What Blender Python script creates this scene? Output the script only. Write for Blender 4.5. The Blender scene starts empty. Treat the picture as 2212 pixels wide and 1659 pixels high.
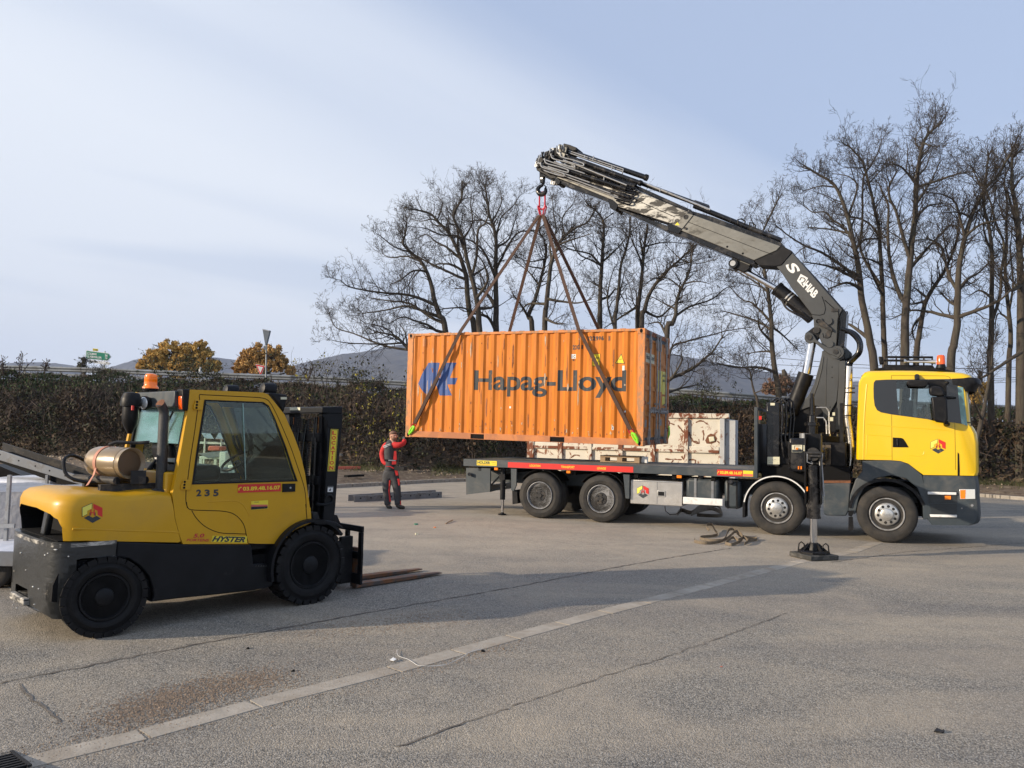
import bpy, bmesh, math, random
from mathutils import Vector, Matrix
random.seed(7)
SC = bpy.context.scene
COL = SC.collection
R = math.radians
# ---------------------------------------------------------------- camera
CAM_H = 1.8685
FPX = 1680.6; CX = 1106.0; CY = 829.5
PITCH = 0.063; ROLL = 0.021
_f = Vector((0, math.cos(PITCH), math.sin(PITCH))); _u = Vector((0, -math.sin(PITCH), math.cos(PITCH))); _r = Vector((1, 0, 0))
RGT = _r * math.cos(ROLL) + _u * math.sin(ROLL); UPV = -_r * math.sin(ROLL) + _u * math.cos(ROLL); FWD = _f
cam = bpy.data.cameras.new('camera'); camo = bpy.data.objects.new('camera', cam); COL.objects.link(camo)
cam.sensor_width = 36; cam.lens = FPX / 2212 * 36; cam.clip_end = 9000; cam.clip_start = 0.1
camo.matrix_world = Matrix.Translation((0, 0, CAM_H)) @ Matrix((RGT, UPV, -FWD)).transposed().to_4x4()
SC.camera = camo
SC.render.resolution_x = 1024; SC.render.resolution_y = 768
# ---------------------------------------------------------------- light, sky, exposure
SUN_EL = R(17); SUN_AZ = Vector((-0.953, -0.302, 0)).normalized()
SDIR = Vector((SUN_AZ.x * math.cos(SUN_EL), SUN_AZ.y * math.cos(SUN_EL), math.sin(SUN_EL)))
sl = bpy.data.lights.new('sun', 'SUN'); so = bpy.data.objects.new('sun', sl); COL.objects.link(so)
sl.energy = 3.9; sl.angle = R(0.8); sl.color = (1.0, 0.84, 0.64)
so.rotation_euler = SDIR.to_track_quat('Z', 'Y').to_euler()
wd = bpy.data.worlds.new('World'); SC.world = wd; wd.use_nodes = True
nt = wd.node_tree; nt.nodes.clear()
def N(tree, typ, **kw):
 n = tree.nodes.new(typ)
 for k, v in kw.items():
  if k.startswith('i_'): n.inputs[k[2:].replace('_', ' ')].default_value = v
  else: setattr(n, k, v)
 return n
wo = N(nt, 'ShaderNodeOutputWorld'); bg = N(nt, 'ShaderNodeBackground'); bg.inputs[1].default_value = 0.15
sky = N(nt, 'ShaderNodeTexSky', sky_type='NISHITA', sun_disc=False)
sky.sun_elevation = SUN_EL; sky.sun_rotation = math.atan2(SUN_AZ.x, SUN_AZ.y); sky.air_density = 1.0; sky.dust_density = 2.0; sky.ozone_density = 1.5
tc = N(nt, 'ShaderNodeTexCoord')
sep = N(nt, 'ShaderNodeSeparateXYZ'); nt.links.new(tc.outputs['Generated'], sep.inputs[0])
za = N(nt, 'ShaderNodeMath', operation='ADD'); za.inputs[1].default_value = 0.16; nt.links.new(sep.outputs[2], za.inputs[0])
dx = N(nt, 'ShaderNodeMath', operation='DIVIDE'); nt.links.new(sep.outputs[0], dx.inputs[0]); nt.links.new(za.outputs[0], dx.inputs[1])
dy = N(nt, 'ShaderNodeMath', operation='DIVIDE'); nt.links.new(sep.outputs[1], dy.inputs[0]); nt.links.new(za.outputs[0], dy.inputs[1])
cmb = N(nt, 'ShaderNodeCombineXYZ'); nt.links.new(dx.outputs[0], cmb.inputs[0]); nt.links.new(dy.outputs[0], cmb.inputs[1])
rt_ = N(nt, 'ShaderNodeMapping'); rt_.inputs['Rotation'].default_value = (0, 0, R(56)); nt.links.new(cmb.outputs[0], rt_.inputs[0])
mp = N(nt, 'ShaderNodeMapping'); mp.inputs['Scale'].default_value = (1.25, 0.30, 1); mp.inputs['Location'].default_value = (0.9, 0.35, 0)
nt.links.new(rt_.outputs[0], mp.inputs[0])
cn = N(nt, 'ShaderNodeTexNoise'); cn.inputs['Scale'].default_value = 1.15; cn.inputs['Detail'].default_value = 5; cn.inputs['Roughness'].default_value = 0.40; cn.inputs['Distortion'].default_value = 0.5
nt.links.new(mp.outputs[0], cn.inputs['Vector'])
cr = N(nt, 'ShaderNodeValToRGB'); cr.color_ramp.elements[0].position = 0.40; cr.color_ramp.elements[0].color = (.10, .10, .10, 1); cr.color_ramp.elements[1].position = 0.63; cr.color_ramp.elements[1].color = (.92, .92, .92, 1)
nt.links.new(cn.outputs[0], cr.inputs[0])
ve = N(nt, 'ShaderNodeMath', operation='MULTIPLY_ADD'); ve.inputs[1].default_value = -0.75; ve.inputs[2].default_value = 0.12; nt.links.new(sep.outputs[0], ve.inputs[0])
vz = N(nt, 'ShaderNodeMath', operation='MULTIPLY_ADD'); vz.inputs[1].default_value = -1.9; vz.inputs[2].default_value = 0.55; nt.links.new(sep.outputs[2], vz.inputs[0])
vs = N(nt, 'ShaderNodeMath', operation='ADD', use_clamp=False); nt.links.new(ve.outputs[0], vs.inputs[0]); nt.links.new(vz.outputs[0], vs.inputs[1])
fa = N(nt, 'ShaderNodeMath', operation='MULTIPLY_ADD', use_clamp=True); fa.inputs[1].default_value = 0.75
nt.links.new(cr.outputs[0], fa.inputs[0]); nt.links.new(vs.outputs[0], fa.inputs[2])
fc = N(nt, 'ShaderNodeMapRange'); fc.inputs[1].default_value = 0; fc.inputs[2].default_value = 1; fc.inputs[3].default_value = 0.05; fc.inputs[4].default_value = 0.97; nt.links.new(fa.outputs[0], fc.inputs[0])
vl = N(nt, 'ShaderNodeMixRGB'); vl.inputs[0].default_value = .80; vl.inputs[2].default_value = (2.15, 2.62, 3.65, 1)
nt.links.new(sky.outputs[0], vl.inputs[1])
mx = N(nt, 'ShaderNodeMixRGB'); mx.inputs[2].default_value = (4.0, 4.25, 4.65, 1)
nt.links.new(fc.outputs[0], mx.inputs[0]); nt.links.new(vl.outputs[0], mx.inputs[1])
nt.links.new(mx.outputs[0], bg.inputs[0]); nt.links.new(bg.outputs[0], wo.inputs[0])
SC.view_settings.view_transform = 'Standard'; SC.view_settings.look = 'None'; SC.view_settings.gamma = 1; SC.view_settings.exposure = 0.55
SC.render.engine = 'CYCLES'
# ---------------------------------------------------------------- surveying: picture measurements -> places in the yard
CR = dict(A=(0,768,.1984),B=(384,768,.1984),C=(0,1042.4,.1984),D=(384,1042.4,.2728),E=(795.5,658.3,.31),F=(987.5,932.6,.2976),G=(1536.1,822.9,.3056),H=(1124.6,274.3,.3472),I=(1700.7,713.2,.19836),J=(1810.4,740.6,.16533),K=(1645.8,960,.2232),M=(1453.8,521.2,.1984),N=(1141.1,296.2,.1488),Q=(811.9,905.2,.1322),T1=(685.8,373,.2232),T2=(1124.6,411.5,.27281),T3=(1673.2,246.9,.33072),L=(0,960,.16534),S=(1124.6,866.8,.2232),V=(2029.8,768,.23143),U=(208.5,790,.17189),W=(592.5,855.8,.2646),X=(1360.5,702.2,.16524),Y=(685.8,1042.4,.14881),O=(1612.9,850.3,.13227),Z=(395,921.7,.1653),g=(0,1261.8,.5),h=(1106,1042.4,.5),p=(0,0,1))
def P(k, x, y):
 a, b, s = CR[k]; return (a + x * s, b + y * s)
def ray(px, py): return FWD + RGT * ((px - CX) / FPX) - UPV * ((py - CY) / FPX)
EYE = Vector((0, 0, CAM_H))
def zg(x, y): return 0.0
def gnd(px, py, lift=0.0):
 d = ray(px, py); return EYE + d * ((lift - CAM_H) / d.z)
def at_depth(px, py, D):
 d = ray(px, py); return EYE + d * (D / d.y)
class Frame:
 def __init__(s, o, L, W):
  s.o = Vector(o); s.L = Vector(L).normalized(); W = Vector(W); W = W - s.L * W.dot(s.L); s.W = W.normalized(); s.N = s.L.cross(s.W)
  s.M = Matrix((s.L, s.W, s.N)).transposed()
 def at(s, k, x, y, w):                       # meets the plane at lateral offset w: (l, n)
  d = ray(*P(k, x, y)); c = EYE - s.o; t = (w - c.dot(s.W)) / d.dot(s.W); p = c + d * t
  return (p.dot(s.L), p.dot(s.N))
 def at3(s, k, x, y, w):
  a = s.at(k, x, y, w); return Vector((a[0], w, a[1]))
 def atl(s, k, x, y, l):
  d = ray(*P(k, x, y)); c = EYE - s.o; t = (l - c.dot(s.L)) / d.dot(s.L); p = c + d * t
  return Vector((l, p.dot(s.W), p.dot(s.N)))
 def atn(s, k, x, y, n):
  d = ray(*P(k, x, y)); c = EYE - s.o; t = (n - c.dot(s.N)) / d.dot(s.N); p = c + d * t
  return Vector((p.dot(s.L), p.dot(s.W), n))
 def loc(s, w): w = Vector(w) - s.o; return Vector((w.dot(s.L), w.dot(s.W), w.dot(s.N)))
 def wld(s, v): return s.o + s.M @ Vector(v)
 def poly(s, k, pts, w): return [s.at(k, x, y, w) for x, y in pts]
def yawframe(x, y, a, z=0.0): return Frame((x, y, z), (math.cos(a), math.sin(a), 0), (-math.sin(a), math.cos(a), 0))
WORLD = Frame((0, 0, 0), (1, 0, 0), (0, 1, 0))
# ---------------------------------------------------------------- materials
def mat(name, col, rough=.6, metal=0.0, var=.12, scale=6.0, bump=0.0, bscale=60.0, dirt=None, damt=.0, dscale=3.0, dlo=.5, dhi=.62, coat=0.0, stretch=(1,1,1), spec=.5, d2=None, emit=None, estr=0, backcol=None):
 m = bpy.data.materials.new(name); m.use_nodes = True; t = m.node_tree; b = t.nodes['Principled BSDF']
 b.inputs['Roughness'].default_value = rough; b.inputs['Metallic'].default_value = metal
 b.inputs['Coat Weight'].default_value = coat; b.inputs['Coat Roughness'].default_value = .15
 b.inputs['Specular IOR Level'].default_value = spec
 if emit: b.inputs['Emission Color'].default_value = (*emit, 1); b.inputs['Emission Strength'].default_value = estr
 tcn = N(t, 'ShaderNodeTexCoord'); mpn = N(t, 'ShaderNodeMapping'); mpn.inputs['Scale'].default_value = stretch
 t.links.new(tcn.outputs['Object'], mpn.inputs[0])
 c = Vector(col)
 n1 = N(t, 'ShaderNodeTexNoise'); n1.inputs['Scale'].default_value = scale; n1.inputs['Detail'].default_value = 6; n1.inputs['Roughness'].default_value = .6
 t.links.new(mpn.outputs[0], n1.inputs['Vector'])
 r1 = N(t, 'ShaderNodeValToRGB'); r1.color_ramp.elements[0].position = .3; r1.color_ramp.elements[1].position = .72
 r1.color_ramp.elements[0].color = (*(c * (1 - var)), 1); r1.color_ramp.elements[1].color = (*[min(1, v) for v in c * (1 + var)], 1)
 t.links.new(n1.outputs[0], r1.inputs[0]); out = r1.outputs[0]
 if dirt:
  n2 = N(t, 'ShaderNodeTexNoise'); n2.inputs['Scale'].default_value = dscale; n2.inputs['Detail'].default_value = 9; n2.inputs['Roughness'].default_value = .68; n2.inputs['Distortion'].default_value = .6
  t.links.new(mpn.outputs[0], n2.inputs['Vector'])
  r2 = N(t, 'ShaderNodeValToRGB'); r2.color_ramp.elements[0].position = dlo; r2.color_ramp.elements[1].position = dhi
  r2.color_ramp.elements[0].color = (0, 0, 0, 1); r2.color_ramp.elements[1].color = (damt,) * 3 + (1,)
  t.links.new(n2.outputs[0], r2.inputs[0])
  m2 = N(t, 'ShaderNodeMixRGB'); m2.inputs[2].default_value = (*dirt, 1); t.links.new(r2.outputs[0], m2.inputs[0]); t.links.new(out, m2.inputs[1]); out = m2.outputs[0]
  rr = N(t, 'ShaderNodeMapRange'); rr.inputs[3].default_value = rough; rr.inputs[4].default_value = min(1, rough + .35); t.links.new(r2.outputs[0], rr.inputs[0]); t.links.new(rr.outputs[0], b.inputs['Roughness'])
 if d2:
  mq = N(t, 'ShaderNodeMapping'); mq.inputs['Scale'].default_value = d2[5]; t.links.new(tcn.outputs['Object'], mq.inputs[0])
  n4 = N(t, 'ShaderNodeTexNoise'); n4.inputs['Scale'].default_value = d2[2]; n4.inputs['Detail'].default_value = 10; n4.inputs['Roughness'].default_value = .7; t.links.new(mq.outputs[0], n4.inputs['Vector'])
  r4 = N(t, 'ShaderNodeValToRGB'); r4.color_ramp.elements[0].position = d2[3]; r4.color_ramp.elements[1].position = d2[4]; r4.color_ramp.elements[0].color = (0,0,0,1); r4.color_ramp.elements[1].color = (d2[1],)*3 + (1,)
  t.links.new(n4.outputs[0], r4.inputs[0]); m4 = N(t, 'ShaderNodeMixRGB'); m4.inputs[2].default_value = (*d2[0], 1); t.links.new(r4.outputs[0], m4.inputs[0]); t.links.new(out, m4.inputs[1]); out = m4.outputs[0]
 t.links.new(out, b.inputs['Base Color'])
 if bump:
  n3 = N(t, 'ShaderNodeTexNoise'); n3.inputs['Scale'].default_value = bscale; n3.inputs['Detail'].default_value = 4
  t.links.new(mpn.outputs[0], n3.inputs['Vector'])
  bp = N(t, 'ShaderNodeBump'); bp.inputs['Strength'].default_value = 1; bp.inputs['Distance'].default_value = bump
  t.links.new(n3.outputs[0], bp.inputs['Height']); t.links.new(bp.outputs[0], b.inputs['Normal'])
 return m
M = {}
M['fl_yellow'] = mat('fl_yellow', (.57, .305, .006), .40, var=.05, scale=2, dirt=(.36,.22,.05), damt=.35, dscale=2.2, dlo=.52, dhi=.8, coat=.12, spec=.35, d2=((.05,.035,.02), .6, 14, .70, .73, (1,1,1)))
M['cab_yellow'] = mat('cab_yellow', (.76, .49, .003), .32, var=.03, scale=1.2, dirt=(.45,.34,.06), damt=.25, dscale=2, dlo=.55, dhi=.85, coat=.5)
M['fl_black'] = mat('fl_black', (0.0074,0.0081,0.0099), .42, var=.3, scale=5, dirt=(.10,.09,.08), damt=.4, dscale=3.2, dlo=.62, dhi=.78, bump=.002, bscale=90, spec=.22)
M['scuffed'] = mat('scuffed', (.018, .020, .021), .38, var=.4, scale=4, dirt=(.34,.31,.26), damt=.8, dscale=3.4, dlo=.64, dhi=.70, stretch=(1,1,2.4), coat=.2, bump=.003, bscale=14)
M['black'] = mat('black', (0.0074,0.0074,0.0087), .45, var=.3, scale=8, dirt=(.05,.047,.043), damt=.5, dscale=5, dlo=.5, dhi=.75, spec=.22)
M['gloss_black'] = mat('gloss_black', (0.0062,0.0062,0.0074), .18, var=.3, scale=6, dirt=(.06,.055,.05), damt=.6, dscale=4, coat=.4, spec=.22)
M['dark_in'] = mat('dark_in', (0.0037,0.0037,0.0043), .8, var=.3, spec=.22)
M['anthracite'] = mat('anthracite', (.034, .046, .055), .5, var=.12, scale=3, dirt=(.14,.13,.115), damt=.6, dscale=3, dlo=.48, dhi=.75)
M['crane_grey'] = mat('crane_grey', (.048, .050, .050), .42, metal=.2, var=.18, scale=2.5, dirt=(.03,.03,.03), damt=.7, dscale=2.4, dlo=.5, dhi=.72, coat=.15)
M['boom_steel'] = mat('boom_steel', (.150, .148, .135), .40, metal=.55, var=.22, scale=1.6, dirt=(.07,.068,.06), damt=.8, dscale=2.6, dlo=.52, dhi=.66, stretch=(1,1,2), bump=.002, bscale=8)
M['boom_bright'] = mat('boom_bright', (.30, .295, .275), .42, metal=.6, var=.2, scale=1.4, dirt=(.05,.047,.043), damt=.9, dscale=3.0, dlo=.47, dhi=.53, stretch=(1,1,2.5), bump=.004, bscale=5)
M['chrome'] = mat('chrome', (.75, .75, .76), .10, metal=1, var=.05, dirt=(.18,.12,.08), damt=.5, dscale=9, dlo=.6, dhi=.75)
M['stack'] = mat('stack', (.72, .70, .66), .24, metal=1, var=.1, dirt=(.28,.20,.12), damt=.6, dscale=3, dlo=.52, dhi=.75)
M['stainless'] = mat('stainless', (.58, .56, .53), .32, metal=.75, var=.12, scale=4, dirt=(.22,.21,.20), damt=.6, dscale=4.5, dlo=.5, dhi=.68, bump=.003, bscale=7)
M['galv'] = mat('galv', (.33, .34, .35), .45, metal=.5, var=.2, scale=12, dirt=(.16,.13,.11), damt=.5, dscale=9)
M['alu'] = mat('alu', (.62, .61, .58), .3, metal=.8, var=.08, scale=8, dirt=(.20,.18,.15), damt=.5, dscale=7)
M['tyre'] = mat('tyre', (.020, .019, .018), .8, var=.2, scale=10, dirt=(.075,.064,.052), damt=.6, dscale=5, dlo=.42, dhi=.7, bump=.002, bscale=120)
M['tyre_black'] = mat('tyre_black', (0.0074,0.0074,0.0081), .62, var=.25, scale=10, dirt=(.06,.055,.05), damt=.35, dscale=5, dlo=.5, dhi=.8, bump=.002, bscale=80, spec=.22)
M['rim_grey'] = mat('rim_grey', (.34, .34, .345), .45, metal=.3, var=.2, dirt=(.06,.055,.05), damt=.6, dscale=7)
M['hub_dark'] = mat('hub_dark', (0.0279,0.0279,0.0291), .55, var=.25, dirt=(.12,.10,.08), damt=.5, dscale=9, spec=.22)
M['rust'] = mat('rust', (.16, .065, .03), .85, var=.35, scale=12, bump=.003)
M['orange'] = mat('orange', (.60, .185, .016), .5, var=.09, scale=1.3, dirt=(.38,.125,.03), damt=.7, dscale=2.6, dlo=.48, dhi=.74, stretch=(3.2,1,.45), spec=.3, d2=((.17,.075,.04), .85, 3.4, .635, .66, (5,1,.8)))
M['orange_worn'] = mat('orange_worn', (.62, .22, .055), .55, var=.14, scale=5, dirt=(.36,.21,.12), damt=.85, dscale=6.5, dlo=.48, dhi=.56, stretch=(1.6,1.6,.5))
M['orange_rail'] = mat('orange_rail', (.56, .20, .06), .6, var=.12, scale=2.5, dirt=(.40,.17,.09), damt=.8, dscale=1.8, dlo=.45, dhi=.55)
M['door_orange'] = mat('door_orange', (.62, .24, .05), .5, var=.10, scale=3, dirt=(.32,.13,.05), damt=.6, dscale=4, dlo=.52, dhi=.66, stretch=(1,1.5,.6))
M['post_rust'] = mat('post_rust', (.30, .10, .035), .7, var=.3, scale=8, dirt=(.10,.045,.03), damt=.8, dscale=7)
M['letter_black'] = mat('letter_black', (.028, .034, .040), .5, var=.25, scale=5, dirt=(.20,.14,.09), damt=.7, dscale=7, dlo=.60, dhi=.66, stretch=(2.5,1,.6))
M['letter_blue'] = mat('letter_blue', (.030, .080, .26), .5, var=.12, scale=4, dirt=(.30,.24,.20), damt=.7, dscale=6, dlo=.60, dhi=.66, stretch=(2.5,1,.6))
M['skip_white'] = mat('skip_white', (.60, .56, .47), .6, var=.08, scale=2, dirt=(.22,.085,.04), damt=.95, dscale=2.3, dlo=.565, dhi=.61, stretch=(1.3,1.3,1.0), bump=.004, bscale=9)
M['skip_frame'] = mat('skip_frame', (.58, .53, .44), .6, var=.08, scale=3, dirt=(.17,.06,.03), damt=1.0, dscale=4.2, dlo=.455, dhi=.51, stretch=(1.0,1.0,.6))
M['skip_grey'] = mat('skip_grey', (.42, .43, .43), .6, var=.1, scale=3, dirt=(.20,.10,.06), damt=.9, dscale=4, dlo=.57, dhi=.62)
M['wood'] = mat('wood', (.33, .23, .14), .8, var=.25, scale=5, stretch=(1,8,8), bump=.003)
M['deck'] = mat('deck', (.15, .138, .118), .62, var=.22, scale=2.0, dirt=(.26,.235,.20), damt=.7, dscale=2.5, dlo=.5, dhi=.62, bump=.002, bscale=30)
M['deck_dark'] = mat('deck_dark', (.085, .080, .072), .6, var=.25, scale=3, dirt=(.2,.18,.155), damt=.7, dscale=3.5, bump=.002, bscale=30)
M['red'] = mat('red', (.62, .025, .018), .4, var=.05)
M['sling_red'] = mat('sling_red', (.50, .012, .03), .4, var=.1)
M['sticker_yellow'] = mat('sticker_yellow', (.78, .62, .03), .4, var=.04)
M['pale_yellow'] = mat('pale_yellow', (.80, .72, .12), .4, var=.04)
M['white'] = mat('white', (.74, .74, .72), .45, var=.06, dirt=(.35,.33,.3), damt=.4, dscale=6)
M['label_cream'] = mat('label_cream', (.62, .60, .44), .5, var=.1)
M['lime'] = mat('lime', (.28, .80, .04), .4, var=.1)
M['sling'] = mat('sling', (.075, .040, .026), .8, var=.35, scale=30, bump=.004, bscale=90)
M['strap_khaki'] = mat('strap_khaki', (.16, .125, .085), .85, var=.25, scale=14, bump=.003, bscale=120)
M['amber'] = mat('amber', (.95, .20, .008), .22, var=.05, coat=.6, emit=(1,.16,.0), estr=.12)
M['amber_dark'] = mat('amber_dark', (.85, .10, .005), .2, var=.1, coat=.6, emit=(1,.12,0), estr=.08)
M['marker'] = mat('marker', (.85, .22, .01), .3, var=.05, emit=(1,.2,0), estr=.04)
M['lens'] = mat('lens', (.75, .78, .78), .08, var=.05, coat=.8, metal=.3)
M['mat_pad'] = mat('mat_pad', (.035, .035, .032), .75, var=.3, scale=6, dirt=(.14,.13,.115), damt=.6, dscale=4)
M['tank'] = mat('tank', (.25, .185, .11), .30, metal=.2, var=.08, scale=3, dirt=(.30,.22,.14), damt=.6, dscale=2.5, coat=.4)
M['tank_end'] = mat('tank_end', (.13, .08, .042), .45, metal=.2, var=.1, scale=3, dirt=(.12,.07,.04), damt=.6, dscale=3)
M['strap_pink'] = mat('strap_pink', (.48, .22, .15), .7, var=.15, scale=20)
M['grey_metal'] = mat('grey_metal', (.20, .21, .225), .45, metal=.3, var=.12, scale=4, dirt=(.14,.13,.12), damt=.6, dscale=4)
M['fork_steel'] = mat('fork_steel', (.10, .085, .075), .5, metal=.4, var=.2, dirt=(.26,.115,.05), damt=.9, dscale=5, dlo=.45, dhi=.6)
M['tarp'] = mat('tarp', (.24, .25, .28), .42, var=.12, scale=3, dirt=(.22,.22,.24), damt=.5, dscale=3, bump=.03, bscale=5)
M['tarp_white'] = mat('tarp_white', (.66, .69, .76), .5, var=.08, scale=3, bump=.02, bscale=4)
M['machine_white'] = mat('machine_white', (.66, .68, .60), .45, var=.08, dirt=(.3,.3,.26), damt=.5, dscale=5)
M['panel_grey'] = mat('panel_grey', (.30, .31, .28), .6, var=.25, scale=8, dirt=(.12,.12,.10), damt=.8, dscale=5, stretch=(1,1,.3))
M['pink_bin'] = mat('pink_bin', (.62, .14, .09), .5, var=.1)
M['kerbstone'] = mat('kerbstone', (.30, .27, .23), .85, var=.2, scale=6, bump=.004)
M['rail_galv'] = mat('rail_galv', (.30, .315, .32), .45, metal=.35, var=.25, scale=1.5, dirt=(.16,.155,.14), damt=.7, dscale=1.2, dlo=.45, dhi=.65)
M['sign_green'] = mat('sign_green', (.005, .20, .115), .4, var=.03)
M['sign_back'] = mat('sign_back', (.16, .18, .20), .5, metal=.3, var=.1)
M['skin'] = mat('skin', (.52, .27, .18), .55, var=.08, scale=30)
M['stubble'] = mat('stubble', (.20, .11, .07), .8, var=.2, scale=60)
M['work_grey'] = mat('work_grey', (.050, .050, .054), .85, var=.2, scale=20, bump=.006, bscale=16)
M['work_red'] = mat('work_red', (.50, .02, .02), .8, var=.12, scale=20, bump=.006, bscale=16)
M['boot'] = mat('boot', (.03, .027, .022), .6, var=.2)
M['glove'] = mat('glove', (.30, .27, .22), .8, var=.2)
M['navy'] = mat('navy', (.02,.03,.055), .5, var=.2)
M['lip_worn'] = mat('lip_worn', (.05,.05,.05), .3, var=.3, dirt=(.55,.52,.46), damt=.9, dscale=5, dlo=.45, dhi=.6, stretch=(1,1,3))
def glass(name, col, rough=.02, a=.5, tint=(.5,.62,.55)):
 m = bpy.data.materials.new(name); m.use_nodes = True; t = m.node_tree; t.nodes.clear()
 o = N(t, 'ShaderNodeOutputMaterial'); g = N(t, 'ShaderNodeBsdfGlossy'); g.inputs['Roughness'].default_value = rough; g.inputs[0].default_value = (*col, 1)
 tr = N(t, 'ShaderNodeBsdfTransparent'); tr.inputs[0].default_value = (*tint, 1)
 fr = N(t, 'ShaderNodeFresnel'); fr.inputs[0].default_value = 1.5
 ns = N(t, 'ShaderNodeTexNoise'); ns.inputs['Scale'].default_value = 2.5; ns.inputs['Detail'].default_value = 6
 ad = N(t, 'ShaderNodeMath', operation='MULTIPLY_ADD', use_clamp=True); ad.inputs[1].default_value = a * .35; t.links.new(ns.outputs[0], ad.inputs[0]); t.links.new(fr.outputs[0], ad.inputs[2])
 mxs = N(t, 'ShaderNodeMixShader'); t.links.new(ad.outputs[0], mxs.inputs[0]); t.links.new(tr.outputs[0], mxs.inputs[1]); t.links.new(g.outputs[0], mxs.inputs[2]); t.links.new(mxs.outputs[0], o.inputs[0])
 return m
M['glass'] = glass('glass', (.85, .9, .88), a=.04, tint=(.90, .97, .93))
M['glass_teal'] = glass('glass_teal', (.70, .95, .92), rough=.25, a=1.5, tint=(.28, .42, .38))
M['glass_dark'] = glass('glass_dark', (.8, .85, .85), a=.10, tint=(.82, .86, .85))
M['glass_black'] = mat('glass_black', (.012, .013, .015), .12, var=.1, coat=.5)
# ---------------------------------------------------------------- mesh builder
class MB:
 def __init__(s): s.v = []; s.f = []
 def add(s, vs, fs):
  o = len(s.v); s.v += [tuple(v) for v in vs]; s.f += [tuple(i + o for i in f) for f in fs]; return s
 def box(s, c, d, rot=None):
  c = Vector(c); hx, hy, hz = d[0] / 2, d[1] / 2, d[2] / 2
  vs = [Vector((x, y, z)) for x in (-hx, hx) for y in (-hy, hy) for z in (-hz, hz)]
  if rot: vs = [rot @ v for v in vs]
  return s.add([c + v for v in vs], [(0,1,3,2),(4,6,7,5),(0,4,5,1),(2,3,7,6),(0,2,6,4),(1,5,7,3)])
 def bx(s, x0, x1, y0, y1, z0, z1): return s.box(((x0+x1)/2, (y0+y1)/2, (z0+z1)/2), (abs(x1-x0), abs(y1-y0), abs(z1-z0)))
 def prism(s, poly, w0, w1):                   # polygon in (l, n), swept along w
  n = len(poly); vs = [(p[0], w0, p[1]) for p in poly] + [(p[0], w1, p[1]) for p in poly]
  return s.add(vs, [tuple(range(n)), tuple(range(2*n-1, n-1, -1))] + [(i, (i+1) % n, n + (i+1) % n, n + i) for i in range(n)])
 def slab(s, pts, off):                        # 3-D polygon given thickness
  n = len(pts); off = Vector(off); vs = [Vector(p) for p in pts] + [Vector(p) + off for p in pts]
  return s.add(vs, [tuple(range(n)), tuple(range(2*n-1, n-1, -1))] + [(i, (i+1) % n, n + (i+1) % n, n + i) for i in range(n)])
 def tube(s, pts, r, n=8, cap=True):
  pts = [Vector(p) for p in pts]; k = len(pts); rs = r if isinstance(r, (list, tuple)) else [r] * k
  up = None; vs = []; fs = []
  for i, p in enumerate(pts):
   d = (pts[min(i+1, k-1)] - pts[max(i-1, 0)]); d = d.normalized() if d.length > 1e-9 else Vector((0,0,1))
   if up is None:
    up = Vector((0,0,1)) if abs(d.z) < .9 else Vector((1,0,0))
   a = d.cross(up); a = a.normalized() if a.length > 1e-6 else d.orthogonal().normalized(); up = a.cross(d).normalized()
   for j in range(n):
    t = 2 * math.pi * j / n; vs.append(p + (a * math.cos(t) + up * math.sin(t)) * rs[i])
  for i in range(k - 1):
   for j in range(n): fs.append((i*n+j, i*n+(j+1) % n, (i+1)*n+(j+1) % n, (i+1)*n+j))
  if cap: fs.append(tuple(range(n-1, -1, -1))); fs.append(tuple((k-1)*n+j for j in range(n)))
  return s.add(vs, fs)
 def cyl(s, a, b, r, n=20, r2=None): return s.tube([a, b], [r, r if r2 is None else r2], n)
 def lathe(s, c, axis, prof, n=32):            # prof: (distance along axis, radius)
  c = Vector(c); ax = Vector(axis).normalized(); u = ax.orthogonal().normalized(); w = ax.cross(u); vs = []; fs = []; k = len(prof)
  for d, r in prof:
   for j in range(n):
    t = 2 * math.pi * j / n; vs.append(c + ax * d + (u * math.cos(t) + w * math.sin(t)) * r)
  for i in range(k - 1):
   for j in range(n): fs.append((i*n+j, i*n+(j+1) % n, (i+1)*n+(j+1) % n, (i+1)*n+j))
  if prof[0][1] > 1e-4: fs.append(tuple(range(n)))
  if prof[-1][1] > 1e-4: fs.append(tuple((k-1)*n+j for j in range(n)))
  return s.add(vs, fs)
 def arc_band(s, c, r0, r1, a0, a1, w0, w1, n=20):   # curved strip (mudguard) in the l-n plane
  vs = []; fs = []
  for i in range(n + 1):
   t = R(a0 + (a1 - a0) * i / n)
   for rr in (r0, r1):
    for w in (w0, w1): vs.append((c[0] + rr * math.cos(t), w, c[1] + rr * math.sin(t)))
  for i in range(n):
   o = i * 4; q = o + 4
   fs += [(o, q, q+1, o+1), (o+2, o+3, q+3, q+2), (o, o+2, q+2, q), (o+1, q+1, q+3, o+3)]
  fs += [(0,1,3,2), (n*4, n*4+2, n*4+3, n*4+1)]
  return s.add(vs, fs)
 def soft(s, prof, w0, w1, fn, n=12, step=.12):
  pr = []
  for i, a in enumerate(prof):
   b = prof[(i+1) % len(prof)]; L = math.hypot(b[0]-a[0], b[1]-a[1]); m = max(1, int(L / step))
   for j in range(m): t = j / m; pr.append((a[0] + (b[0]-a[0]) * t, a[1] + (b[1]-a[1]) * t))
  k = len(pr); vs = []; fs = []
  for i in range(n + 1):
   u = .5 - .5 * math.cos(math.pi * i / n); w = w0 + (w1 - w0) * u
   for p in pr: vs.append(fn(p[0], w, p[1]))
  for i in range(n):
   for j in range(k): fs.append((i*k+j, i*k+(j+1) % k, (i+1)*k+(j+1) % k, (i+1)*k+j))
  fs.append(tuple(range(k))); fs.append(tuple(n*k+j for j in range(k-1, -1, -1)))
  return s.add(vs, fs)
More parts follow.
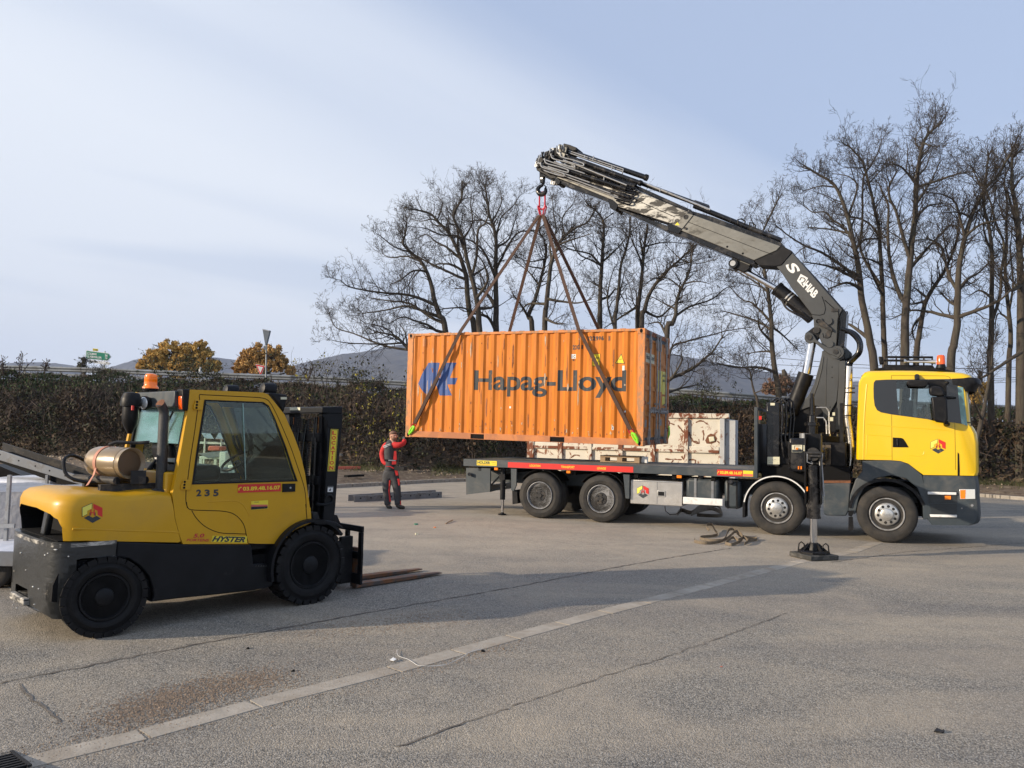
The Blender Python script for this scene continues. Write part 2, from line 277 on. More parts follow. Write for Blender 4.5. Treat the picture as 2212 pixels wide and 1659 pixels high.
 def ribbon(s, pts, wid, th, side):            # flat strap along a path; side = direction of its width
  sd = Vector(side).normalized(); pts = [Vector(p) for p in pts]; vs = []; fs = []; k = len(pts)
  for i, p in enumerate(pts):
   d = (pts[min(i+1, k-1)] - pts[max(i-1, 0)]).normalized(); nn = d.cross(sd); nn = nn.normalized() if nn.length > 1e-6 else Vector((0,0,1))
   s2 = nn.cross(d).normalized()
   for a, b in ((-1,-1),(1,-1),(1,1),(-1,1)): vs.append(p + s2 * a * wid / 2 + nn * b * th / 2)
  for i in range(k - 1):
   for j in range(4): fs.append((i*4+j, i*4+(j+1) % 4, (i+1)*4+(j+1) % 4, (i+1)*4+j))
  fs += [(3,2,1,0), tuple((k-1)*4+j for j in range(4))]
  return s.add(vs, fs)
BASE = {}
def tag(o, label=None, cat=None, group=None, kind=None):
 if label: o['label'] = label
 if cat: o['category'] = cat
 if group: o['group'] = group
 if kind: o['kind'] = kind
 return o
def mesh_from(name, mb, m, base=Vector((0,0,0)), smooth=40, bevel=0, recalc=True):
 me = bpy.data.meshes.new(name)
 me.from_pydata([(v[0]-base[0], v[1]-base[1], v[2]-base[2]) for v in mb.v], [], mb.f)
 if recalc:
  b = bmesh.new(); b.from_mesh(me); bmesh.ops.recalc_face_normals(b, faces=b.faces); b.to_mesh(me); b.free()
 if smooth:
  me.polygons.foreach_set('use_smooth', [True] * len(me.polygons)); me.set_sharp_from_angle(angle=R(smooth))
 me.materials.append(m); return me
def obj(name, mb, m, parent=None, frame=None, smooth=40, bevel=0, label=None):
 base = BASE[parent.name] if parent else Vector((0,0,0))
 o = bpy.data.objects.new(name, mesh_from(name, mb, m, base, smooth)); COL.objects.link(o)
 if parent: o.parent = parent; BASE[o.name] = base
 elif frame: o.matrix_world = Matrix.Translation(frame.o) @ frame.M.to_4x4()
 if bevel:
  md = o.modifiers.new('edge', 'BEVEL'); md.width = bevel; md.segments = 2; md.limit_method = 'ANGLE'; md.angle_limit = R(35); md.harden_normals = False
 if label: o['label'] = label
 return o
def thing(name, label, cat, frame, base=(0,0,0), group=None):
 o = bpy.data.objects.new(name, None); COL.objects.link(o); o.empty_display_size = .3
 o.matrix_world = Matrix.Translation(frame.wld(base)) @ frame.M.to_4x4(); BASE[o.name] = Vector(base)
 tag(o, label, cat, group); return o
def solo(name, mb, m, label, cat, frame, base=(0,0,0), group=None, smooth=40, bevel=0):   # a thing that is one mesh
 o = bpy.data.objects.new(name, mesh_from(name, mb, m, Vector(base), smooth)); COL.objects.link(o)
 o.matrix_world = Matrix.Translation(frame.wld(base)) @ frame.M.to_4x4(); BASE[o.name] = Vector(base)
 if bevel:
  md = o.modifiers.new('edge', 'BEVEL'); md.width = bevel; md.segments = 2; md.limit_method = 'ANGLE'; md.angle_limit = R(35)
 tag(o, label, cat, group); return o
TXT = {}
def glyphs(txt, bold=.02, shear=0.0, space=1.0):
 key = (txt, bold, shear, space)
 if key in TXT: return TXT[key]
 cu = bpy.data.curves.new('t', 'FONT'); cu.body = txt; cu.offset = bold; cu.shear = shear; cu.space_character = space; cu.resolution_u = 4; cu.fill_mode = 'FRONT'
 ob = bpy.data.objects.new('t', cu); COL.objects.link(ob); bpy.context.view_layer.update()
 me = bpy.data.meshes.new_from_object(ob.evaluated_get(bpy.context.evaluated_depsgraph_get()))
 vs = [v.co.copy() for v in me.vertices]; fs = [tuple(p.vertices) for p in me.polygons]
 x0 = min(v.x for v in vs); x1 = max(v.x for v in vs); y0 = min(v.y for v in vs); y1 = max(v.y for v in vs)
 vs = [((v.x - x0) / (x1 - x0), (v.y - y0) / (y1 - y0)) for v in vs]
 bpy.data.objects.remove(ob); bpy.data.meshes.remove(me); bpy.data.curves.remove(cu)
 TXT[key] = (vs, fs); return TXT[key]
def bil(q, u, v):                               # q: bottom-left, bottom-right, top-right, top-left
 return (q[0] * (1-u) * (1-v) + q[1] * u * (1-v) + q[2] * u * v + q[3] * (1-u) * v)
def text_on(mb, txt, q, bold=.02, shear=0.0, space=1.0, fn=None):
 vs, fs = glyphs(txt, bold, shear, space); q = [Vector(a) for a in q]
 mb.add([bil(q, u, v) for u, v in vs], fs); return mb
def quadof(fr, k, x0, y0, x1, y1, w):           # picture rectangle (left, top, right, bottom) on the plane w
 return [fr.at3(k, x0, y1, w), fr.at3(k, x1, y1, w), fr.at3(k, x1, y0, w), fr.at3(k, x0, y0, w)]
def patch(name, q, th, m, parent, fr=None, label=None):    # thin plate/sticker standing out towards -w
 return obj(name, MB().slab(q, (0, -th, 0)), m, parent, label=label)
LOGO = dict(
 y=[(1300,1258),(1210,1298),(1210,1382),(1255,1360),(1255,1328),(1298,1308)],
 r=[(1315,1258),(1405,1300),(1405,1390),(1358,1368),(1358,1330),(1315,1305)],
 k=[(1225,1398),(1268,1375),(1308,1395),(1348,1378),(1390,1402),(1308,1447)])
def logo(q, parent, w, white=False):            # q: 3-D box corners
 def pt(x, y, g=0.0, cx=1308, cy=1352):
  x = cx + (x - cx) * (1 + g); y = cy + (y - cy) * (1 + g); return bil(q, (x - 1210) / 195, 1 - (y - 1255) / 192)
 bk = MB(); yl = MB(); rd = MB(); off = lambda d: Vector((0, -d, 0))
 def plate(mb, pts, d, grow=0):
  cx = sum(p[0] for p in pts) / len(pts); cy = sum(p[1] for p in pts) / len(pts)
  mb.slab([pt(x, y, grow, cx, cy) + off(d) for x, y in pts], (0, -.002, 0))
 plate(bk, LOGO['y'], 0, .10); plate(bk, LOGO['k'], 0); plate(yl, LOGO['y'], .002); plate(rd, LOGO['r'], .0)
 for x0, x1, y0, y1 in ((1286,1297,1315,1372),(1318,1329,1315,1372),(1286,1329,1342,1352)): plate(rd, [(x0,y0),(x1,y0),(x1,y1),(x0,y1)], 0)
 for x0, x1, y0, y1 in ((1278,1286,1346,1380),(1329,1337,1346,1380)): plate(bk, [(x0,y0),(x1,y0),(x1,y1),(x0,y1)], 0)
 e = obj('emblem', bk, M['letter_black'], parent, smooth=0); obj('yellow_panel', yl, M['pale_yellow'], e, smooth=0); obj('red_panel', rd, M['red'], e, smooth=0)
TRK = yawframe(6.938, 14.407, -.4344)                         # lorry: near side face, under the front axle
_m = Matrix.Rotation(-.4208, 3, 'Z') @ Matrix.Rotation(.0126, 3, 'Y') @ Matrix.Rotation(.0186, 3, 'X')
CON = Frame((2.885, 16.988, 1.639), _m @ Vector((1,0,0)), _m @ Vector((0,1,0)))
FLT = yawframe(-2.101, 8.467, .814)                           # forklift: near side face, under the drive wheel
def ground_material():
 m = bpy.data.materials.new('asphalt'); m.use_nodes = True; t = m.node_tree; b = t.nodes['Principled BSDF']; lk = t.links.new
 tcn = N(t, 'ShaderNodeTexCoord'); co = tcn.outputs['Object']
 v1 = N(t, 'ShaderNodeTexVoronoi'); v1.inputs['Scale'].default_value = 105; lk(co, v1.inputs['Vector'])
 sp = N(t, 'ShaderNodeSeparateColor'); lk(v1.outputs['Color'], sp.inputs[0])
 st = N(t, 'ShaderNodeValToRGB'); e = st.color_ramp.elements
 e[0].position = 0; e[0].color = (0.090,0.089,0.086,1); e[1].position = 1; e[1].color = (0.552,0.522,0.468,1)
 for p, c in ((.25, (0.198,0.190,0.174,1)), (.55, (0.312,0.292,0.258,1)), (.85, (0.408,0.372,0.318,1))): q = e.new(p); q.color = c
 lk(sp.outputs[0], st.inputs[0])
 eg = N(t, 'ShaderNodeValToRGB'); eg.color_ramp.elements[0].position = .30; eg.color_ramp.elements[1].position = .75; eg.color_ramp.elements[0].color = (1,1,1,1); eg.color_ramp.elements[1].color = (.55,.54,.53,1)
 v1m = N(t, 'ShaderNodeMath', operation='MULTIPLY'); v1m.inputs[1].default_value = 1.0; lk(v1.outputs['Distance'], v1m.inputs[0]); lk(v1m.outputs[0], eg.inputs[0])
 mu = N(t, 'ShaderNodeMixRGB', blend_type='MULTIPLY'); mu.inputs[0].default_value = 1; lk(st.outputs[0], mu.inputs[1]); lk(eg.outputs[0], mu.inputs[2])
 def noise(sc, det=8, rough=.6, dist=0.0, stretch=(1,1,1), rot=0):
  mpn = N(t, 'ShaderNodeMapping'); mpn.inputs['Scale'].default_value = stretch; mpn.inputs['Rotation'].default_value = (0,0,rot); lk(co, mpn.inputs[0])
  n = N(t, 'ShaderNodeTexNoise'); n.inputs['Scale'].default_value = sc; n.inputs['Detail'].default_value = det; n.inputs['Roughness'].default_value = rough; n.inputs['Distortion'].default_value = dist; lk(mpn.outputs[0], n.inputs['Vector']); return n.outputs[0]
 def ramp(src, a, b_, ca=(0,0,0,1), cb=(1,1,1,1)):
  r = N(t, 'ShaderNodeValToRGB'); r.color_ramp.elements[0].position = a; r.color_ramp.elements[1].position = b_; r.color_ramp.elements[0].color = ca; r.color_ramp.elements[1].color = cb; lk(src, r.inputs[0]); return r.outputs[0]
 def mix(fac, c1, c2, typ='MIX'):
  x = N(t, 'ShaderNodeMixRGB', blend_type=typ);
  if isinstance(fac, float): x.inputs[0].default_value = fac
  else: lk(fac, x.inputs[0])
  for i, c in ((1, c1), (2, c2)):
   if isinstance(c, tuple): x.inputs[i].default_value = (*c, 1)
   else: lk(c, x.inputs[i])
  return x.outputs[0]
 dust = ramp(noise(.42, 9, .62, .8, (1,1.7,1), .5), .40, .68, (.08,)*3+(1,), (.62,)*3+(1,))
 fine = noise(70, 5, .7); dcol = ramp(fine, .3, .7, (0.324,0.270,0.204,1), (0.552,0.468,0.360,1))
 c = mix(dust, mu.outputs[0], dcol)
 lanes = ramp(noise(.16, 6, .55, .5, (1,3.2,1), R(20)), .36, .66, (.84,.85,.87,1), (1.10,1.09,1.05,1))
 c = mix(1.0, c, lanes, 'MULTIPLY')
 stain = ramp(noise(.9, 6, .6, .9), .64, .74); c = mix(mix(1.0, stain, (.45,.45,.45), 'MULTIPLY'), c, (.09,.082,.075))
 sx = N(t, 'ShaderNodeSeparateXYZ'); lk(co, sx.inputs[0])
 far = N(t, 'ShaderNodeMapRange', interpolation_type='SMOOTHSTEP'); far.inputs[1].default_value = 9; far.inputs[2].default_value = 14; lk(sx.outputs[1], far.inputs[0])
 side = N(t, 'ShaderNodeMapRange', interpolation_type='SMOOTHSTEP'); side.inputs[1].default_value = 9.5; side.inputs[2].default_value = 4; lk(sx.outputs[0], side.inputs[0])
 pt = N(t, 'ShaderNodeMath', operation='MULTIPLY'); lk(far.outputs[0], pt.inputs[0]); lk(side.outputs[0], pt.inputs[1])
 pn = N(t, 'ShaderNodeMath', operation='MULTIPLY'); lk(pt.outputs[0], pn.inputs[0]); lk(ramp(noise(.7, 8, .65, .6, (1,2,1)), .30, .60, (.25,)*3+(1,), (.75,)*3+(1,)), pn.inputs[1])
 c = mix(pn.outputs[0], c, ramp(fine, .3, .7, (0.348,0.300,0.234,1), (0.540,0.468,0.372,1)))
 lk(c, b.inputs['Base Color']); b.inputs['Roughness'].default_value = .92; b.inputs['Specular IOR Level'].default_value = .25
 bp = N(t, 'ShaderNodeBump'); bp.inputs['Strength'].default_value = .9; bp.inputs['Distance'].default_value = .0045; bp.invert = True; lk(v1.outputs['Distance'], bp.inputs['Height'])
 bp2 = N(t, 'ShaderNodeBump'); bp2.inputs['Strength'].default_value = .6; bp2.inputs['Distance'].default_value = .05; lk(noise(1.6, 7, .6), bp2.inputs['Height']); lk(bp.outputs[0], bp2.inputs['Normal'])
 lk(bp2.outputs[0], b.inputs['Normal']); return m
def grid(xs, ys, zf):
 mb = MB(); nx, ny = len(xs), len(ys)
 mb.v = [(x, y, zf(x, y)) for y in ys for x in xs]
 mb.f = [(j*nx+i, j*nx+i+1, (j+1)*nx+i+1, (j+1)*nx+i) for j in range(ny-1) for i in range(nx-1)]
 return mb
def lin(a, b, n): return [a + (b-a) * i / (n-1) for i in range(n)]
xs = [-5000, -1500, -400, -120, -50] + lin(-30, 30, 61) + [50, 120, 400, 1500, 5000]
ys = [-60, -20, -8] + lin(-4, 60, 65) + [90, 160, 400, 1500, 5000]
def zsoil(x, y): return zg(x, y) if y < 26 else 0.0
g = grid(xs, ys, zg); go = obj('ground', g, ground_material(), smooth=60); tag(go, kind='structure')
KERB = [(-60, -30), (-16, 12.5), (-8, 22), (-5.5, 25.1), (-4.4, 26.5), (-3.2, 28.1), (-2.0, 29.4), (1, 31.6), (5, 33), (9, 32.6), (13, 30.2), (16.2, 27.2), (17.1, 25.9), (22, 19), (60, -30)]
FOOT = [(-60, 44), (-30, 41), (-23, 38), (-14, 35.5), (-9, 33), (-5, 31.5), (-2, 32.6), (1, 34), (5, 35.5), (10, 34.6), (16, 31.8), (19, 29.5), (24, 26), (36, 18), (60, 2)]
def kerb_y(x):
 for (x0, y0), (x1, y1) in zip(KERB, KERB[1:]):
  if x0 <= x <= x1: return y0 + (y1-y0) * (x-x0) / (x1-x0)
 return -30
def smooth_poly(pts, n=6):
 out = []
 for i in range(len(pts)-1):
  p0 = Vector(pts[max(i-1,0)]); p1 = Vector(pts[i]); p2 = Vector(pts[i+1]); p3 = Vector(pts[min(i+2,len(pts)-1)])
  for j in range(n):
   t = j / n; out.append(.5 * ((2*p1) + (p2-p0)*t + (2*p0-5*p1+4*p2-p3)*t*t + (-p0+3*p1-3*p2+p3)*t*t*t))
 out.append(Vector(pts[-1])); return out
kp = smooth_poly([(x, y, 0) for x, y in KERB], 8); mb = MB()
for i in range(len(kp)-1):                                    # kerb stones butted end to end, tiny joints
 a, b = kp[i], kp[i+1]; d = b - a; L = d.length; n = max(1, round(L / .95)); d.normalize(); s = Vector((-d.y, d.x, 0))
 for j in range(n):
  p = a + d * (L * j / n + .008); q = a + d * (L * (j+1) / n - .008); j0 = random.uniform(-.012, .012)
  zb = zg(p.x, p.y)
  mb.slab([p + s*j0 + Vector((0,0,-.1)), q + s*j0 + Vector((0,0,-.1)), q + s*j0 + Vector((0,0,zb+.115)), p + s*j0 + Vector((0,0,zb+.115))], s * .14)
k_ = obj('kerb', mb, M['kerbstone'], smooth=0, bevel=.015); tag(k_, kind='structure')
RPX = [(-260,776,46),(-60,784,46),(0,788,46),(170,793,46),(330,799,46),(500,806,46),(700,813,46),(870,822,46),(1090,832,45),(1450,838,44),(1700,856,43),(1856,864,42),(2000,868,41),(2300,880,39),(2700,900,36)]
RP = [at_depth(a, b, D) for a, b, D in RPX]
def interp(P_, x):
 if x <= P_[0][0]: return P_[0][1]
 for (x0, y0), (x1, y1) in zip(P_, P_[1:]):
  if x <= x1: return y0 + (y1-y0) * (x-x0) / (x1-x0)
 return P_[-1][1]
CRY = [(p.x, p.y) for p in RP]; CRZ = [(p.x, p.z - .88) for p in RP]
def zbank(x, y):
 k = kerb_y(x) + .13; d = y - k
 if d < 0: return -.05
 rough = .06 * math.sin(3.1*x + 1.3*y) * math.sin(2.3*y - x) + .05 * math.sin(7.3*x) * math.sin(6.1*y)
 f = interp(FOOT, x); c = interp(CRY, x); zc = interp(CRZ, x)
 base = .10 + min(.18, d*.05) + max(0, rough) * (1 if d > .4 else 0)
 t = min(1, max(0, (y - f) / max(1, c - .6 - f))); t = t**.85
 z = base + (zc - base) * t
 if y > c + 14: z = zc * max(0, 1 - (y - c - 14) / 14) - .02
 return z
soil = mat('soil', (.105, .070, .045), .95, var=.35, scale=2.5, dirt=(.21,.165,.11), damt=.9, dscale=5, dlo=.45, dhi=.62, bump=.04, bscale=14)
xs = lin(-60, 60, 161); mb = MB(); nd = 46
ds = [0] + [.02 + .05*i for i in range(1, 8)] + [.4 + .28*i for i in range(1, 24)]
for x in xs:
 k0 = kerb_y(x) + .13; ys_ = [k0 + d for d in ds]; f_ = max(interp(FOOT, x), ys_[-1] + .3); c_ = interp(CRY, x)
 ys_ += lin(f_, c_ - .6, 12) + [c_ + 1, c_ + 13.9, c_ + 20, c_ + 28, c_ + 32]
 for y in ys_: mb.v.append((x, y, zbank(x, y)))
nd = len(ys_)
mb.f = [(i*nd+j, (i+1)*nd+j, (i+1)*nd+j+1, i*nd+j+1) for i in range(len(xs)-1) for j in range(nd-1)]
bk = obj('embankment', mb, soil, smooth=80); tag(bk, kind='structure')
GUT = [('g',100,775),('g',620,650),('g',1100,520),('g',1700,370),('g',2212,230),('h',400,560),('h',850,445),('h',1230,345),('h',1465,300),('h',1580,258)]
gp = [gnd(*P(*q)) for q in GUT]; gp[0:0] = [gp[0] + (gp[0]-gp[1]) * .6]
mb = MB(); acc = [];
for a, b in zip(gp, gp[1:]):
 L = (b-a).length; n = max(1, round(L / .8))
 for j in range(n): acc.append(a + (b-a) * (j / n))
acc.append(gp[-1])
for i, (a, b) in enumerate(zip(acc, acc[1:])):
 d = (b-a).normalized(); s = Vector((-d.y, d.x, 0)); a2 = a + d*.012; b2 = b - d*.012; j = random.uniform(-.006,.006)
 q = [a2 - s*(.095+j), b2 - s*(.095+j), b2 + s*(.095+j), a2 + s*(.095+j)]
 q = [Vector((v.x, v.y, zg(v.x, v.y) + .004)) for v in q]; mb.slab([v - Vector((0,0,.05)) for v in q], (0,0,.05))
gslab = mat('gutter_slab', (.41, .365, .30), .9, var=.2, scale=5, dirt=(.29,.245,.19), damt=.8, dscale=2.5, dlo=.42, dhi=.6, bump=.003, bscale=60)
o = obj('gutter', mb, gslab, smooth=0); tag(o, kind='structure')
crk = mat('crack', (.14, .12, .10), .95, var=.4, scale=20)
def crack(pts, w=.014, seed=1, jit=.03):
 rnd = random.Random(seed); ps = [gnd(*P(*q)) for q in pts]; out = []
 for a, b in zip(ps, ps[1:]):
  n = max(2, int((b-a).length / .06))
  for j in range(n): q = a + (b-a) * (j/n); out.append(Vector((q.x + rnd.gauss(0, jit*.3), q.y + rnd.gauss(0, jit*.3), 0)))
 mb = MB();
 for i, p in enumerate(out):
  d = (out[min(i+1,len(out)-1)] - out[max(i-1,0)]).normalized(); s = Vector((-d.y, d.x, 0)); ww = w * rnd.uniform(.25, 1.0)
  for sg_ in (-1, 1): q = p + s*ww*sg_; mb.v.append((q.x, q.y, zg(q.x, q.y) + .005))
  if i: o_ = 2*i; mb.f.append((o_-2, o_-1, o_+1, o_))
 return mb
for i, (pts, w) in enumerate([([('g',0,428),('g',300,370),('g',700,290),('g',1150,205),('g',1500,140),('g',2212,15)], .014), ([('h',0,455),('h',420,372),('h',700,322),('h',960,282)], .016), ([('g',75,430),('g',150,500),('g',235,570),('g',280,620)], .010), ([('h',0,968),('h',300,870),('h',520,800),('h',900,672),('h',1200,560)], .007), ([('h',1380,345),('h',1700,300),('h',2212,262)], .012), ([('g',1720,700),('g',2212,530)], .010)]):
 o = obj('asphalt_crack', crack(pts, w, i), crk, smooth=0); tag(o, kind='structure')
grit = mat('grit_sand', (.27,.20,.14), .95, var=.45, scale=30)
mb = MB(); rnd = random.Random(3)
def pebble(mb, p, r, rnd):
 vs = [(r*rnd.uniform(.6,1.2),0,0),(0,r*rnd.uniform(.6,1.2),0),(-r*rnd.uniform(.6,1.2),0,0),(0,-r*rnd.uniform(.6,1.2),0),(0,0,r*rnd.uniform(.5,.9)),(0,0,-r*.4)]
 a = rnd.uniform(0, 6.28); ca, sa = math.cos(a), math.sin(a)
 mb.add([(p[0]+x*ca-y*sa, p[1]+x*sa+y*ca, p[2]+z) for x,y,z in vs], [(0,1,4),(1,2,4),(2,3,4),(3,0,4),(1,0,5),(2,1,5),(3,2,5),(0,3,5)])
def scatter(mb, centre_pts, spread, n, rmin, rmax):
 for i in range(n):
  k = rnd.randrange(len(centre_pts)-1); t = rnd.random(); c = centre_pts[k].lerp(centre_pts[k+1], t)
  x = c.x + rnd.gauss(0, spread); y = c.y + rnd.gauss(0, spread); pebble(mb, (x, y, zg(x, y) + .002), rnd.uniform(rmin, rmax), rnd)
scatter(mb, [gnd(*P('g', *q)) for q in ((500,590),(800,480),(1180,400))], .16, 5200, .003, .009)
scatter(mb, [gnd(*P('g', *q)) for q in ((1250,205),(1700,165),(2000,130))], .22, 1500, .003, .008)
scatter(mb, [gnd(*P('g', *q)) for q in ((100,760),(900,590),(1900,330),(2200,250))], .12, 1600, .003, .008)
o = obj('grit', mb, grit, smooth=0); tag(o, 'brown grit washed together in streaks along the gutter', 'grit', kind='stuff')
mb = MB(); stone = mat('rubble_stone', (.30,.235,.165), .9, var=.4, scale=6)
for i in range(3600):
 x = rnd.uniform(-26, 1) if rnd.random() < .75 else rnd.uniform(1, 19); k0 = kerb_y(x) + .2; y = max(k0, interp(FOOT, x) - abs(rnd.gauss(0, 2.6 if x < -8 else 1.3)) + .3); r = rnd.choice((.02,.03,.04,.05,.09 if x < -8 else .05)) * rnd.uniform(.6,1.4)
 pebble(mb, (x, y, zbank(x, y) + r*.2), r, rnd)
o = obj('rubble', mb, stone, smooth=0); tag(o, 'pale stones and clods strewn over the bare verge', 'rubble', kind='stuff')
def hill(name, pts, D, depth, m, seed):
 rnd = random.Random(seed); xs = [];
 top = []
 for (x0, y0), (x1, y1) in zip(pts, pts[1:]):
  n = max(4, int(abs(x1-x0) / 12))
  for j in range(n): t = j/n; top.append((x0+(x1-x0)*t, y0+(y1-y0)*t + rnd.gauss(0, .5)))
 top.append(pts[-1]); mb = MB(); rows = 14
 for r_ in range(rows + 1):
  f = r_ / rows; DD = D - depth * (1 - f)
  for px, py in top:
   p = at_depth(px, py, D); z = max(0, p.z) * (f ** 1.1) * (1 + .10 * math.sin(px * .045 + f*9) * (1-f) + rnd.gauss(0,.012)*(1-f)); x = p.x * (DD / D)
   mb.v.append((x, DD, max(-2, z - 2 * (1-f))))
 k = len(top)
 for px, py in top: p = at_depth(px, py, D); mb.v.append((p.x*1.15, D + depth, -2))
 for r_ in range(rows + 1):
  for i in range(k-1): mb.f.append((r_*k+i, r_*k+i+1, (r_+1)*k+i+1, (r_+1)*k+i))
 o = obj(name, mb, m, smooth=180); tag(o, kind='structure'); return o
hm = mat('hill_forest', (.050, .045, .036), .95, var=.75, scale=.016, bump=6, bscale=.03)
hill('hill', [(560,800),(625,792),(680,778),(740,765),(800,757),(860,745),(930,738),(1010,742),(1090,752)], 3600, 1200, hm, 1)
hill('hill', [(1330,772),(1400,765),(1460,768),(1510,775),(1570,788),(1640,800),(1700,812),(1790,822),(1900,828)], 3400, 1100, hm, 2)
hill('hill', [(215,800),(262,786),(290,777),(330,770),(420,768),(520,778),(600,794)], 4200, 1200, hm, 3)
hill('hill', [(-80,792),(0,786),(40,783),(90,782),(130,786),(180,793)], 4400, 700, hm, 4)
M['scrape'] = mat('scrape', (.50,.36,.24), .7, var=.2, scale=20)
def container():
 F = CON; t = thing('shipping_container', 'worn orange steel shipping container hanging over the flatbed from four slings', 'container', F, (-3.0, 1.2, 0))
 Lc, Wc, Hc = 6.058, 2.438, 2.591
 prof = []; x = -Lc + .165; out_, slope, inn = .085, .055, .075
 pitch = (Lc - .165 - .165) / 21.0; out_ = pitch * .30; slope = pitch * .2; inn = pitch * .30
 prof.append((x, .016));
 for i in range(21):
  prof += [(x + out_*.5, .016), (x + out_*.5 + slope, .052), (x + out_*.5 + slope + inn, .052), (x + out_*.5 + 2*slope + inn, .016)]; x += pitch
 prof.append((-.165, .016))
 def depth(xx):
  for (a, ya), (b, yb) in zip(prof, prof[1:]):
   if a <= xx <= b: return ya + (yb-ya) * ((xx-a) / (b-a) if b > a else 0)
  return .016
 for far in (0, 1):
  mb = MB(); k = len(prof); f = (lambda y: Wc - y) if far else (lambda y: y)
  rows = lin(.158, Hc - .062, 12); rr = random.Random(5 + far)
  for j, z in enumerate(rows):
   for i, (xx, y) in enumerate(prof):
    dent = .004 * math.sin(i*1.7 + j*.9) + (.012 * math.exp(-((z-.3)/.18)**2) * abs(math.sin(i*2.3)) if y > .03 else 0)
    mb.v.append((xx, f(y + dent * (0 if j in (0, 11) else 1)), z))
  mb.f = [(j*k+i, j*k+i+1, (j+1)*k+i+1, (j+1)*k+i) for j in range(len(rows)-1) for i in range(k-1)]
  obj('side_panel', mb, M['orange'], t, smooth=25)
 for y0, y1 in ((.004, .065), (Wc-.065, Wc-.004)):
  obj('top_rail', MB().bx(-Lc+.16, -.16, y0, y1, Hc-.064, Hc-.006), M['orange_worn'], t, bevel=.006)
 pk = [(-4.28, -3.93), (-2.12, -1.77)]                       # fork pockets
 pa, pb = F.at('E',712,920,0)[0], F.at('E',805,920,0)[0]; pc, pd = F.at('E',1265,940,0)[0], F.at('E',1365,940,0)[0]
 for y0, y1, s in ((.006, .07, 0), (Wc-.07, Wc-.006, 1)):
  mb = MB(); xs_ = [-Lc+.16, pa, pb, pc, pd, -.16]
  for a, b in ((xs_[0], xs_[1]), (xs_[2], xs_[3]), (xs_[4], xs_[5])): mb.bx(a, b, y0, y1, .012, .158)
  for a, b in ((pa, pb), (pc, pd)): mb.bx(a, b, y0, y1, .135, .158); mb.bx(a, b, y0, y1, .012, .022)
  obj('bottom_rail', mb, M['orange_rail'], t, bevel=.004)
 for a, b in ((pa, pb), (pc, pd)):
  obj('fork_pocket', MB().bx(a+.003, b-.003, .03, Wc-.03, .024, .133), M['dark_in'], t)
 obj('floor', MB().bx(-Lc+.17, -.1, .08, Wc-.08, .03, .12), M['wood'], t)
 mb = MB(); k = 40; xs_ = lin(-Lc+.16, -.16, k)
 for i, x_ in enumerate(xs_):
  z = Hc - .022 + (.016 if i % 4 in (1,2) else 0)
  for y in (.06, Wc-.06): mb.v.append((x_, y, z))
 mb.f = [(2*i, 2*i+1, 2*i+3, 2*i+2) for i in range(k-1)]
 for i in range(1, 12): mb.box((-Lc + .16 + i*.49, .035, Hc - .004), (.12, .05, .018))
 obj('roof', mb, M['orange_worn'], t, smooth=0)
 for x0, x1 in ((-Lc+.004, -Lc+.16), (-.16, -.004)):
  for y0, y1 in ((.004, .12), (Wc-.12, Wc-.004)):
   pz = obj('corner_post', MB().bx(x0, x1, y0, y1, .118, Hc-.118), M['orange_worn'], t, bevel=.008)
 for xx in (-Lc, -.178):
  for yy in (0, Wc-.162):
   for zz in (0, Hc-.118):
    mb = MB().bx(xx, xx+.178, yy, yy+.162, zz, zz+.118)
    c = obj('corner_casting', mb, M['orange_worn'], t, bevel=.01)
    h = MB(); ys = -.0015 if yy == 0 else Wc+.0015
    h.lathe((xx+.089, ys, zz+.059), (0, 1 if yy == 0 else -1, 0), [(0, .034), (.003, .034)], 16)
    for v in range(len(h.v)): a = h.v[v]; h.v[v] = (a[0], a[1], zz+.059 + (a[2]-zz-.059)*1.35)
    obj('lifting_hole', h, M['dark_in'], c, smooth=0)
 obj('end_wall', MB().bx(-Lc+.03, -Lc+.05, .12, Wc-.12, .1, Hc-.1), M['orange'], t)
 obj('door_header', MB().bx(-.13, -.012, .12, Wc-.12, Hc-.115, Hc-.008), M['post_rust'], t, bevel=.006)
 obj('door_sill', MB().bx(-.13, -.012, .12, Wc-.12, .01, .125), M['post_rust'], t, bevel=.006)
 mid = Wc/2
 for n_, (y0, y1) in enumerate(((.125, mid-.012), (mid+.012, Wc-.125))):
  mb = MB(); z0, z1 = .14, Hc-.135; mb.bx(-.085, -.055, y0, y1, z0, z1)
  for zz in (z0, z0+.52, z0+1.10, z0+1.68, z1-.10): mb.bx(-.0545, -.03, y0, y1, zz, zz+.10)      # raised bands between recesses
  for yy in (y0, (y0+y1)/2-.12, y1-.10): mb.bx(-.0545, -.030, yy, yy+(.10 if yy != (y0+y1)/2-.12 else .22), z0, z1)
  d = obj('door', mb, M['door_orange'], t, bevel=.006)
  gk = MB(); gk.bx(-.052, -.022, y0+.002, y1-.002, z1+.0015, z1+.028); gk.bx(-.052, -.022, y0+.002, y1-.002, z0-.028, z0-.0015); gk.bx(-.028, -.022, y0+.003, y1-.003, z1-.055, z1+.003); gk.bx(-.028, -.022, y0+.003, y1-.003, z0-.003, z0+.045); gk.bx(-.0285, -.0235, y0+.002, y0+.022, z0-.002, z1+.002)
  obj('door_gasket', gk, M['anthracite'], d)
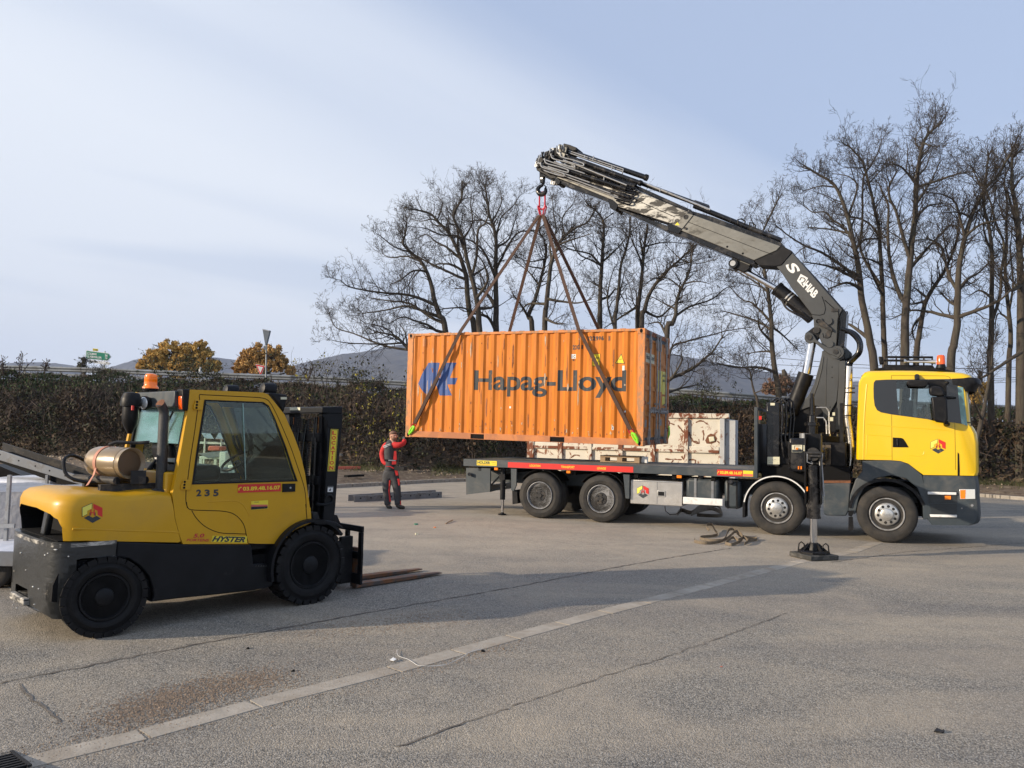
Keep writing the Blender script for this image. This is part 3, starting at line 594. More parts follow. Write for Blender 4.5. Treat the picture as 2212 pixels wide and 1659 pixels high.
  for yy in ((y0+.30, y1-.12) if n_ == 0 else (y0+.12, y1-.30)):
   lb = MB(); lb.cyl((.020, yy, .045), (.020, yy, Hc-.05), .019, 12)
   for zz in (.10, .16, .95, Hc-.2): lb.box((.0, yy, zz), (.05, .075, .05))
   lb.box((.02, yy, Hc-.30), (.05, .07, .22)); lb.box((.02, yy, .27), (.05, .07, .20)); lb.box((.02, yy, .06), (.055, .05, .05)); lb.box((.02, yy, Hc-.06), (.055, .05, .05))
   b = obj('locking_bar', lb, M['galv'], d)
   hb = MB(); s = 1 if yy < (y0+y1)/2 else -1; hb.box((.05, yy + s*.13, .78), (.014, .36, .036)); hb.box((.045, yy, .78), (.05,.07,.09)); hb.box((.03, yy+s*.24, .80), (.05,.05,.14))
   obj('handle', hb, M['galv'], b)
  hg = MB();
  for zz in (.35, .95, 1.55, 2.15): hg.box((-.02, .07 if n_ == 0 else Wc-.07, zz), (.05, .13, .085))
  obj('hinges', hg, M['post_rust'], d)
 q = lambda y0, y1, z0, z1: [(-.026, y0, z0), (-.026, y1, z0), (-.026, y1, z1), (-.026, y0, z1)]
 dl = MB().slab(q(.20, .98, 1.86, 2.07), (-.003, 0, 0)); dl = obj('door_label', dl, M['label_cream'], t, smooth=0)
 obj('writing', text_on(MB(), 'Hapag-Lloyd', [(-.0235, .23, 1.90), (-.0235, .95, 1.90), (-.0235, .95, 2.04), (-.0235, .23, 2.04)], .02), M['letter_black'], dl, smooth=0)
 o_ = obj('data_panel', MB().slab(q(1.40, 1.75, 1.25, 1.75), (-.003,0,0)).slab(q(1.80, 2.1, 1.2, 1.75), (-.003,0,0)).slab(q(1.82, 2.1, .95, 1.15), (-.003,0,0)), M['pale_yellow'], t, smooth=0)
 obj('writing', text_on(text_on(MB(), 'MAX GROSS', [(-.0235,1.82,1.62),(-.0235,2.08,1.62),(-.0235,2.08,1.68),(-.0235,1.82,1.68)]), '24000 KG', [(-.0235,1.82,1.5),(-.0235,2.08,1.5),(-.0235,2.08,1.56),(-.0235,1.82,1.56)]), M['letter_black'], o_, smooth=0)
 obj('csc_plate', MB().slab(q(.18, .36, .42, .58), (-.003,0,0)).slab(q(1.6, 1.8, .45, .6), (-.003,0,0)), M['galv'], t, smooth=0)
 xsf = sorted(set(round(p[0], 5) for p in prof))
 def on_side(name, mb, m, off=.003, parent=t):
  me = bpy.data.meshes.new(name); me.from_pydata([tuple(v) for v in mb.v], [], mb.f); b = bmesh.new(); b.from_mesh(me)
  for x_ in xsf:
   b2 = bmesh.ops.bisect_plane(b, geom=b.verts[:] + b.edges[:] + b.faces[:], plane_co=(x_, 0, 0), plane_no=(1, 0, 0))
  for z_ in lin(.158, Hc - .062, 12):
   bmesh.ops.bisect_plane(b, geom=b.verts[:] + b.edges[:] + b.faces[:], plane_co=(0, 0, z_), plane_no=(0, 0, 1))
  rows = lin(.158, Hc - .062, 12)
  xi = [p[0] for p in prof]
  def dent_at(i, j):
   xx, y = prof[i]; z = rows[j]
   return 0 if j in (0, 11) else .004 * math.sin(i*1.7 + j*.9) + (.012 * math.exp(-((z-.3)/.18)**2) * abs(math.sin(i*2.3)) if y > .03 else 0)
  for v in b.verts:
   xx = min(max(v.co.x, xi[0]), xi[-1]-1e-6); i = 0
   while i < len(xi)-2 and xi[i+1] <= xx: i += 1
   tx = (xx - xi[i]) / max(1e-6, xi[i+1]-xi[i]); jj = (v.co.z - rows[0]) / (rows[1]-rows[0]); j = min(max(int(jj), 0), 10); tz = min(max(jj-j, 0), 1)
   dd = (dent_at(i,j)*(1-tx)+dent_at(i+1,j)*tx)*(1-tz) + (dent_at(i,j+1)*(1-tx)+dent_at(i+1,j+1)*tx)*tz
   v.co.y = depth(v.co.x) + dd - off
  b.to_mesh(me); b.free(); bb = BASE[parent.name]; me.transform(Matrix.Translation(-bb)); me.materials.append(m)
  me.polygons.foreach_set('use_smooth', [True] * len(me.polygons)); me.set_sharp_from_angle(angle=R(25))
  o = bpy.data.objects.new(name, me); COL.objects.link(o); o.parent = parent; BASE[o.name] = bb; return o
 def p3(k, x, y): return F.at3(k, x, y, .03)
 def qd(k, x0, y0, x1, y1):
  a = F.at(k, x0, y1, .03); b = F.at(k, x1, y1, .03); c = F.at(k, (x0+x1)/2, y0, .03); d = F.at(k, (x0+x1)/2, y1, .03)
  z0 = d[1]; z1 = c[1]; return [(a[0],0,z0),(b[0],0,z0),(b[0],0,z1),(a[0],0,z1)]
 a = F.at('E',735,600,.03); b = F.at('E',1797,606,.03); zt = F.at('E',1345,456,.03)[1]; zb = F.at('E',980,640,.03)[1]
 on_side('company_name', text_on(MB(), 'Hapag-Lloyd', [(a[0],0,zb),(b[0],0,zb),(b[0],0,zt),(a[0],0,zt)], .022, space=.97), M['letter_black'])
 lg = MB()
 for pts in ([(417,404),(497,404),(470,508),(500,508),(532,404),(612,404),(570,510),(619,510),(603,555),(548,555),(585,632),(500,632),(470,560),(437,632),(405,632),(344,550)],):
  lg.add([p3('E', x, y) for x, y in pts], [tuple(range(len(pts)))])
 on_side('company_mark', lg, M['letter_blue'])
 for s_, bx_ in (('322996', (1524,218,1642,250)), ('5', (1674,221,1684,248)), ('22G', (1422,280,1476,312)), ('1', (1486,280,1494,308)), ('01', (1421,378,1440,392))):
  on_side('serial_number', text_on(MB(), s_, qd('E', *bx_), .05, space=1.2), M['letter_black'])
 fr_ = MB(); x0, y0, x1, y1 = 1671, 217, 1688, 252
 for a_, b_, c_, d_ in ((x0,y0,x1,y0+1.5),(x0,y1-1.5,x1,y1),(x0,y0,x0+1.3,y1),(x1-1.3,y0,x1,y1)): fr_.add([p3('E',a_,b_),p3('E',c_,b_),p3('E',c_,d_),p3('E',a_,d_)], [(0,1,2,3)])
 on_side('check_digit_frame', fr_, M['letter_black'])
 def plate(k, x0, y0, x1, y1, m, name, off=.004):
  q_ = qd(k, x0, y0, x1, y1); return on_side(name, MB().add(q_, [(0,1,2,3)]), m, off)
 s1 = plate('E', 1560,341,1616,427, M['letter_black'], 'height_sticker'); s2 = plate('E', 1563,344,1613,424, M['sticker_yellow'], 'height_sticker_face', .006)
 on_side('height_writing', text_on(text_on(MB(), '2,6m', qd('E',1567,360,1610,380), .015), "8'6\"", qd('E',1580,392,1608,414), .015), M['letter_black'], .008)
 tri = [p3('E',1762,340),p3('E',1789,411),p3('E',1720,408)]; on_side('warning_triangle', MB().add(tri, [(0,1,2)]), M['letter_black'], .004)
 c_ = (tri[0]+tri[1]+tri[2])/3; on_side('warning_triangle_face', MB().add([c_ + (v-c_)*.84 for v in tri], [(0,1,2)]), M['sticker_yellow'], .006)
 on_side('warning_writing', text_on(MB(), 'DANGER', qd('E',1746,376,1772,382), .01), M['letter_black'], .008)
 plate('E', 1414,344,1445,375, M['white'], 'ic_sticker', .004); on_side('ic_writing', text_on(MB(), 'i C', qd('E',1418,350,1441,370), .02), M['letter_black'], .006)
 plate('E', 1698,848,1711,872, M['white'], 'small_sticker', .004); on_side('sticker_writing', text_on(MB(), '1', qd('E',1702,852,1707,868), .03), M['letter_black'], .006)
 plate('E', 1782,738,1796,750, M['white'], 'torn_sticker', .004); plate('E', 983,708,996,722, M['white'], 'torn_sticker', .004); plate('E', 1770,425,1788,458, M['white'], 'paint_patch', .006)
 plate('E', 384,235,402,292, M['orange_worn'], 'vent', .010)
 rk = MB(); wk = MB(); rr = random.Random(12)
 for i in range(150):
  rib = rr.randrange(21); l = prof[0][0] + pitch*(rib + (.0 if rr.random() < .8 else .5)) + rr.gauss(0,.015); low = rr.random() < .45
  z = abs(rr.gauss(0,.14)) + .19 if low else rr.uniform(.25, 2.45); a = rr.uniform(.006,.022); h = rr.uniform(.01,.05) if low or rr.random() < .5 else rr.uniform(.06,.28)
  if l < -5.86 or l > -.2: continue
  n = 8; pts = [(l + a*math.cos(6.28*k/n)*rr.uniform(.4,1.3), 0, min(2.5, max(.17, z + h*math.sin(6.28*k/n)*rr.uniform(.5,1.2)))) for k in range(n)]; (rk if rr.random() < .6 else wk).add(pts, [tuple(range(n))])
 on_side('rust_marks', rk, M['post_rust'], .0045); on_side('scraped_paint', wk, M['scrape'], .0048)
 return t
container()
def sling_set():
 F = CON
 ring = at_depth(1171, 452, 19.28); t = thing('lifting_sling', 'four brown slings on red chain links holding the orange container below the hook', 'sling', WORLD, tuple(ring))
 up = Vector((0, 0, 1))
 def link(c, d, r, L, w, side):               # oval chain link
  pts = []; side = Vector(side).normalized(); d = Vector(d).normalized()
  for i in range(25):
   a = 2*math.pi*i/24; pts.append(Vector(c) + side*math.cos(a)*w + d*(math.sin(a)*w + (L/2-w)*(1 if math.sin(a) > 0 else -1)))
  return MB().tube(pts, r, 8, cap=False)
 sx = Vector((.93,-.36,0)); wy = Vector((.36,.93,0))
 obj('master_link', link(ring + up*.22, up, .022, .44, .085, (.8,-.6,0)), M['sling_red'], t)
 for k in (-1, 1): obj('chain_link', link(ring + up*(-.04) + sx*.07*k, (.25*k,0,1), .017, .26, .055, wy), M['sling_red'], t)
 legs = [('E',640,192,-6.058,0.0,891.6,918.7),('E',1466,178,0,0,1361,931)]
 def leg(top, path, end, hookdir, far=False):
  sd = Vector((.94,-.34,0)); p0 = ring + up*(-.06) + (path[0]-ring).normalized()*.12
  pts = [p0] + path + [end]; g_ = []
  tot = []
  for i in range(len(pts)-1):
   for j in range(12): tot.append(pts[i].lerp(pts[i+1], j/12))
  tot.append(pts[-1])
  mb = MB()
  for k in (-1, 1):
   off = [p + sd*.022*k + (F.W*-.02) for p in tot]; mb.ribbon(off, .040, .020, sd)
  mb.ribbon([tot[-7], tot[-5], tot[-3], tot[-1]], .085, .05, sd)
  l = obj('sling_leg', mb, M['sling'], t, smooth=0)
  a = end; b = hookdir; dd = (b-a).normalized()
  obj('shackle', link(a + dd*.05, dd, .016, .16, .05, sd), M['sling_red'], l)
  hk = MB(); m_ = a.lerp(b, .55); L = (b-a).length
  hk.tube([a + dd*.08, a.lerp(b,.3) + sd*.035, a.lerp(b,.65) + sd*.045, b + sd*.01], [.022,.034,.036,.018], 10); hk.tube([a + dd*.08, a.lerp(b,.3) - sd*.03, a.lerp(b,.7) - sd*.03, b], [.018,.018,.020,.018], 10)
  obj('corner_hook', hk, M['lime'], l)
 c = lambda l, w, n: F.wld((l, w, n))
 def edge(k, x, y, w): a = F.at(k, x, y, w); return F.wld((a[0], w, 2.60))
 for (ex, ey), (hx, hy, gx, gy) in (((643,200),(325,826,283,903)), ((1466,185),(1826,870,1877,965))):
  e = edge('E', ex, ey, -.03); h = F.wld(F.at3('E', hx, hy, -.06)); g_ = F.wld(F.at3('E', gx, gy, -.02)); leg(None, [e], h, g_)
 for px_, lx in ((1096, -6.0), (1305, -.05)):
  a = F.at('p', px_, 716, 2.47); e = F.wld((a[0], 2.47, 2.60)); leg(None, [e], F.wld((lx, 2.50, .55)), F.wld((lx, 2.47, .08)), True)
sling_set()
def skip():
 base = gnd(*P('S', 75, 620)); F = yawframe(0.61, 28.0, R(-25.5), 0.0)
 t = thing('steel_skip', 'rust streaked white steel skip with a tall end wall behind the lorry', 'skip', F, (0,0,0))
 l0 = F.at('S',62,400,0)[0]; l1 = F.at('S',1925,400,0)[0]; l2 = F.at('S',1436,130,0)[0]
 zr = F.at('S',100,388,0)[1]; zb = .12; zm0 = F.at('S',240,450,0)[1]; zt = F.at('S',1700,165,0)[1]; zt2 = F.at('S',1700,128,0)[1]
 zr2 = F.at('S',1500,432,0)[1]
 W_ = 2.3
 obj('side_wall', MB().bx(l0, l1, .05, .07, zb, zr), M['skip_white'], t)
 obj('far_side_wall', MB().bx(l0, l1, W_-.07, W_-.05, zb, zr), M['skip_white'], t)
 obj('end_wall_panel', MB().bx(l2-.9, l1, .048, .068, zr, zt), M['skip_white'], t)
 posts = [(66,128,388),(362,405,396),(655,690,410),(948,990,422),(1258,1302,425),(1582,1622,170)]
 for a, b, top in posts:
  x0 = F.at('S',a,500,0)[0]; x1 = F.at('S',b,500,0)[0]; z1 = F.at('S',(a+b)/2,top,0)[1]
  obj('rib', MB().bx(x0, x1, -.05, .045, zb, max(z1, zr+.01)), M['skip_frame'], t, bevel=.008)
 xs_ = [F.at('S',v,500,0)[0] for v in (128,362,405,655,690,948,990,1258,1302,1582,1622,1922)]
 tr = MB(); lo = MB()
 for a, b in zip(xs_[::2], xs_[1::2]):
  lo.bx(a+.002, b-.002, -.01, .045, zr-.24, zr-.02);
  tr.bx(a+.002, b-.002, -.03, .045, zm0-.02, zm0+.08)
 obj('upper_rail', lo, M['skip_white'], t, bevel=.02); obj('mid_rail', tr, M['skip_frame'], t, bevel=.02)
 obj('top_beam', MB().bx(l2-.9, F.at('S',2020,150,0)[0], -.03, .10, zt, zt2+.04), M['skip_frame'], t, bevel=.02)
 xe0 = F.at('S',1928,400,0)[0]; xe1 = F.at('S',1975,400,0)[0]
 obj('end_post', MB().bx(xe0, xe1, -.03, .12, zb, zt), M['skip_grey'], t, bevel=.01)
 obj('end_post', MB().bx(xe1+.01, xe1+.32, .1, .2, zb, zt-.05), M['skip_grey'], t, bevel=.01)
 obj('end_wall', MB().bx(xe1, xe1+.04, .2, W_, zb, zt), M['skip_grey'], t)
 obj('rear_end_wall', MB().bx(l0, l0+.04, .08, W_-.08, zb, zr), M['skip_white'], t)
 obj('floor', MB().bx(l0, l1, .08, W_-.08, .1, .2), M['rust'], t)
 obj('skid', MB().bx(l0, l1, .5, .62, .0, .1).bx(l0, l1, W_-.62, W_-.5, .0, .1), M['rust'], t)
 hole = [(1810,330),(1840,312),(1880,325),(1902,360),(1890,395),(1845,412),(1800,410),(1785,380)]
 obj('rusted_hole', MB().prism(F.poly('S', hole, .04), .042, .047), M['rust'], t, smooth=0)
 obj('rag_in_hole', MB().prism(F.poly('S', [(1818,345),(1870,340),(1880,385),(1828,395)], .0), .0, .040), M['label_cream'], t, bevel=.02)
 rs = MB(); rnd_ = random.Random(11)
 strokes = [[(1695,205),(1740,190),(1780,200),(1810,225)],[(1635,300),(1640,340),(1690,400),(1725,410)],[(1660,385),(1700,390),(1728,410),(1725,365)],[(1520,235),(1545,260),(1580,305)],[(1765,280),(1772,330),(1765,380)],[(1440,210),(1490,230)],[(1400,560),(1480,562),(1560,565)],[(1455,595),(1480,570)],[(1630,568),(1690,570),(1688,610)],[(1900,385),(1940,410),(1965,375)],[(490,545),(530,520),(575,530)],[(545,430),(590,450),(640,440)],[(1370,480),(1400,465)],[(1110,480),(1140,455),(1180,465)],[(1560,530),(1600,600)]]
 for s_ in strokes:
  pts = [F.at3('S', x, y, .046) for x, y in s_]; P_ = smooth_poly([tuple(p) for p in pts], 5) if len(pts) > 2 else pts
  P_ = [p + Vector((rnd_.uniform(-.008,.008), 0, rnd_.uniform(-.008,.008))) for p in P_]
  rs.ribbon([Vector((p[0], .044, p[2])) for p in P_], .05, .005, (0,1,0)) if False else None
  vs = [];
  for i, p in enumerate(P_):
   d = (P_[min(i+1,len(P_)-1)] - P_[max(i-1,0)]).normalized(); s = Vector((-d.z,0,d.x)); ww = .026 * rnd_.uniform(.4,1.1)
   vs += [Vector((p.x,.044,p.z)) + s*ww, Vector((p.x,.044,p.z)) - s*ww]
  rs.add(vs, [(2*i,2*i+1,2*i+3,2*i+2) for i in range(len(P_)-1)])
 obj('rust_scar', rs, M['rust'], t, smooth=0)
skip()
def wheel(parent, c, r, wdt, kind, steer=0.0, name='wheel'):
 """c = centre of the outer face; axis runs to +w. kind: 'steer', 'drive', 'fork_front', 'fork_rear'"""
 c = Vector(c); Rz = Matrix.Rotation(steer, 3, 'Z'); ax = Vector((0, 1, 0)); lk = {}
 def fin(mb):
  if steer:
   for i, v in enumerate(mb.v): mb.v[i] = tuple(c + Rz @ (Vector(v) - c))
  return mb
 rim = {'steer': .30, 'drive': .30}.get(kind, r*.60)
 ty = M['tyre'] if kind in ('steer', 'drive') else M['tyre_black']
 mb = MB(); e = .035
 prof = [(.055, rim+.005), (.02, rim+.03), (.0, rim+.09), (.004, r-.10), (.018, r-.035), (.045, r-.006), (.065, r), (wdt-.065, r), (wdt-.045, r-.006), (wdt-.018, r-.035), (wdt, r-.10), (wdt, rim+.09), (wdt-.03, rim+.01)]
 if kind.startswith('fork'): prof = [(.03, rim-.005), (.012, rim+.01), (.0, rim+.04), (.0, r-.085), (.008, r-.075), (.012, r-.022), (wdt-.012, r-.022), (wdt, r-.085), (wdt, rim+.05), (wdt-.03, rim)]
 mb.lathe(c, ax, prof, 56)
 if kind == 'steer' or kind == 'drive':
  for gx in (.10, .15, wdt-.15, wdt-.10): pass
 if kind.startswith('fork'):                      # chunky solid-tyre lugs
  n = 26; rear_ = kind == 'fork_rear'
  for i in range(n):
   a = 2*math.pi*i/n; rot = Matrix.Rotation(-a, 3, 'Y'); rad = Vector((math.cos(a), 0, math.sin(a)))
   for s_, w0, w1 in ((0, -.002, wdt*.5), (1, wdt*.5, wdt+.002)):
    da = (math.pi/n) * s_; a2 = a + da; rot = Matrix.Rotation(-a2, 3, 'Y'); rad = Vector((math.cos(a2), 0, math.sin(a2)))
    mb.box(c + rad*(r-(.024 if rear_ else .022)) + ax*(w0+w1)/2, (.048, abs(w1-w0), 2*math.pi*r/n*(.84 if rear_ else .74)), rot)
 ty_o = obj(name, fin(mb), ty, parent, smooth=35);
 if kind == 'steer':
  o_ = obj('rim', fin(MB().lathe(c, ax, [(.062,.30),(.030,.297),(.028,.285),(.055,.272),(.10,.262),(.11,.225),(.045,.205),(.035,.19),(.035,.02)], 48)), M['rim_grey'], ty_o)
  hl = MB()
  for i in range(10): a = 2*math.pi*(i+.5)/10; hl.cyl(c + Vector((math.cos(a)*.245, .078, math.sin(a)*.245)), c + Vector((math.cos(a)*.245, .10, math.sin(a)*.245)), .022, 10)
  obj('vent_hole', fin(hl), M['dark_in'], ty_o)
  cap = MB().lathe(c, ax, [(.040,.196),(.012,.192),(.004,.175),(.002,.115),(-.028,.105),(-.036,.09),(-.036,.0)], 40); obj('hub_cover', fin(cap), M['alu'], ty_o)
  nt_ = MB()
  for i in range(10): a = 2*math.pi*i/10+.15; p = c + Vector((math.cos(a)*.150, 0, math.sin(a)*.150)); nt_.cyl(p + ax*.01, p - ax*.0015, .025, 12)
  obj('nut_recess', fin(nt_), M['dark_in'], ty_o)
  n2 = MB()
  for i in range(10): a = 2*math.pi*i/10+.15; p = c + Vector((math.cos(a)*.150, 0, math.sin(a)*.150)); n2.cyl(p, p - ax*.012, .014, 6)
  obj('wheel_nut', fin(n2), M['hub_dark'], ty_o)
  obj('hub_writing', fin(text_on(MB(), 'SCANIA', [c+Vector((-.07,-.037,-.016)), c+Vector((.07,-.037,-.016)), c+Vector((.07,-.037,.016)), c+Vector((-.07,-.037,.016))], .02)), M['galv'], ty_o, smooth=0)
 elif kind == 'drive':
  obj('rim', fin(MB().lathe(c, ax, [(.055,.302),(.012,.300),(.008,.292),(.02,.284),(.07,.270),(.16,.262),(.175,.235),(.19,.16),(.18,.14)], 48)), M['rim_grey'], ty_o)
  hl = MB()
  for i in range(8): a = 2*math.pi*(i+.5)/8; p = c + Vector((math.cos(a)*.205, .0, math.sin(a)*.205)); hl.box(p + ax*.183, (.04,.012,.06), Matrix.Rotation(-a, 3, 'Y'))
  obj('vent_hole', fin(hl), M['dark_in'], ty_o)
  obj('hub', fin(MB().lathe(c, ax, [(.19,.150),(.06,.140),(.045,.125),(.04,.05),(.02,.045),(.02,0)], 32)), M['hub_dark'], ty_o)
  n2 = MB()
  for i in range(10): a = 2*math.pi*i/10; p = c + Vector((math.cos(a)*.175, 0, math.sin(a)*.175)); n2.cyl(p+ax*.19, p + ax*.13, .014, 6)
  for i in range(5): a = 2*math.pi*i/5; p = c + Vector((math.cos(a)*.085, 0, math.sin(a)*.085)); n2.box(p+ax*.040, (.03,.012,.02), Matrix.Rotation(-a,3,'Y'))
  obj('wheel_nut', fin(n2), M['dark_in'], ty_o)
  c2 = c + ax*(wdt+.045); obj('inner_tyre', fin(MB().lathe(c2, ax, prof, 56)), ty, parent, smooth=35)
 else:
  q = rim
  obj('rim', fin(MB().lathe(c, ax, [(.03,q),(.012,q-.004),(.012,q-.02),(.05,q-.04),(.075,q*.72),(.06,q*.60),(.06,q*.40),(.02,q*.36),(.012,q*.30),(.012,0)], 40)), M['fl_black'], ty_o)
  if kind == 'fork_front':
   n2 = MB()
   for i in range(8): a = 2*math.pi*i/8; p = c + Vector((math.cos(a)*q*.52, 0, math.sin(a)*q*.52)); n2.cyl(p+ax*.06, p + ax*.035, .013, 6)
   obj('wheel_nut', fin(n2), M['hub_dark'], ty_o)
 return ty_o
def lorry():
 F = TRK; C0 = (-1.27, 1.25, 0)
 t = thing('crane_lorry', 'yellow cab flatbed lorry with a raised black loader crane lifting the orange container', 'lorry', F, (-3.2, 1.25, 0))
 W2 = 2.5; A = lambda k, x, y, w=0.0: F.at(k, x, y, w)
 for l, kind in ((.0, 'steer'), (-1.93, 'steer'), (-5.51, 'drive'), (-6.93, 'drive')):
  r = .515 if kind == 'steer' else .50
  wheel(t, (l, .0, r + .005), r, .315 if kind == 'steer' else .27, kind)
  mbw = MB().lathe((l, W2-.60, r+.005), (0,1,0), [(0,.3),(0,r-.08),(.04,r),(.28,r),(.30,r),(.32,r-.02),(.33,r),(.56,r),(.60,r-.08),(.60,.3)], 40)
  obj('wheel', mbw, M['tyre'], t, smooth=35, label='wheel on the far side')
 for l in (0,-1.93,-5.51,-6.93): obj('axle', MB().lathe((l,.4,.5), (0,1,0), [(0,.09),(.6,.09),(.68,.2),(1.0,.2),(1.08,.09),(W2-.8,.09)], 16), M['dark_in'], t)
 obj('chassis_rail', MB().bx(-8.7, 1.0, .82, .90, .70, .98), M['anthracite'], t); obj('chassis_rail', MB().bx(-8.7, 1.0, 1.6, 1.68, .70, .98), M['anthracite'], t)
 obj('engine_block', MB().bx(-.6, .9, .85, 1.65, .45, 1.1), M['dark_in'], t)
 cm = MB()
 for l in (-8.5,-7.6,-6.2,-4.8,-4,-3.2): cm.bx(l, l+.08, .08, W2-.08, .985, 1.085)
 obj('cross_member', cm, M['dark_in'], t)
 zt = 1.25; zb = 1.085; l0 = -8.85; l1 = -2.34
 obj('deck_side_rail', MB().bx(l0, l1, .0, .06, zb, zt), M['anthracite'], t, bevel=.005); obj('deck_side_rail', MB().bx(l0, l1, W2-.06, W2, zb, zt), M['anthracite'], t, bevel=.005)
 obj('deck_end_rail', MB().bx(l0, l0+.06, .0625, W2-.0625, zb, zt), M['anthracite'], t)
 rr = random.Random(4); l = l0+.062
 while l < l1-.1:
  n = min(rr.choice((.62, .62, 1.24)), l1-.002-l); ys = [.0625, .85, 1.65, W2-.0625]
  for a, b in zip(ys, ys[1:]): obj('deck_plate', MB().bx(l+.003, l+n-.003, a+.003, b-.003, zt-.05, zt-.004 + rr.uniform(-.004,.003)), M['deck'] if rr.random() < .65 else M['deck_dark'], t)
  l += n
 q = [F.at3('F',368,262,-.001), F.at3('F',1278,305,-.001), F.at3('F',1278,277,-.001), F.at3('F',368,235,-.001)]
 z0 = 1.095; z1 = 1.215; la = q[0][0]; lb = q[1][0]; qq = lambda a, b, z0, z1, w=-.0015: [Vector((a,w,z0)),Vector((b,w,z0)),Vector((b,w,z1)),Vector((a,w,z1))]
 st = obj('red_banner', MB().slab(qq(la, lb, z0, z1), (0,-.002,0)), M['red'], t, smooth=0)
 for s_, x0, x1 in (('LOCATION',527,604),('TRANSPORT',755,853),('LEVAGE',1017,1080)):
  obj('writing', text_on(MB(), s_, qq(A('F',x0,250)[0], A('F',x1,270)[0], z0+.035, z1-.035, -.0045), .02), M['sticker_yellow'], st, smooth=0)
 s1 = obj('name_sticker', MB().slab(qq(A('F',143,240)[0], A('F',288,240)[0], 1.115, 1.225), (0,-.002,0)), M['sticker_yellow'], t, smooth=0)
 obj('writing', text_on(MB(), 'HOLDER', qq(A('F',148,240)[0], A('F',240,240)[0], 1.15, 1.212, -.0045), .04), M['letter_black'], s1, smooth=0)
 obj('red_underline', MB().slab(qq(A('F',148,240)[0], A('F',240,240)[0], 1.130, 1.138, -.0036), (0,-.001,0)), M['red'], s1, smooth=0)
 obj('writing', text_on(text_on(MB(), 'manutention', qq(A('F',250,240)[0], A('F',284,240)[0], 1.182, 1.196, -.0045), .01), 'transport', qq(A('F',252,240)[0], A('F',284,240)[0], 1.145, 1.158, -.0045), .01), M['letter_black'], s1, smooth=0)
 s2 = obj('phone_sticker', MB().slab(qq(A('F',1887,320)[0], A('F',2072,320)[0], 1.11, 1.225), (0,-.002,0)), M['red'], t, smooth=0)
 obj('writing', text_on(MB(), '03.89.48.16.07', qq(A('F',1908,320)[0], A('F',2068,320)[0], 1.14, 1.20, -.0045), .035), M['sticker_yellow'], s2, smooth=0)
 hs = MB(); a_ = A('F',1897,320)[0]; hs.tube([(a_-.022,-.0045,1.14),(a_-.008,-.0045,1.165),(a_+.012,-.0045,1.195)], .007, 6); obj('handset_mark', hs, M['sticker_yellow'], s2)
 s3 = obj('advert_sticker', MB().slab(qq(A('F',2075,320)[0], A('F',2148,320)[0], 1.11, 1.225), (0,-.002,0)), M['sticker_yellow'], t, smooth=0)
 obj('picture_band', MB().slab(qq(A('F',2077,320)[0], A('F',2146,320)[0], 1.115, 1.16, -.0036), (0,-.001,0)), M['pink_bin'], s3, smooth=0)
 for x0, x1, y0, y1 in ((268,293,264,283),(792,820,292,310),(1593,1628,337,356)):
  a = A('F',x0,y1); b = A('F',x1,y0); obj('side_marker_lamp', MB().bx(a[0], b[0], .005, .05, zb-.065, zb-.008), M['marker'], t, bevel=.005)
 obj('rear_panel', MB().prism(F.poly('F', [(65,262),(240,264),(238,436),(65,457)], .08), .08, .12), M['anthracite'], t)
 obj('rear_underrun_bar', MB().bx(-8.75,-8.65,.12,W2-.12,.45,.60), M['anthracite'], t)
 br = MB();
 for a, b in (((235,400),(330,300)),((235,432),(360,400)),((240,300),(240,420))): br.cyl(F.at3('F',*a,.3), F.at3('F',*b,.3), .022, 8)
 obj('brace', br, M['anthracite'], t)
 obj('rear_light_bracket', MB().cyl(F.at3('F',88,308,.05), F.at3('F',88,308,-.02), .04, 14), M['gloss_black'], t)
 a = A('F',332,280,.16); b = A('F',332,492,.16); f_ = A('F',328,602,.16); lx = (a[0]+b[0])/2
 sg_ = obj('rear_stabiliser', MB().cyl((lx,.16,zb-.01),(lx,.16,b[1]),.060,20).cyl((lx,.16,.66),(lx,.16,.70),.075,20).bx(lx-.07,lx+.07,.10,.9,.80,.93), M['black'], t)
 obj('piston_rod', MB().cyl((lx,.16,b[1]+.02),(lx,.16,.035),.035,18), M['chrome'], sg_); obj('foot', MB().lathe((lx,.16,.008),(0,0,1),[(0,.095),(.02,.095),(.035,.04),(.06,.035)],20), M['black'], sg_)
 for pts in ([(390,268),(430,270),(428,390),(410,430),(392,425)],[(1205,310),(1250,312),(1248,486),(1222,483)]): obj('wing_bracket', MB().prism(F.poly('F', pts, .0), .003, .05), M['anthracite'], t)
 obj('mud_flap', MB().prism(F.poly('F', [(398,425),(432,425),(438,520),(400,528)], .05), .06, .45), M['black'], t)
 for l in (-5.51,-6.93): obj('mudguard', MB().arc_band((l,.505),.56,.575,35,145,.08,.62), M['dark_in'], t)
 tb = F.poly('F', [(1258,347),(1635,366),(1635,546),(1258,519)], .06); la = tb[0][0]; lb = tb[1][0]; z0 = .40; z1 = A('F',1450,356,.06)[1]
 z0 = A('F',1450,532,.06)[1]
 bx_ = obj('tool_box', MB().bx(la, lb, .065, .62, z0, min(z1, zb-.01)), M['stainless'], t, bevel=.012)
 obj('door_seam', MB().bx(la, lb, .060, .0648, z1-.028, z1-.018).bx((la+lb)/2+.02, (la+lb)/2+.026, .060, .0648, z0+.02, z1-.03), M['grey_metal'], bx_)
 a = A('F',1452,470,.05); b = A('F',1510,430,.05); lt = obj('latch', MB().bx(a[0], b[0], .05, .0595, a[1], b[1]), M['alu'], bx_, bevel=.004)
 obj('latch_recess', MB().bx(a[0]+.02, b[0]-.02, .047, .0495, a[1]+.02, b[1]-.02), M['black'], lt)
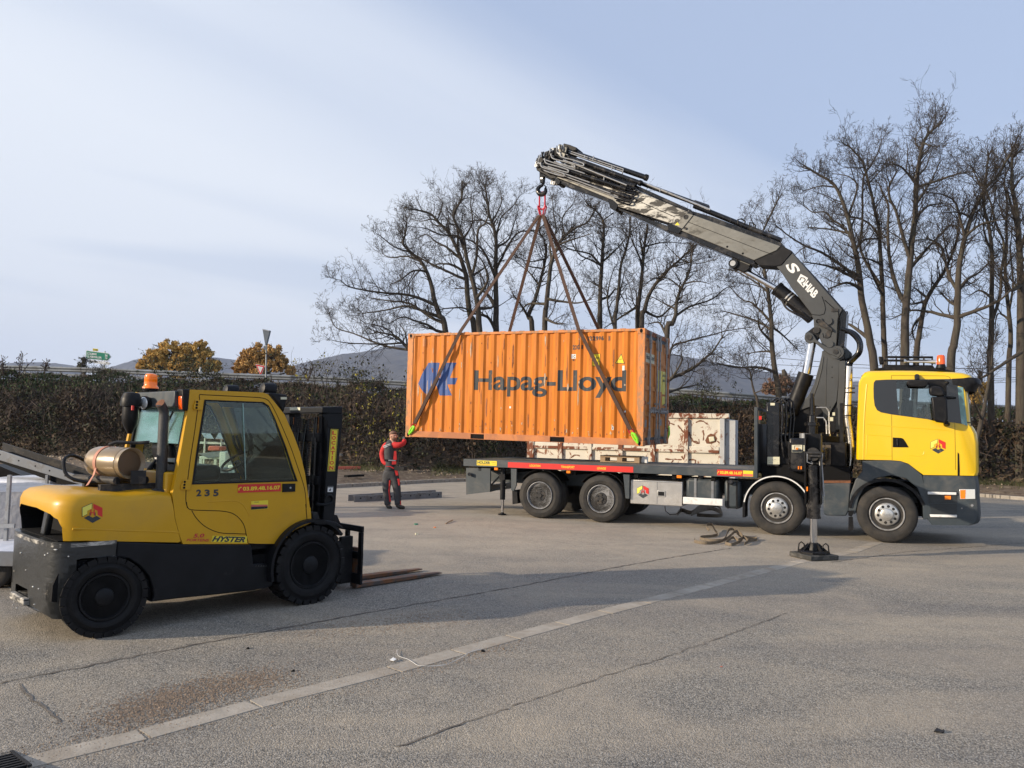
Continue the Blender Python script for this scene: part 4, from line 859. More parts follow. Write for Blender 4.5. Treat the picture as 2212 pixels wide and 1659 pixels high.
 logo([F.at3('F',1306,482,.058),F.at3('F',1390,482,.058),F.at3('F',1390,390,.058),F.at3('F',1306,390,.058)], t, 0)
 def tankbox(x0, x1, y0, y1, w0, w1, name):
  a = A('F', x0, y1, w0); b = A('F', x1, y0, w0); o_ = obj(name, MB().bx(a[0], b[0], w0, w1, a[1], min(b[1], zb-.02)), M['anthracite'], t, bevel=.06); return o_, a[0], b[0], a[1], min(b[1], zb-.02)
 o_, x0, x1, z0_, z1_ = tankbox(1658, 1898, 346, 500, .10, .62, 'fuel_tank')
 for f_ in (.26, .78): obj('tank_strap', MB().bx(x0+(x1-x0)*f_,x0+(x1-x0)*f_+.05,.088,.0985,z0_,z1_), M['grey_metal'], o_)
 obj('filler_cap', MB().cyl((x0+(x1-x0)*.45,.15,z1_),(x0+(x1-x0)*.45,.15,z1_+.06),.06,16), M['gloss_black'], o_)
 o_, x0, x1, z0_, z1_ = tankbox(1938, 2058, 356, 556, .12, .60, 'air_tank')
 for x_ in (x0+.06, x1-.09): obj('tank_strap', MB().bx(x_,x_+.03,.108,.1185,z0_,z1_), M['black'], o_)
 obj('filler_cap', MB().cyl(((x0+x1)/2-.02,.10,z1_-.05),((x0+x1)/2-.02,.04,z1_-.02),.045,16), M['gloss_black'], o_)
 a = A('F',1640,523,.03); b = A('F',1928,503,.03); obj('side_guard_rail', MB().bx(a[0], b[0], .02, .05, a[1], a[1]+.14), M['white'], t, bevel=.01)
 obj('dangling_hose', MB().tube([F.at3('F',1508,540,.3),F.at3('F',1512,575,.3),F.at3('F',1545,602,.3),F.at3('F',1590,598,.3),F.at3('F',1620,575,.35),F.at3('F',1625,545,.35)], .010, 6), M['black'], t)
 c2 = (-1.93, .52)
 obj('front_mudguard', MB().arc_band(c2, .60, .64, 8, 178, -.0, .42, 28).bx(c2[0]-.645,c2[0]-.60,.02,.42,.30,.54), M['black'], t)
 obj('wing_trim', MB().arc_band(c2, .605, .628, 12, 172, -.008, -.001, 28), M['white'], t)
 hx0 = A('G',305,400,0)[0]; hx1 = A('G',336,400,0)[0]; hz = A('G',318,185,0)[1]
 hb = obj('headboard', MB().bx(hx0, hx1-.02, .0, .09, zb, hz).bx(hx0, hx1-.02, W2-.09, W2, zb, hz).bx(hx0+.01, hx0+.05, .09, W2-.09, zb+.1, hz-.32).bx(hx0, hx1-.02, .0905, W2-.0905, hz-.05, hz), M['anthracite'], t, bevel=.006)
 obj('reflector', MB().prism(F.poly('G', [(338,248),(357,248),(357,274),(338,274)], .2), .2, .205), M['red'], hb)
 a = A('O',322,1190,.25); b = A('O',538,145,.25)
 ot = obj('oil_tank', MB().bx(a[0], b[0], .25, 1.15, a[1], b[1]), M['gloss_black'], t, bevel=.02)
 obj('tank_label', MB().slab(quadof(F,'O',388,152,460,192,.247),(0,-.003,0)), M['label_cream'], ot, smooth=0)
 dl = obj('data_plate', MB().slab(quadof(F,'O',338,1032,538,1154,.247),(0,-.003,0)), M['label_cream'], ot, smooth=0)
 ln = MB(); rr = random.Random(2)
 for i in range(9): x = 350 + rr.random()*150; y = 1050 + rr.random()*85; ln.slab(quadof(F,'O',x,y,x+rr.uniform(12,34),y+4,.2435),(0,-.001,0))
 obj('printing', ln, M['letter_black'], dl, smooth=0)
 hz_ = MB()
 for i, (dx_, w) in enumerate(((0,.3),(.07,.36),(.14,.45),(.2,.5))):
  x = b[0]+.03+dx_; hz_.tube([(b[0]-.15+dx_, w, b[1]+.02),(b[0]-.05+dx_, w, b[1]+.09),(x, w, b[1]+.02),(x+.02, w, b[1]-.3),(x-.01, w, 1.9),(x+.05, w, 1.5)], .022, 8)
 obj('hydraulic_hose', hz_, M['gloss_black'], t)
 obj('crane_subframe', MB().bx(hx1+.02, -.62, .3, 2.2, 1.0, 1.36), M['dark_in'], t)
 a = A('O',690,1265,.10); b = A('O',1385,735,.10)
 cs = obj('control_station', MB().bx(a[0], A('O',990,900,.1)[0], .12, .75, a[1], b[1]), M['gloss_black'], t, bevel=.03)
 gp_ = obj('gauge_panel', MB().slab(quadof(F,'O',738,838,908,958,.117),(0,-.004,0)), M['label_cream'], cs, smooth=0)
 gk = MB(); gk.slab(quadof(F,'O',742,915,905,955,.1125),(0,-.002,0)).slab(quadof(F,'O',778,850,788,905,.1125),(0,-.002,0)).slab(quadof(F,'O',785,850,880,858,.1125),(0,-.002,0)); obj('dial_marks', gk, M['letter_black'], gp_, smooth=0)
 obj('orange_knob', MB().cyl(F.at3('O',822,898,.113), F.at3('O',822,898,.06), .022, 12), M['marker'], cs)
 obj('panel_plate', MB().slab(quadof(F,'O',928,842,982,938,.117),(0,-.004,0)), M['label_cream'], cs, smooth=0)
 lv = MB().slab(quadof(F,'O',838,1185,858,1235,.10),(0,-.02,0)).slab(quadof(F,'O',880,1185,902,1235,.10),(0,-.02,0)); obj('yellow_lever', lv, M['marker'], cs, smooth=0)
 fr = MB().tube([F.at3('O',*p,.10) for p in ((700,790),(688,860),(684,1190),(715,1258),(965,1262))], .010, 6); obj('guard_rail', fr, M['black'], cs)
 for x0, x1 in ((1192,1272),(1285,1372)):
  a = A('O',x0,1180,.28); b = A('O',x1,815,.28); oc = obj('oil_cooler', MB().bx(a[0], b[0], .28, .85, a[1], b[1]), M['black'], t, bevel=.01)
  fb = MB(); n = 5
  for i in range(n): x = a[0] + (b[0]-a[0])*(i+.6)/n; fb.bx(x-.006, x+.006, .268, .2785, a[1]+.03, b[1]-.03)
  obj('cooling_fin', fb, M['strap_khaki'], oc)
 a = A('O',1385,1170,.45); b = A('O',1580,835,.45); obj('pump_box', MB().bx(a[0], b[0], .45, 1.1, a[1], b[1]), M['black'], t, bevel=.02)
 a = A('O',1520,835,.4); b = A('O',1582,155,.4); obj('upright_post', MB().bx(a[0], b[0], .4, .5, a[1], b[1]), M['black'], t, bevel=.008)
 cl = -1.35
 bs = obj('slewing_base', MB().bx(-1.98, -.70, .35, 2.15, 1.365, 1.82).lathe((cl,1.25,1.82),(0,0,1),[(0,.62),(.12,.62),(.13,.56),(.16,.50)],40), M['black'], t, bevel=.01)
 bl = MB()
 for i in range(20): a_ = 2*math.pi*i/20; p = Vector((cl+math.cos(a_)*.59, 1.25+math.sin(a_)*.59, 1.94)); bl.cyl(p, p+Vector((0,0,.045)), .020, 6)
 obj('ring_bolt', bl, M['alu'], bs)
 sm = MB(); mc = F.at3('O',1070,550,.55); sm.lathe((mc.x,.55,1.83),(0,0,1),[(0,.14),(.08,.14),(.09,.11),(.30,.11),(.31,.145),(.37,.145),(.38,.10),(.5,.09),(.52,.05),(.85,.045),(.86,.03),(.95,.03)],24); obj('slewing_motor', sm, M['gloss_black'], bs)
 hp = MB()
 for k in (0,1): hp.tube([(mc.x+.08,.5,2.50-k*.2),(mc.x+.26-.05*k,.5,2.50-k*.2),(mc.x+.31-.05*k,.5,2.42-k*.2),(mc.x+.32-.05*k,.5,1.98)], .013, 8)
 obj('hard_pipe', hp, M['alu'], bs)
 obj('hose_flange', MB().lathe(F.at3('O',958,650,.30),(0,0,-1),[(0,.11),(.16,.11)],20), M['grey_metal'], bs)
 ex = [F.at3('I',x,y,.95) for x,y in ((672,395),(668,560),(662,700),(652,900),(655,980),(672,1090),(688,1230),(692,1380),(680,1480),(650,1560),(600,1590))]
 sk = obj('exhaust_stack', MB().tube(smooth_poly([tuple(p) for p in ex], 4), .070, 20), M['stack'], t, smooth=60)
 cb = MB()
 for y in (632, 680, 820, 930): p = F.at3('I', 664 if y < 800 else 652, y, .95); cb.lathe(p - Vector((0,0,.012)), (0,0,1), [(0,.072),(0,.080),(.024,.080),(.024,.072)], 20); cb.box(p + Vector((.10,0,0)), (.05,.03,.03))
 obj('pipe_clamp', cb, M['hub_dark'], sk)
 obj('heat_shield', MB().prism(F.poly('I', [(568,335),(632,330),(625,640),(612,800),(600,1080),(520,1085),(545,760),(560,560)], 1.15), 1.15, 1.20), M['crane_grey'], t)
 rb = MB()
 for x, y, w_, h_ in ((1300,1300,60,60),(1270,1350,90,30),(1400,1340,50,60),(1500,1390,220,22),(1620,1330,60,40)): rb.slab(quadof(F,'O',x,y,x+w_,y+h_,.5),(0,.3,0))
 obj('rusty_bracket', rb, M['rust'], t)
 a = A('K',598,372,.05); b = A('K',858,372,.05); c_ = A('K',840,690,.05)
 obj('chassis_side_panel', MB().prism(F.poly('K', [(590,378),(858,372),(842,640),(815,692),(640,690),(600,676)], .05), .05, .5), M['anthracite'], t, bevel=.02)
 obj('drip_tray', MB().slab(quadof(F,'K',600,352,858,374,.06),(0,.8,0)), M['rust'], t)
 pw = -2.72; pl = -1.10
 bz = F.at('K', 500, 110, pw)[1]
 sb = obj('stabiliser_beam', MB().bx(pl-.13, pl+.09, -2.55, -.2, bz-.11, bz+.09).bx(pl-.15, pl+.11, -1.2, 1.6, bz-.13, bz+.11), M['gloss_black'], t, bevel=.008)
 w = pw
 def g3(x, y, dw=0): return F.at3('K', x, y, w+dw)
 top = A('K',500,-30,w)[1]; zc = A('K',500,715,w)[1]; lx = A('K',500,500,w)[0]; zg_ = A('K',490,1000,w)[1]; zt_ = A('K',490,200,w)[1]
 cz = zg(*[v for v in F.wld((pl, w, 0))][:2])
 lg = obj('stabiliser_leg', MB().cyl((lx,w,zc),(lx,w,zt_+.0),.100,28).cyl((lx,w,zc-.0),(lx,w,zc+.03),.108,28).cyl((lx,w,.80),(lx,w,.84),.110,28), M['gloss_black'], t)
 hd = MB(); hz0 = A('K',500,200,w)[1]; hz1 = top + .12
 hd.bx(lx-.125, lx-.105, w-.10, w+.14, .85, hz1).bx(lx+.103, lx+.123, w-.10, w+.14, .85, hz1-.03).bx(lx-.104, lx+.102, w+.12, w+.14, hz0, hz1).bx(lx-.104, lx+.102, w-.02, w+.11, hz0+.01, hz0+.04)
 obj('leg_bracket', hd, M['black'], lg, bevel=.006)
 fc = F.at3('K',495,95,w-.05); obj('hydraulic_flange', MB().lathe(fc, (0,1,0), [(-.02,.06),(-.02,.105),(0,.105),(.05,.105)], 20).cyl(fc+Vector((-.12,-.03,.02)), fc+Vector((.14,-.03,.02)), .020, 10).cyl(fc+Vector((-.05,-.05,-.03)), fc+Vector((.12,-.05,-.03)), .018, 10), M['hub_dark'], lg)
 hs = MB().tube([fc+Vector((.14,-.03,.02)), F.at3('K',575,160,w-.05), F.at3('K',585,280,w-.05), F.at3('K',592,400,w-.05), F.at3('K',600,500,w-.05)], .014, 8).tube([F.at3('K',560,120,w-.02), F.at3('K',565,380,w-.02), F.at3('K',575,470,w-.02), F.at3('K',590,520,w-.02)], .012, 8); obj('hydraulic_hose', hs, M['galv'], lg)
 hr = MB().tube([F.at3('K',440,90,w-.12), F.at3('K',438,170,w-.12), F.at3('K',490,190,w-.12), F.at3('K',480,165,w-.12)], .010, 6); obj('locking_handle', hr, M['grey_metal'], lg)
 obj('side_marker_lamp', MB().slab(quadof(F,'K',427,410,444,452,w-.09),(0,.05,0)), M['marker'], lg)
 obj('piston_rod', MB().cyl((lx,w,zc+.02),(lx,w,.24+cz),.055,28), M['chrome'], lg)
 ft = MB().lathe((lx,w,.082+cz),(0,0,1),[(0,.24),(.03,.24),(.045,.22),(.05,.10),(.14,.075),(.18,.05),(.20,.05)],8)
 for i in range(8): a_ = 2*math.pi*i/8; d = Vector((math.cos(a_), math.sin(a_), 0)); s = Vector((-d.y, d.x, 0)); b0 = Vector((lx,w,.11+cz)); ft.slab([b0+d*.07+s*.008, b0+d*.22+s*.008, b0+d*.08+Vector((0,0,.13))+s*.008], -s*.016)
 fo = obj('foot', ft, M['black'], lg, smooth=30)
 hl = MB()
 for s_ in (-1, 1): hl.tube([(lx+s_*.12,w-.05,.12+cz),(lx+s_*.14,w-.05,.22+cz),(lx+s_*.18,w-.05,.25+cz),(lx+s_*.215,w-.05,.22+cz),(lx+s_*.225,w-.05,.12+cz)], .011, 8)
 obj('carry_handle', hl, M['black'], fo)
 Fp = yawframe(*[v for v in F.wld((lx, w, 0))][:2], R(-20.6+38), 0)
 pm = MB().box((0,0,.04+cz+.004), (.52,.52,.072)); solo('outrigger_pad', pm, M['mat_pad'], 'thick black square plastic pad under the lorry stabiliser foot', 'outrigger pad', Fp, (0,0,cz), bevel=.01)
 cab(t, F)
 crane(t, F)
 return t
def cab(t, F):
 w0 = .06; W2 = 2.44; A = lambda k, x, y, w=w0: F.at(k, x, y, w)
 def pl(k, pts, w=w0): return F.poly(k, pts, w)
 zmin_front = 1.25
 def fn(l, w, z):
  d = min(w - w0, W2 - w); Rr = .42; off = 0
  if d < Rr: off = Rr - math.sqrt(max(0, Rr*Rr - (Rr-d)**2))
  kk = min(1, max(0, (l - .93) / .45)); kk = kk*kk*(3-2*kk)
  mid = .10 * (1 - ((w - 1.25) / 1.2) ** 2)
  l2 = l - off*.62*kk*0 + (mid + .0)*kk + (.20*(1 - off/Rr) - .20)*kk*0
  l2 = l + kk * (.09 * (1 - off / Rr))
  d2 = min(w - w0, W2 - w); off2 = 0; R2 = .16
  if d2 < R2: off2 = R2 - math.sqrt(max(0, R2*R2 - (R2-d2)**2))
  kz = min(1, max(0, (z - 2.93) / .25)); z2 = z - off2*kz*.55 + .04*kz*(1-((w-1.25)/1.2)**2)
  kb = min(1, max(0, (-.35 - l) / .2)); l2 += off2*.35*kb
  return (l2, w, z2)
 body = pl('J', [(232,1525),(240,1180),(252,900),(265,520),(300,430),(345,385),(400,365)]) + pl('J', [(700,358),(1000,360),(1480,377),(1600,390),(1680,415),(1725,470)])
 body += pl('J', [(1650,580),(1672,800),(1690,1060)]) + pl('J', [(1730,1110),(1770,1190),(1786,1300),(1790,1480)]) + pl('G', [(1868,640),(1858,670),(1500,664),(1440,620),(1395,585),(1340,566),(1270,560)])
 c = obj('cab', MB().soft(body, w0, W2, fn, 16, .10), M['cab_yellow'], t, smooth=38)
 band = pl('J', [(462,600),(466,520),(490,488),(640,480),(1000,478),(1480,472),(1560,560),(1590,800),(1612,1058),(1540,1046),(1420,1030),(1000,975),(700,935),(560,908),(510,880),(478,820),(465,720)], w0-.003)
 obj('window_band', MB().prism(band, w0-.006, w0-.001), M['glass_black'], c, smooth=0)
 ws = pl('J', [(1560,572),(1632,580),(1650,760),(1668,900),(1690,1085),(1612,1055),(1590,860)], w0-.004)
 obj('windscreen_corner', MB().prism(ws, w0-.010, w0-.0065), M['glass_teal2'], c, smooth=0)
 dw = [(766,500),(1400,495),(1415,560),(1420,690),(1300,1030),(1085,978),(790,940),(775,760),(764,600)]
 def cut(o, cutter_mb, m):
  me = mesh_from('cutter', cutter_mb, m, BASE[o.name], 0); co_ = bpy.data.objects.new('cutter', me); COL.objects.link(co_); co_.parent = o.parent
  md = o.modifiers.new('b', 'BOOLEAN'); md.object = co_; md.operation = 'DIFFERENCE'; md.solver = 'EXACT'; md.material_mode = 'TRANSFER'
  bpy.context.view_layer.update(); nm = bpy.data.meshes.new_from_object(o.evaluated_get(bpy.context.evaluated_depsgraph_get()))
  o.modifiers.clear(); o.data = nm; bpy.data.objects.remove(co_)
 wp = pl('J', dw, w0); zi0 = A('J',1000,1040)[1]; zi1 = A('J',1000,470)[1]
 inner = [(wp[0][0]-.62, zi0-.75), (1.22, zi0-.75), (1.18, zi1+.02), (wp[0][0]-.62, zi1+.08)]
 cut(c, MB().prism(inner, w0+.05, W2-.05), M['dark_in'])
 win = c.children[0]
 for ob in (c, win): cut(ob, MB().prism(wp, w0-.1, w0+.12), M['dark_in'])
 fw = [(x + .02, z) for x, z in wp]
 cut(c, MB().prism(fw, W2-.12, W2+.1), M['dark_in'])
 obj('door_window', MB().prism(wp, w0+.012, w0+.016), M['glass_dark'], c, smooth=0)
 obj('door_window', MB().prism(fw, W2-.016, W2-.012), M['glass_dark'], c, smooth=0)
 for ws_ in (.35, 1.55):
  sx0 = F.at('J',838,600,1.0)[0] + (.0 if ws_ < 1 else .02)
  obj('seat', MB().bx(sx0-.02, sx0+.16, ws_, ws_+.50, zi0-.5, zi1-.38).bx(sx0, sx0+.55, ws_, ws_+.52, zi0-.55, zi0-.38).bx(sx0, sx0+.12, ws_+.12, ws_+.38, zi1-.34, zi1-.12), M['black'], t, bevel=.04)
 obj('steering_wheel', MB().tube([Vector((.94,.60,zi0-.02)) + Vector((.09*math.cos(a_/12*6.283), .22*math.sin(a_/12*6.283), .20*math.cos(a_/12*6.283))) for a_ in range(13)], .016, 8, cap=False).bx(1.0,1.2,.2,2.3,zi0-.5,zi0-.06), M['black'], t)
 obj('sun_blind', MB().bx(F.at('J',770,560,1)[0], F.at('J',1400,560,1)[0], W2-.04, W2-.03, F.at('J',1000,580,2.4)[1], zi1+.02), M['glass_black'], t)
 wz = pl('J', [(1648,582),(1690,1062),(1680,1062),(1638,582)])
 obj('windscreen', MB().soft([(x+.012, z) for x, z in wz], w0+.16, W2-.16, fn, 12, .1), M['glass_black'], c, smooth=60)
 sm = MB()
 def seam(pts, wd=.006):
  P_ = [F.at3('J', x, y, w0) for x, y in pts]
  for a, b in zip(P_, P_[1:]):
   d = (b-a).normalized(); s = Vector((-d.z,0,d.x))*wd/2; sm.slab([Vector((p.x, w0-.0015, p.z)) for p in (a-s, b-s, b+s, a+s)], (0,.001,0))
 seam([(697,425),(697,475)]); seam([(700,425),(1400,432),(1450,445),(1468,470)]); seam([(700,935),(706,1530)]); seam([(1525,1048),(1535,1659)])
 obj('door_seam', sm, M['dark_in'], c, smooth=0)
 ps = MB()
 for pts in ([(385,1062),(550,1075),(700,1092),(1100,1120),(1480,1150)],[(380,1200),(700,1222)],[(380,1200),(370,1460)],[(370,1460),(700,1478)],[(930,1470),(1060,1478),(1110,1460),(1125,1420)]):
  ps.tube(smooth_poly([tuple(F.at3('J', x, y, w0+.004)) for x, y in pts], 6), .008, 8)
 obj('pressed_crease', ps, M['cab_yellow'], c)
 ps2 = MB().tube([F.at3('J', x, y, w0+.006) for x, y in ((375,540),(345,900),(332,1200),(330,1525))], .014, 8); obj('rear_crease', ps2, M['cab_yellow'], c)
 hd = obj('door_handle', MB().prism(pl('J', [(715,1236),(825,1242),(850,1252),(885,1300),(922,1366),(715,1364)], w0-.002), w0-.006, w0-.001), M['dark_in'], c, smooth=0)
 obj('grip', MB().cyl(F.at3('J',770,1250,w0-.012), F.at3('J',775,1350,w0-.012), .012, 8), M['gloss_black'], hd)
 logo([F.at3('J',1210,1447,w0-.002),F.at3('J',1405,1447,w0-.002),F.at3('J',1405,1255,w0-.002),F.at3('J',1210,1255,w0-.002)], t, 0)
 gr = obj('corner_vent', MB().prism(pl('J', [(1562,1430),(1580,1450),(1588,1659)], w0-.002) + pl('G', [(1756,672),(1742,672),(1742,520)], w0-.002), w0-.006, w0-.001), M['dark_in'], c, smooth=0)
 vz = pl('J', [(1485,470),(1635,462),(1700,452),(1732,480),(1737,535),(1700,560),(1655,635),(1635,580),(1560,560),(1500,545)], w0)
 def vf(l, w, z):
  d = min(w - w0 + .02, W2 + .02 - w); Rr = .40; off = Rr - math.sqrt(max(0, Rr*Rr - (Rr-d)**2)) if d < Rr else 0
  return (l + .20*(1-off/Rr), w, z)
 obj('sun_visor', MB().soft(vz, w0-.02, W2+.02, vf, 12, .15), M['black'], t, smooth=35)
 rk = F.poly('J', [(470,352),(480,340),(590,322),(1260,330),(1400,345),(1500,372)], .5); obj('roof_fairing', MB().prism(rk, .45, 2.05), M['black'], t)
 ac = MB(); y0 = F.poly('J', [(590,330),(600,285),(1235,292),(1260,325)], .6); ac.prism(y0, .6, 1.9)
 for p in ([(620,185),(1240,190)],[(600,230),(1240,235)]): ac.tube([F.at3('J',*p[0],.6), F.at3('J',*p[1],.6)], .022, 8); ac.tube([F.at3('J',*p[0],1.9)*1.0, F.at3('J',*p[1],1.9)], .022, 8)
 for x in (640,760,880,1000,1120,1230): ac.tube([F.at3('J',x,188,.6), F.at3('J',x,290,.6)], .016, 6)
 rr_ = obj('roof_rack', ac, M['black'], t, smooth=30)
 obj('horn', MB().tube([F.at3('J',860,245,.5),F.at3('J',880,245,.5),F.at3('J',900,246,.5),F.at3('J',1150,248,.5),F.at3('J',1275,250,.5)], [.05,.045,.018,.020,.045], 12), M['alu'], rr_)
 obj('rear_lamp', MB().prism(F.poly('J', [(525,175),(590,180),(600,275),(545,285)], .55), .55, .68), M['black'], rr_, bevel=.02)
 bc = F.at3('J',1345,320,.45); bo = obj('beacon_base', MB().lathe(bc, (0,0,1), [(-.02,.085),(.0,.088),(.05,.070),(.055,.07)], 24), M['black'], t)
 obj('beacon_lens', MB().lathe(bc, (0,0,1), [(.056,.072),(.08,.073),(.20,.068),(.225,.055),(.235,0)], 24), M['amber_dark'], bo)
 mr = MB(); wq = w0 - .30
 obj('mirror', MB().soft(F.poly('J', [(1215,705),(1395,700),(1425,740),(1435,1000),(1400,1050),(1290,1035),(1250,1005),(1232,850)], wq), wq-.02, wq+.15, lambda l,w,z: (l, w, z), 4, .2), M['black'], t, smooth=30, bevel=.03)
 m2 = obj('wide_angle_mirror', MB().prism(F.poly('J', [(1190,590),(1230,565),(1350,575),(1390,640),(1400,690),(1330,698),(1215,690),(1192,650)], wq), wq-.02, wq+.14), M['black'], t, bevel=.03)
 obj('mirror_arm', MB().tube([F.at3('J',1290,700,wq+.06),F.at3('J',1450,712,wq+.1),F.at3('J',1530,720,w0)], .022, 8).tube([F.at3('J',1390,545,wq+.05),F.at3('J',1430,520,w0)], .03, 8).tube([F.at3('J',1412,1040,wq+.08),F.at3('J',1412,1072,w0-.02)], .04, 8).prism(F.poly('J', [(1372,1050),(1458,1040),(1458,1082),(1380,1082)], w0), w0-.05, w0-.002), M['black'], t, bevel=.006)
 obj('kerb_mirror', MB().prism(F.poly('J', [(905,490),(1170,485),(1175,550),(1120,580),(940,570),(905,540)], w0-.22), w0-.26, w0-.10).tube([F.at3('J',1035,490,w0-.16),F.at3('J',1030,430,w0-.01)], .045, 10), M['black'], t, bevel=.02)
 obj('upper_door_trim', MB().prism(F.poly('J', [(1170,488),(1390,482),(1415,560),(1420,690),(1398,700),(1370,600),(1190,585)], w0-.02), w0-.028, w0-.0165), M['black'], t)
 def fb(l, w, z):
  d = min(w - .02, 2.48 - w); Rr = .45; off = Rr - math.sqrt(max(0, Rr*Rr - (Rr-d)**2)) if d < Rr else 0
  kk = min(1, max(0, (l - .83) / .5)); kk = kk*kk*(3-2*kk); return (l + kk*.10*(1-off/Rr), w, z)
 low = F.poly('G', [(1495,668),(1855,674),(1868,740),(1872,840),(1879,940),(1874,990),(1860,1008),(1815,1021),(1560,1018),(1530,980),(1540,960),(1535,850),(1510,760)], .02)
 obj('bumper', MB().soft(low, .02, 2.48, fb, 16, .12), M['anthracite'], t, smooth=38)
 wing = F.poly('G', [(1068,566),(1270,562),(1340,568),(1395,588),(1440,622),(1492,666),(1512,740),(1545,860),(1548,975),(1500,980),(1495,860),(1460,760),(1380,690),(1275,668),(1160,690),(1090,740),(1045,820),(1020,940),(968,940),(985,800),(1020,700),(1068,640)], .03)
 obj('wheel_wing', MB().prism(wing, .03, .45), M['anthracite'], t, bevel=.012)
 c0 = (0, .52)
 obj('wing_lip', MB().arc_band(c0, .605, .660, 20, 172, .0, .0295, 30), M['black'], t)
 obj('wing_lip', MB().arc_band((0,.52), .60, .66, 0, 180, 2.1, 2.48, 24), M['black'], t)
 obj('wing_edge_rubber', MB().prism(F.poly('K', [(835,640),(888,640),(885,670),(870,700),(836,690)], .01), .0, .3), M['black'], t)
 obj('step_flap', MB().prism(F.poly('K', [(838,702),(880,702),(888,830),(838,830)], .02), .02, .05), M['black'], t)
 obj('inner_arch', MB().arc_band(c0, .58, .60, 5, 175, .46, 1.1, 24), M['dark_in'], t)
 obj('step_well', MB().prism(F.poly('G', [(1536,778),(1738,778),(1738,862),(1536,862)], .0), .012, .0185).prism(F.poly('G', [(1546,868),(1738,868),(1738,965),(1560,965)], .0), .012, .0185), M['dark_in2'], t, smooth=0)
 obj('step_tread', MB().prism(F.poly('G', [(1531,783),(1734,787),(1734,806),(1531,802)], -.01), -.02, .01).prism(F.poly('G', [(1545,943),(1738,947),(1738,965),(1550,962)], -.01), -.02, .01), M['white'], t, bevel=.006)
 obj('side_marker_lamp', MB().prism(F.poly('G', [(1652,812),(1695,812),(1695,838),(1652,838)], 0), -.004, .0115), M['marker'], t)
 hl = obj('headlight', MB().prism(F.poly('G', [(1756,766),(1866,766),(1868,834),(1760,836)], 0), .002, .0185), M['lens'], t, bevel=.004)
 obj('indicator_lens', MB().prism(F.poly('G', [(1760,772),(1798,770),(1796,832),(1763,832)], 0), -.003, .0015), M['marker'], hl, smooth=0)
 obj('fog_lamp', MB().lathe(F.at3('G',1845,880,.015), (0,1,0), [(-.006,0),(-.006,.022),(.003,.022)], 14).lathe(F.at3('G',1772,900,.015), (0,1,0), [(-.004,0),(-.004,.014),(.003,.014)], 12), M['galv'], t)
 obj('windscreen_wiper', MB().tube([F.at3('J',1690,1040,.05),F.at3('J',1750,1045,.02),F.at3('J',1735,1085,.02)], .012, 6).tube([F.at3('J',1700,1090,.1),F.at3('J',1765,1150,.1)], .014, 6), M['black'], t)
M['glass_teal2'] = mat('glass_teal2', (.10,.24,.24), .12, var=.5, scale=3, coat=.6, dirt=(.32,.50,.50), damt=.8, dscale=2.5, stretch=(1,1,.5))
M['dark_in2'] = mat('dark_in2', (.022,.027,.030), .5, var=.3)
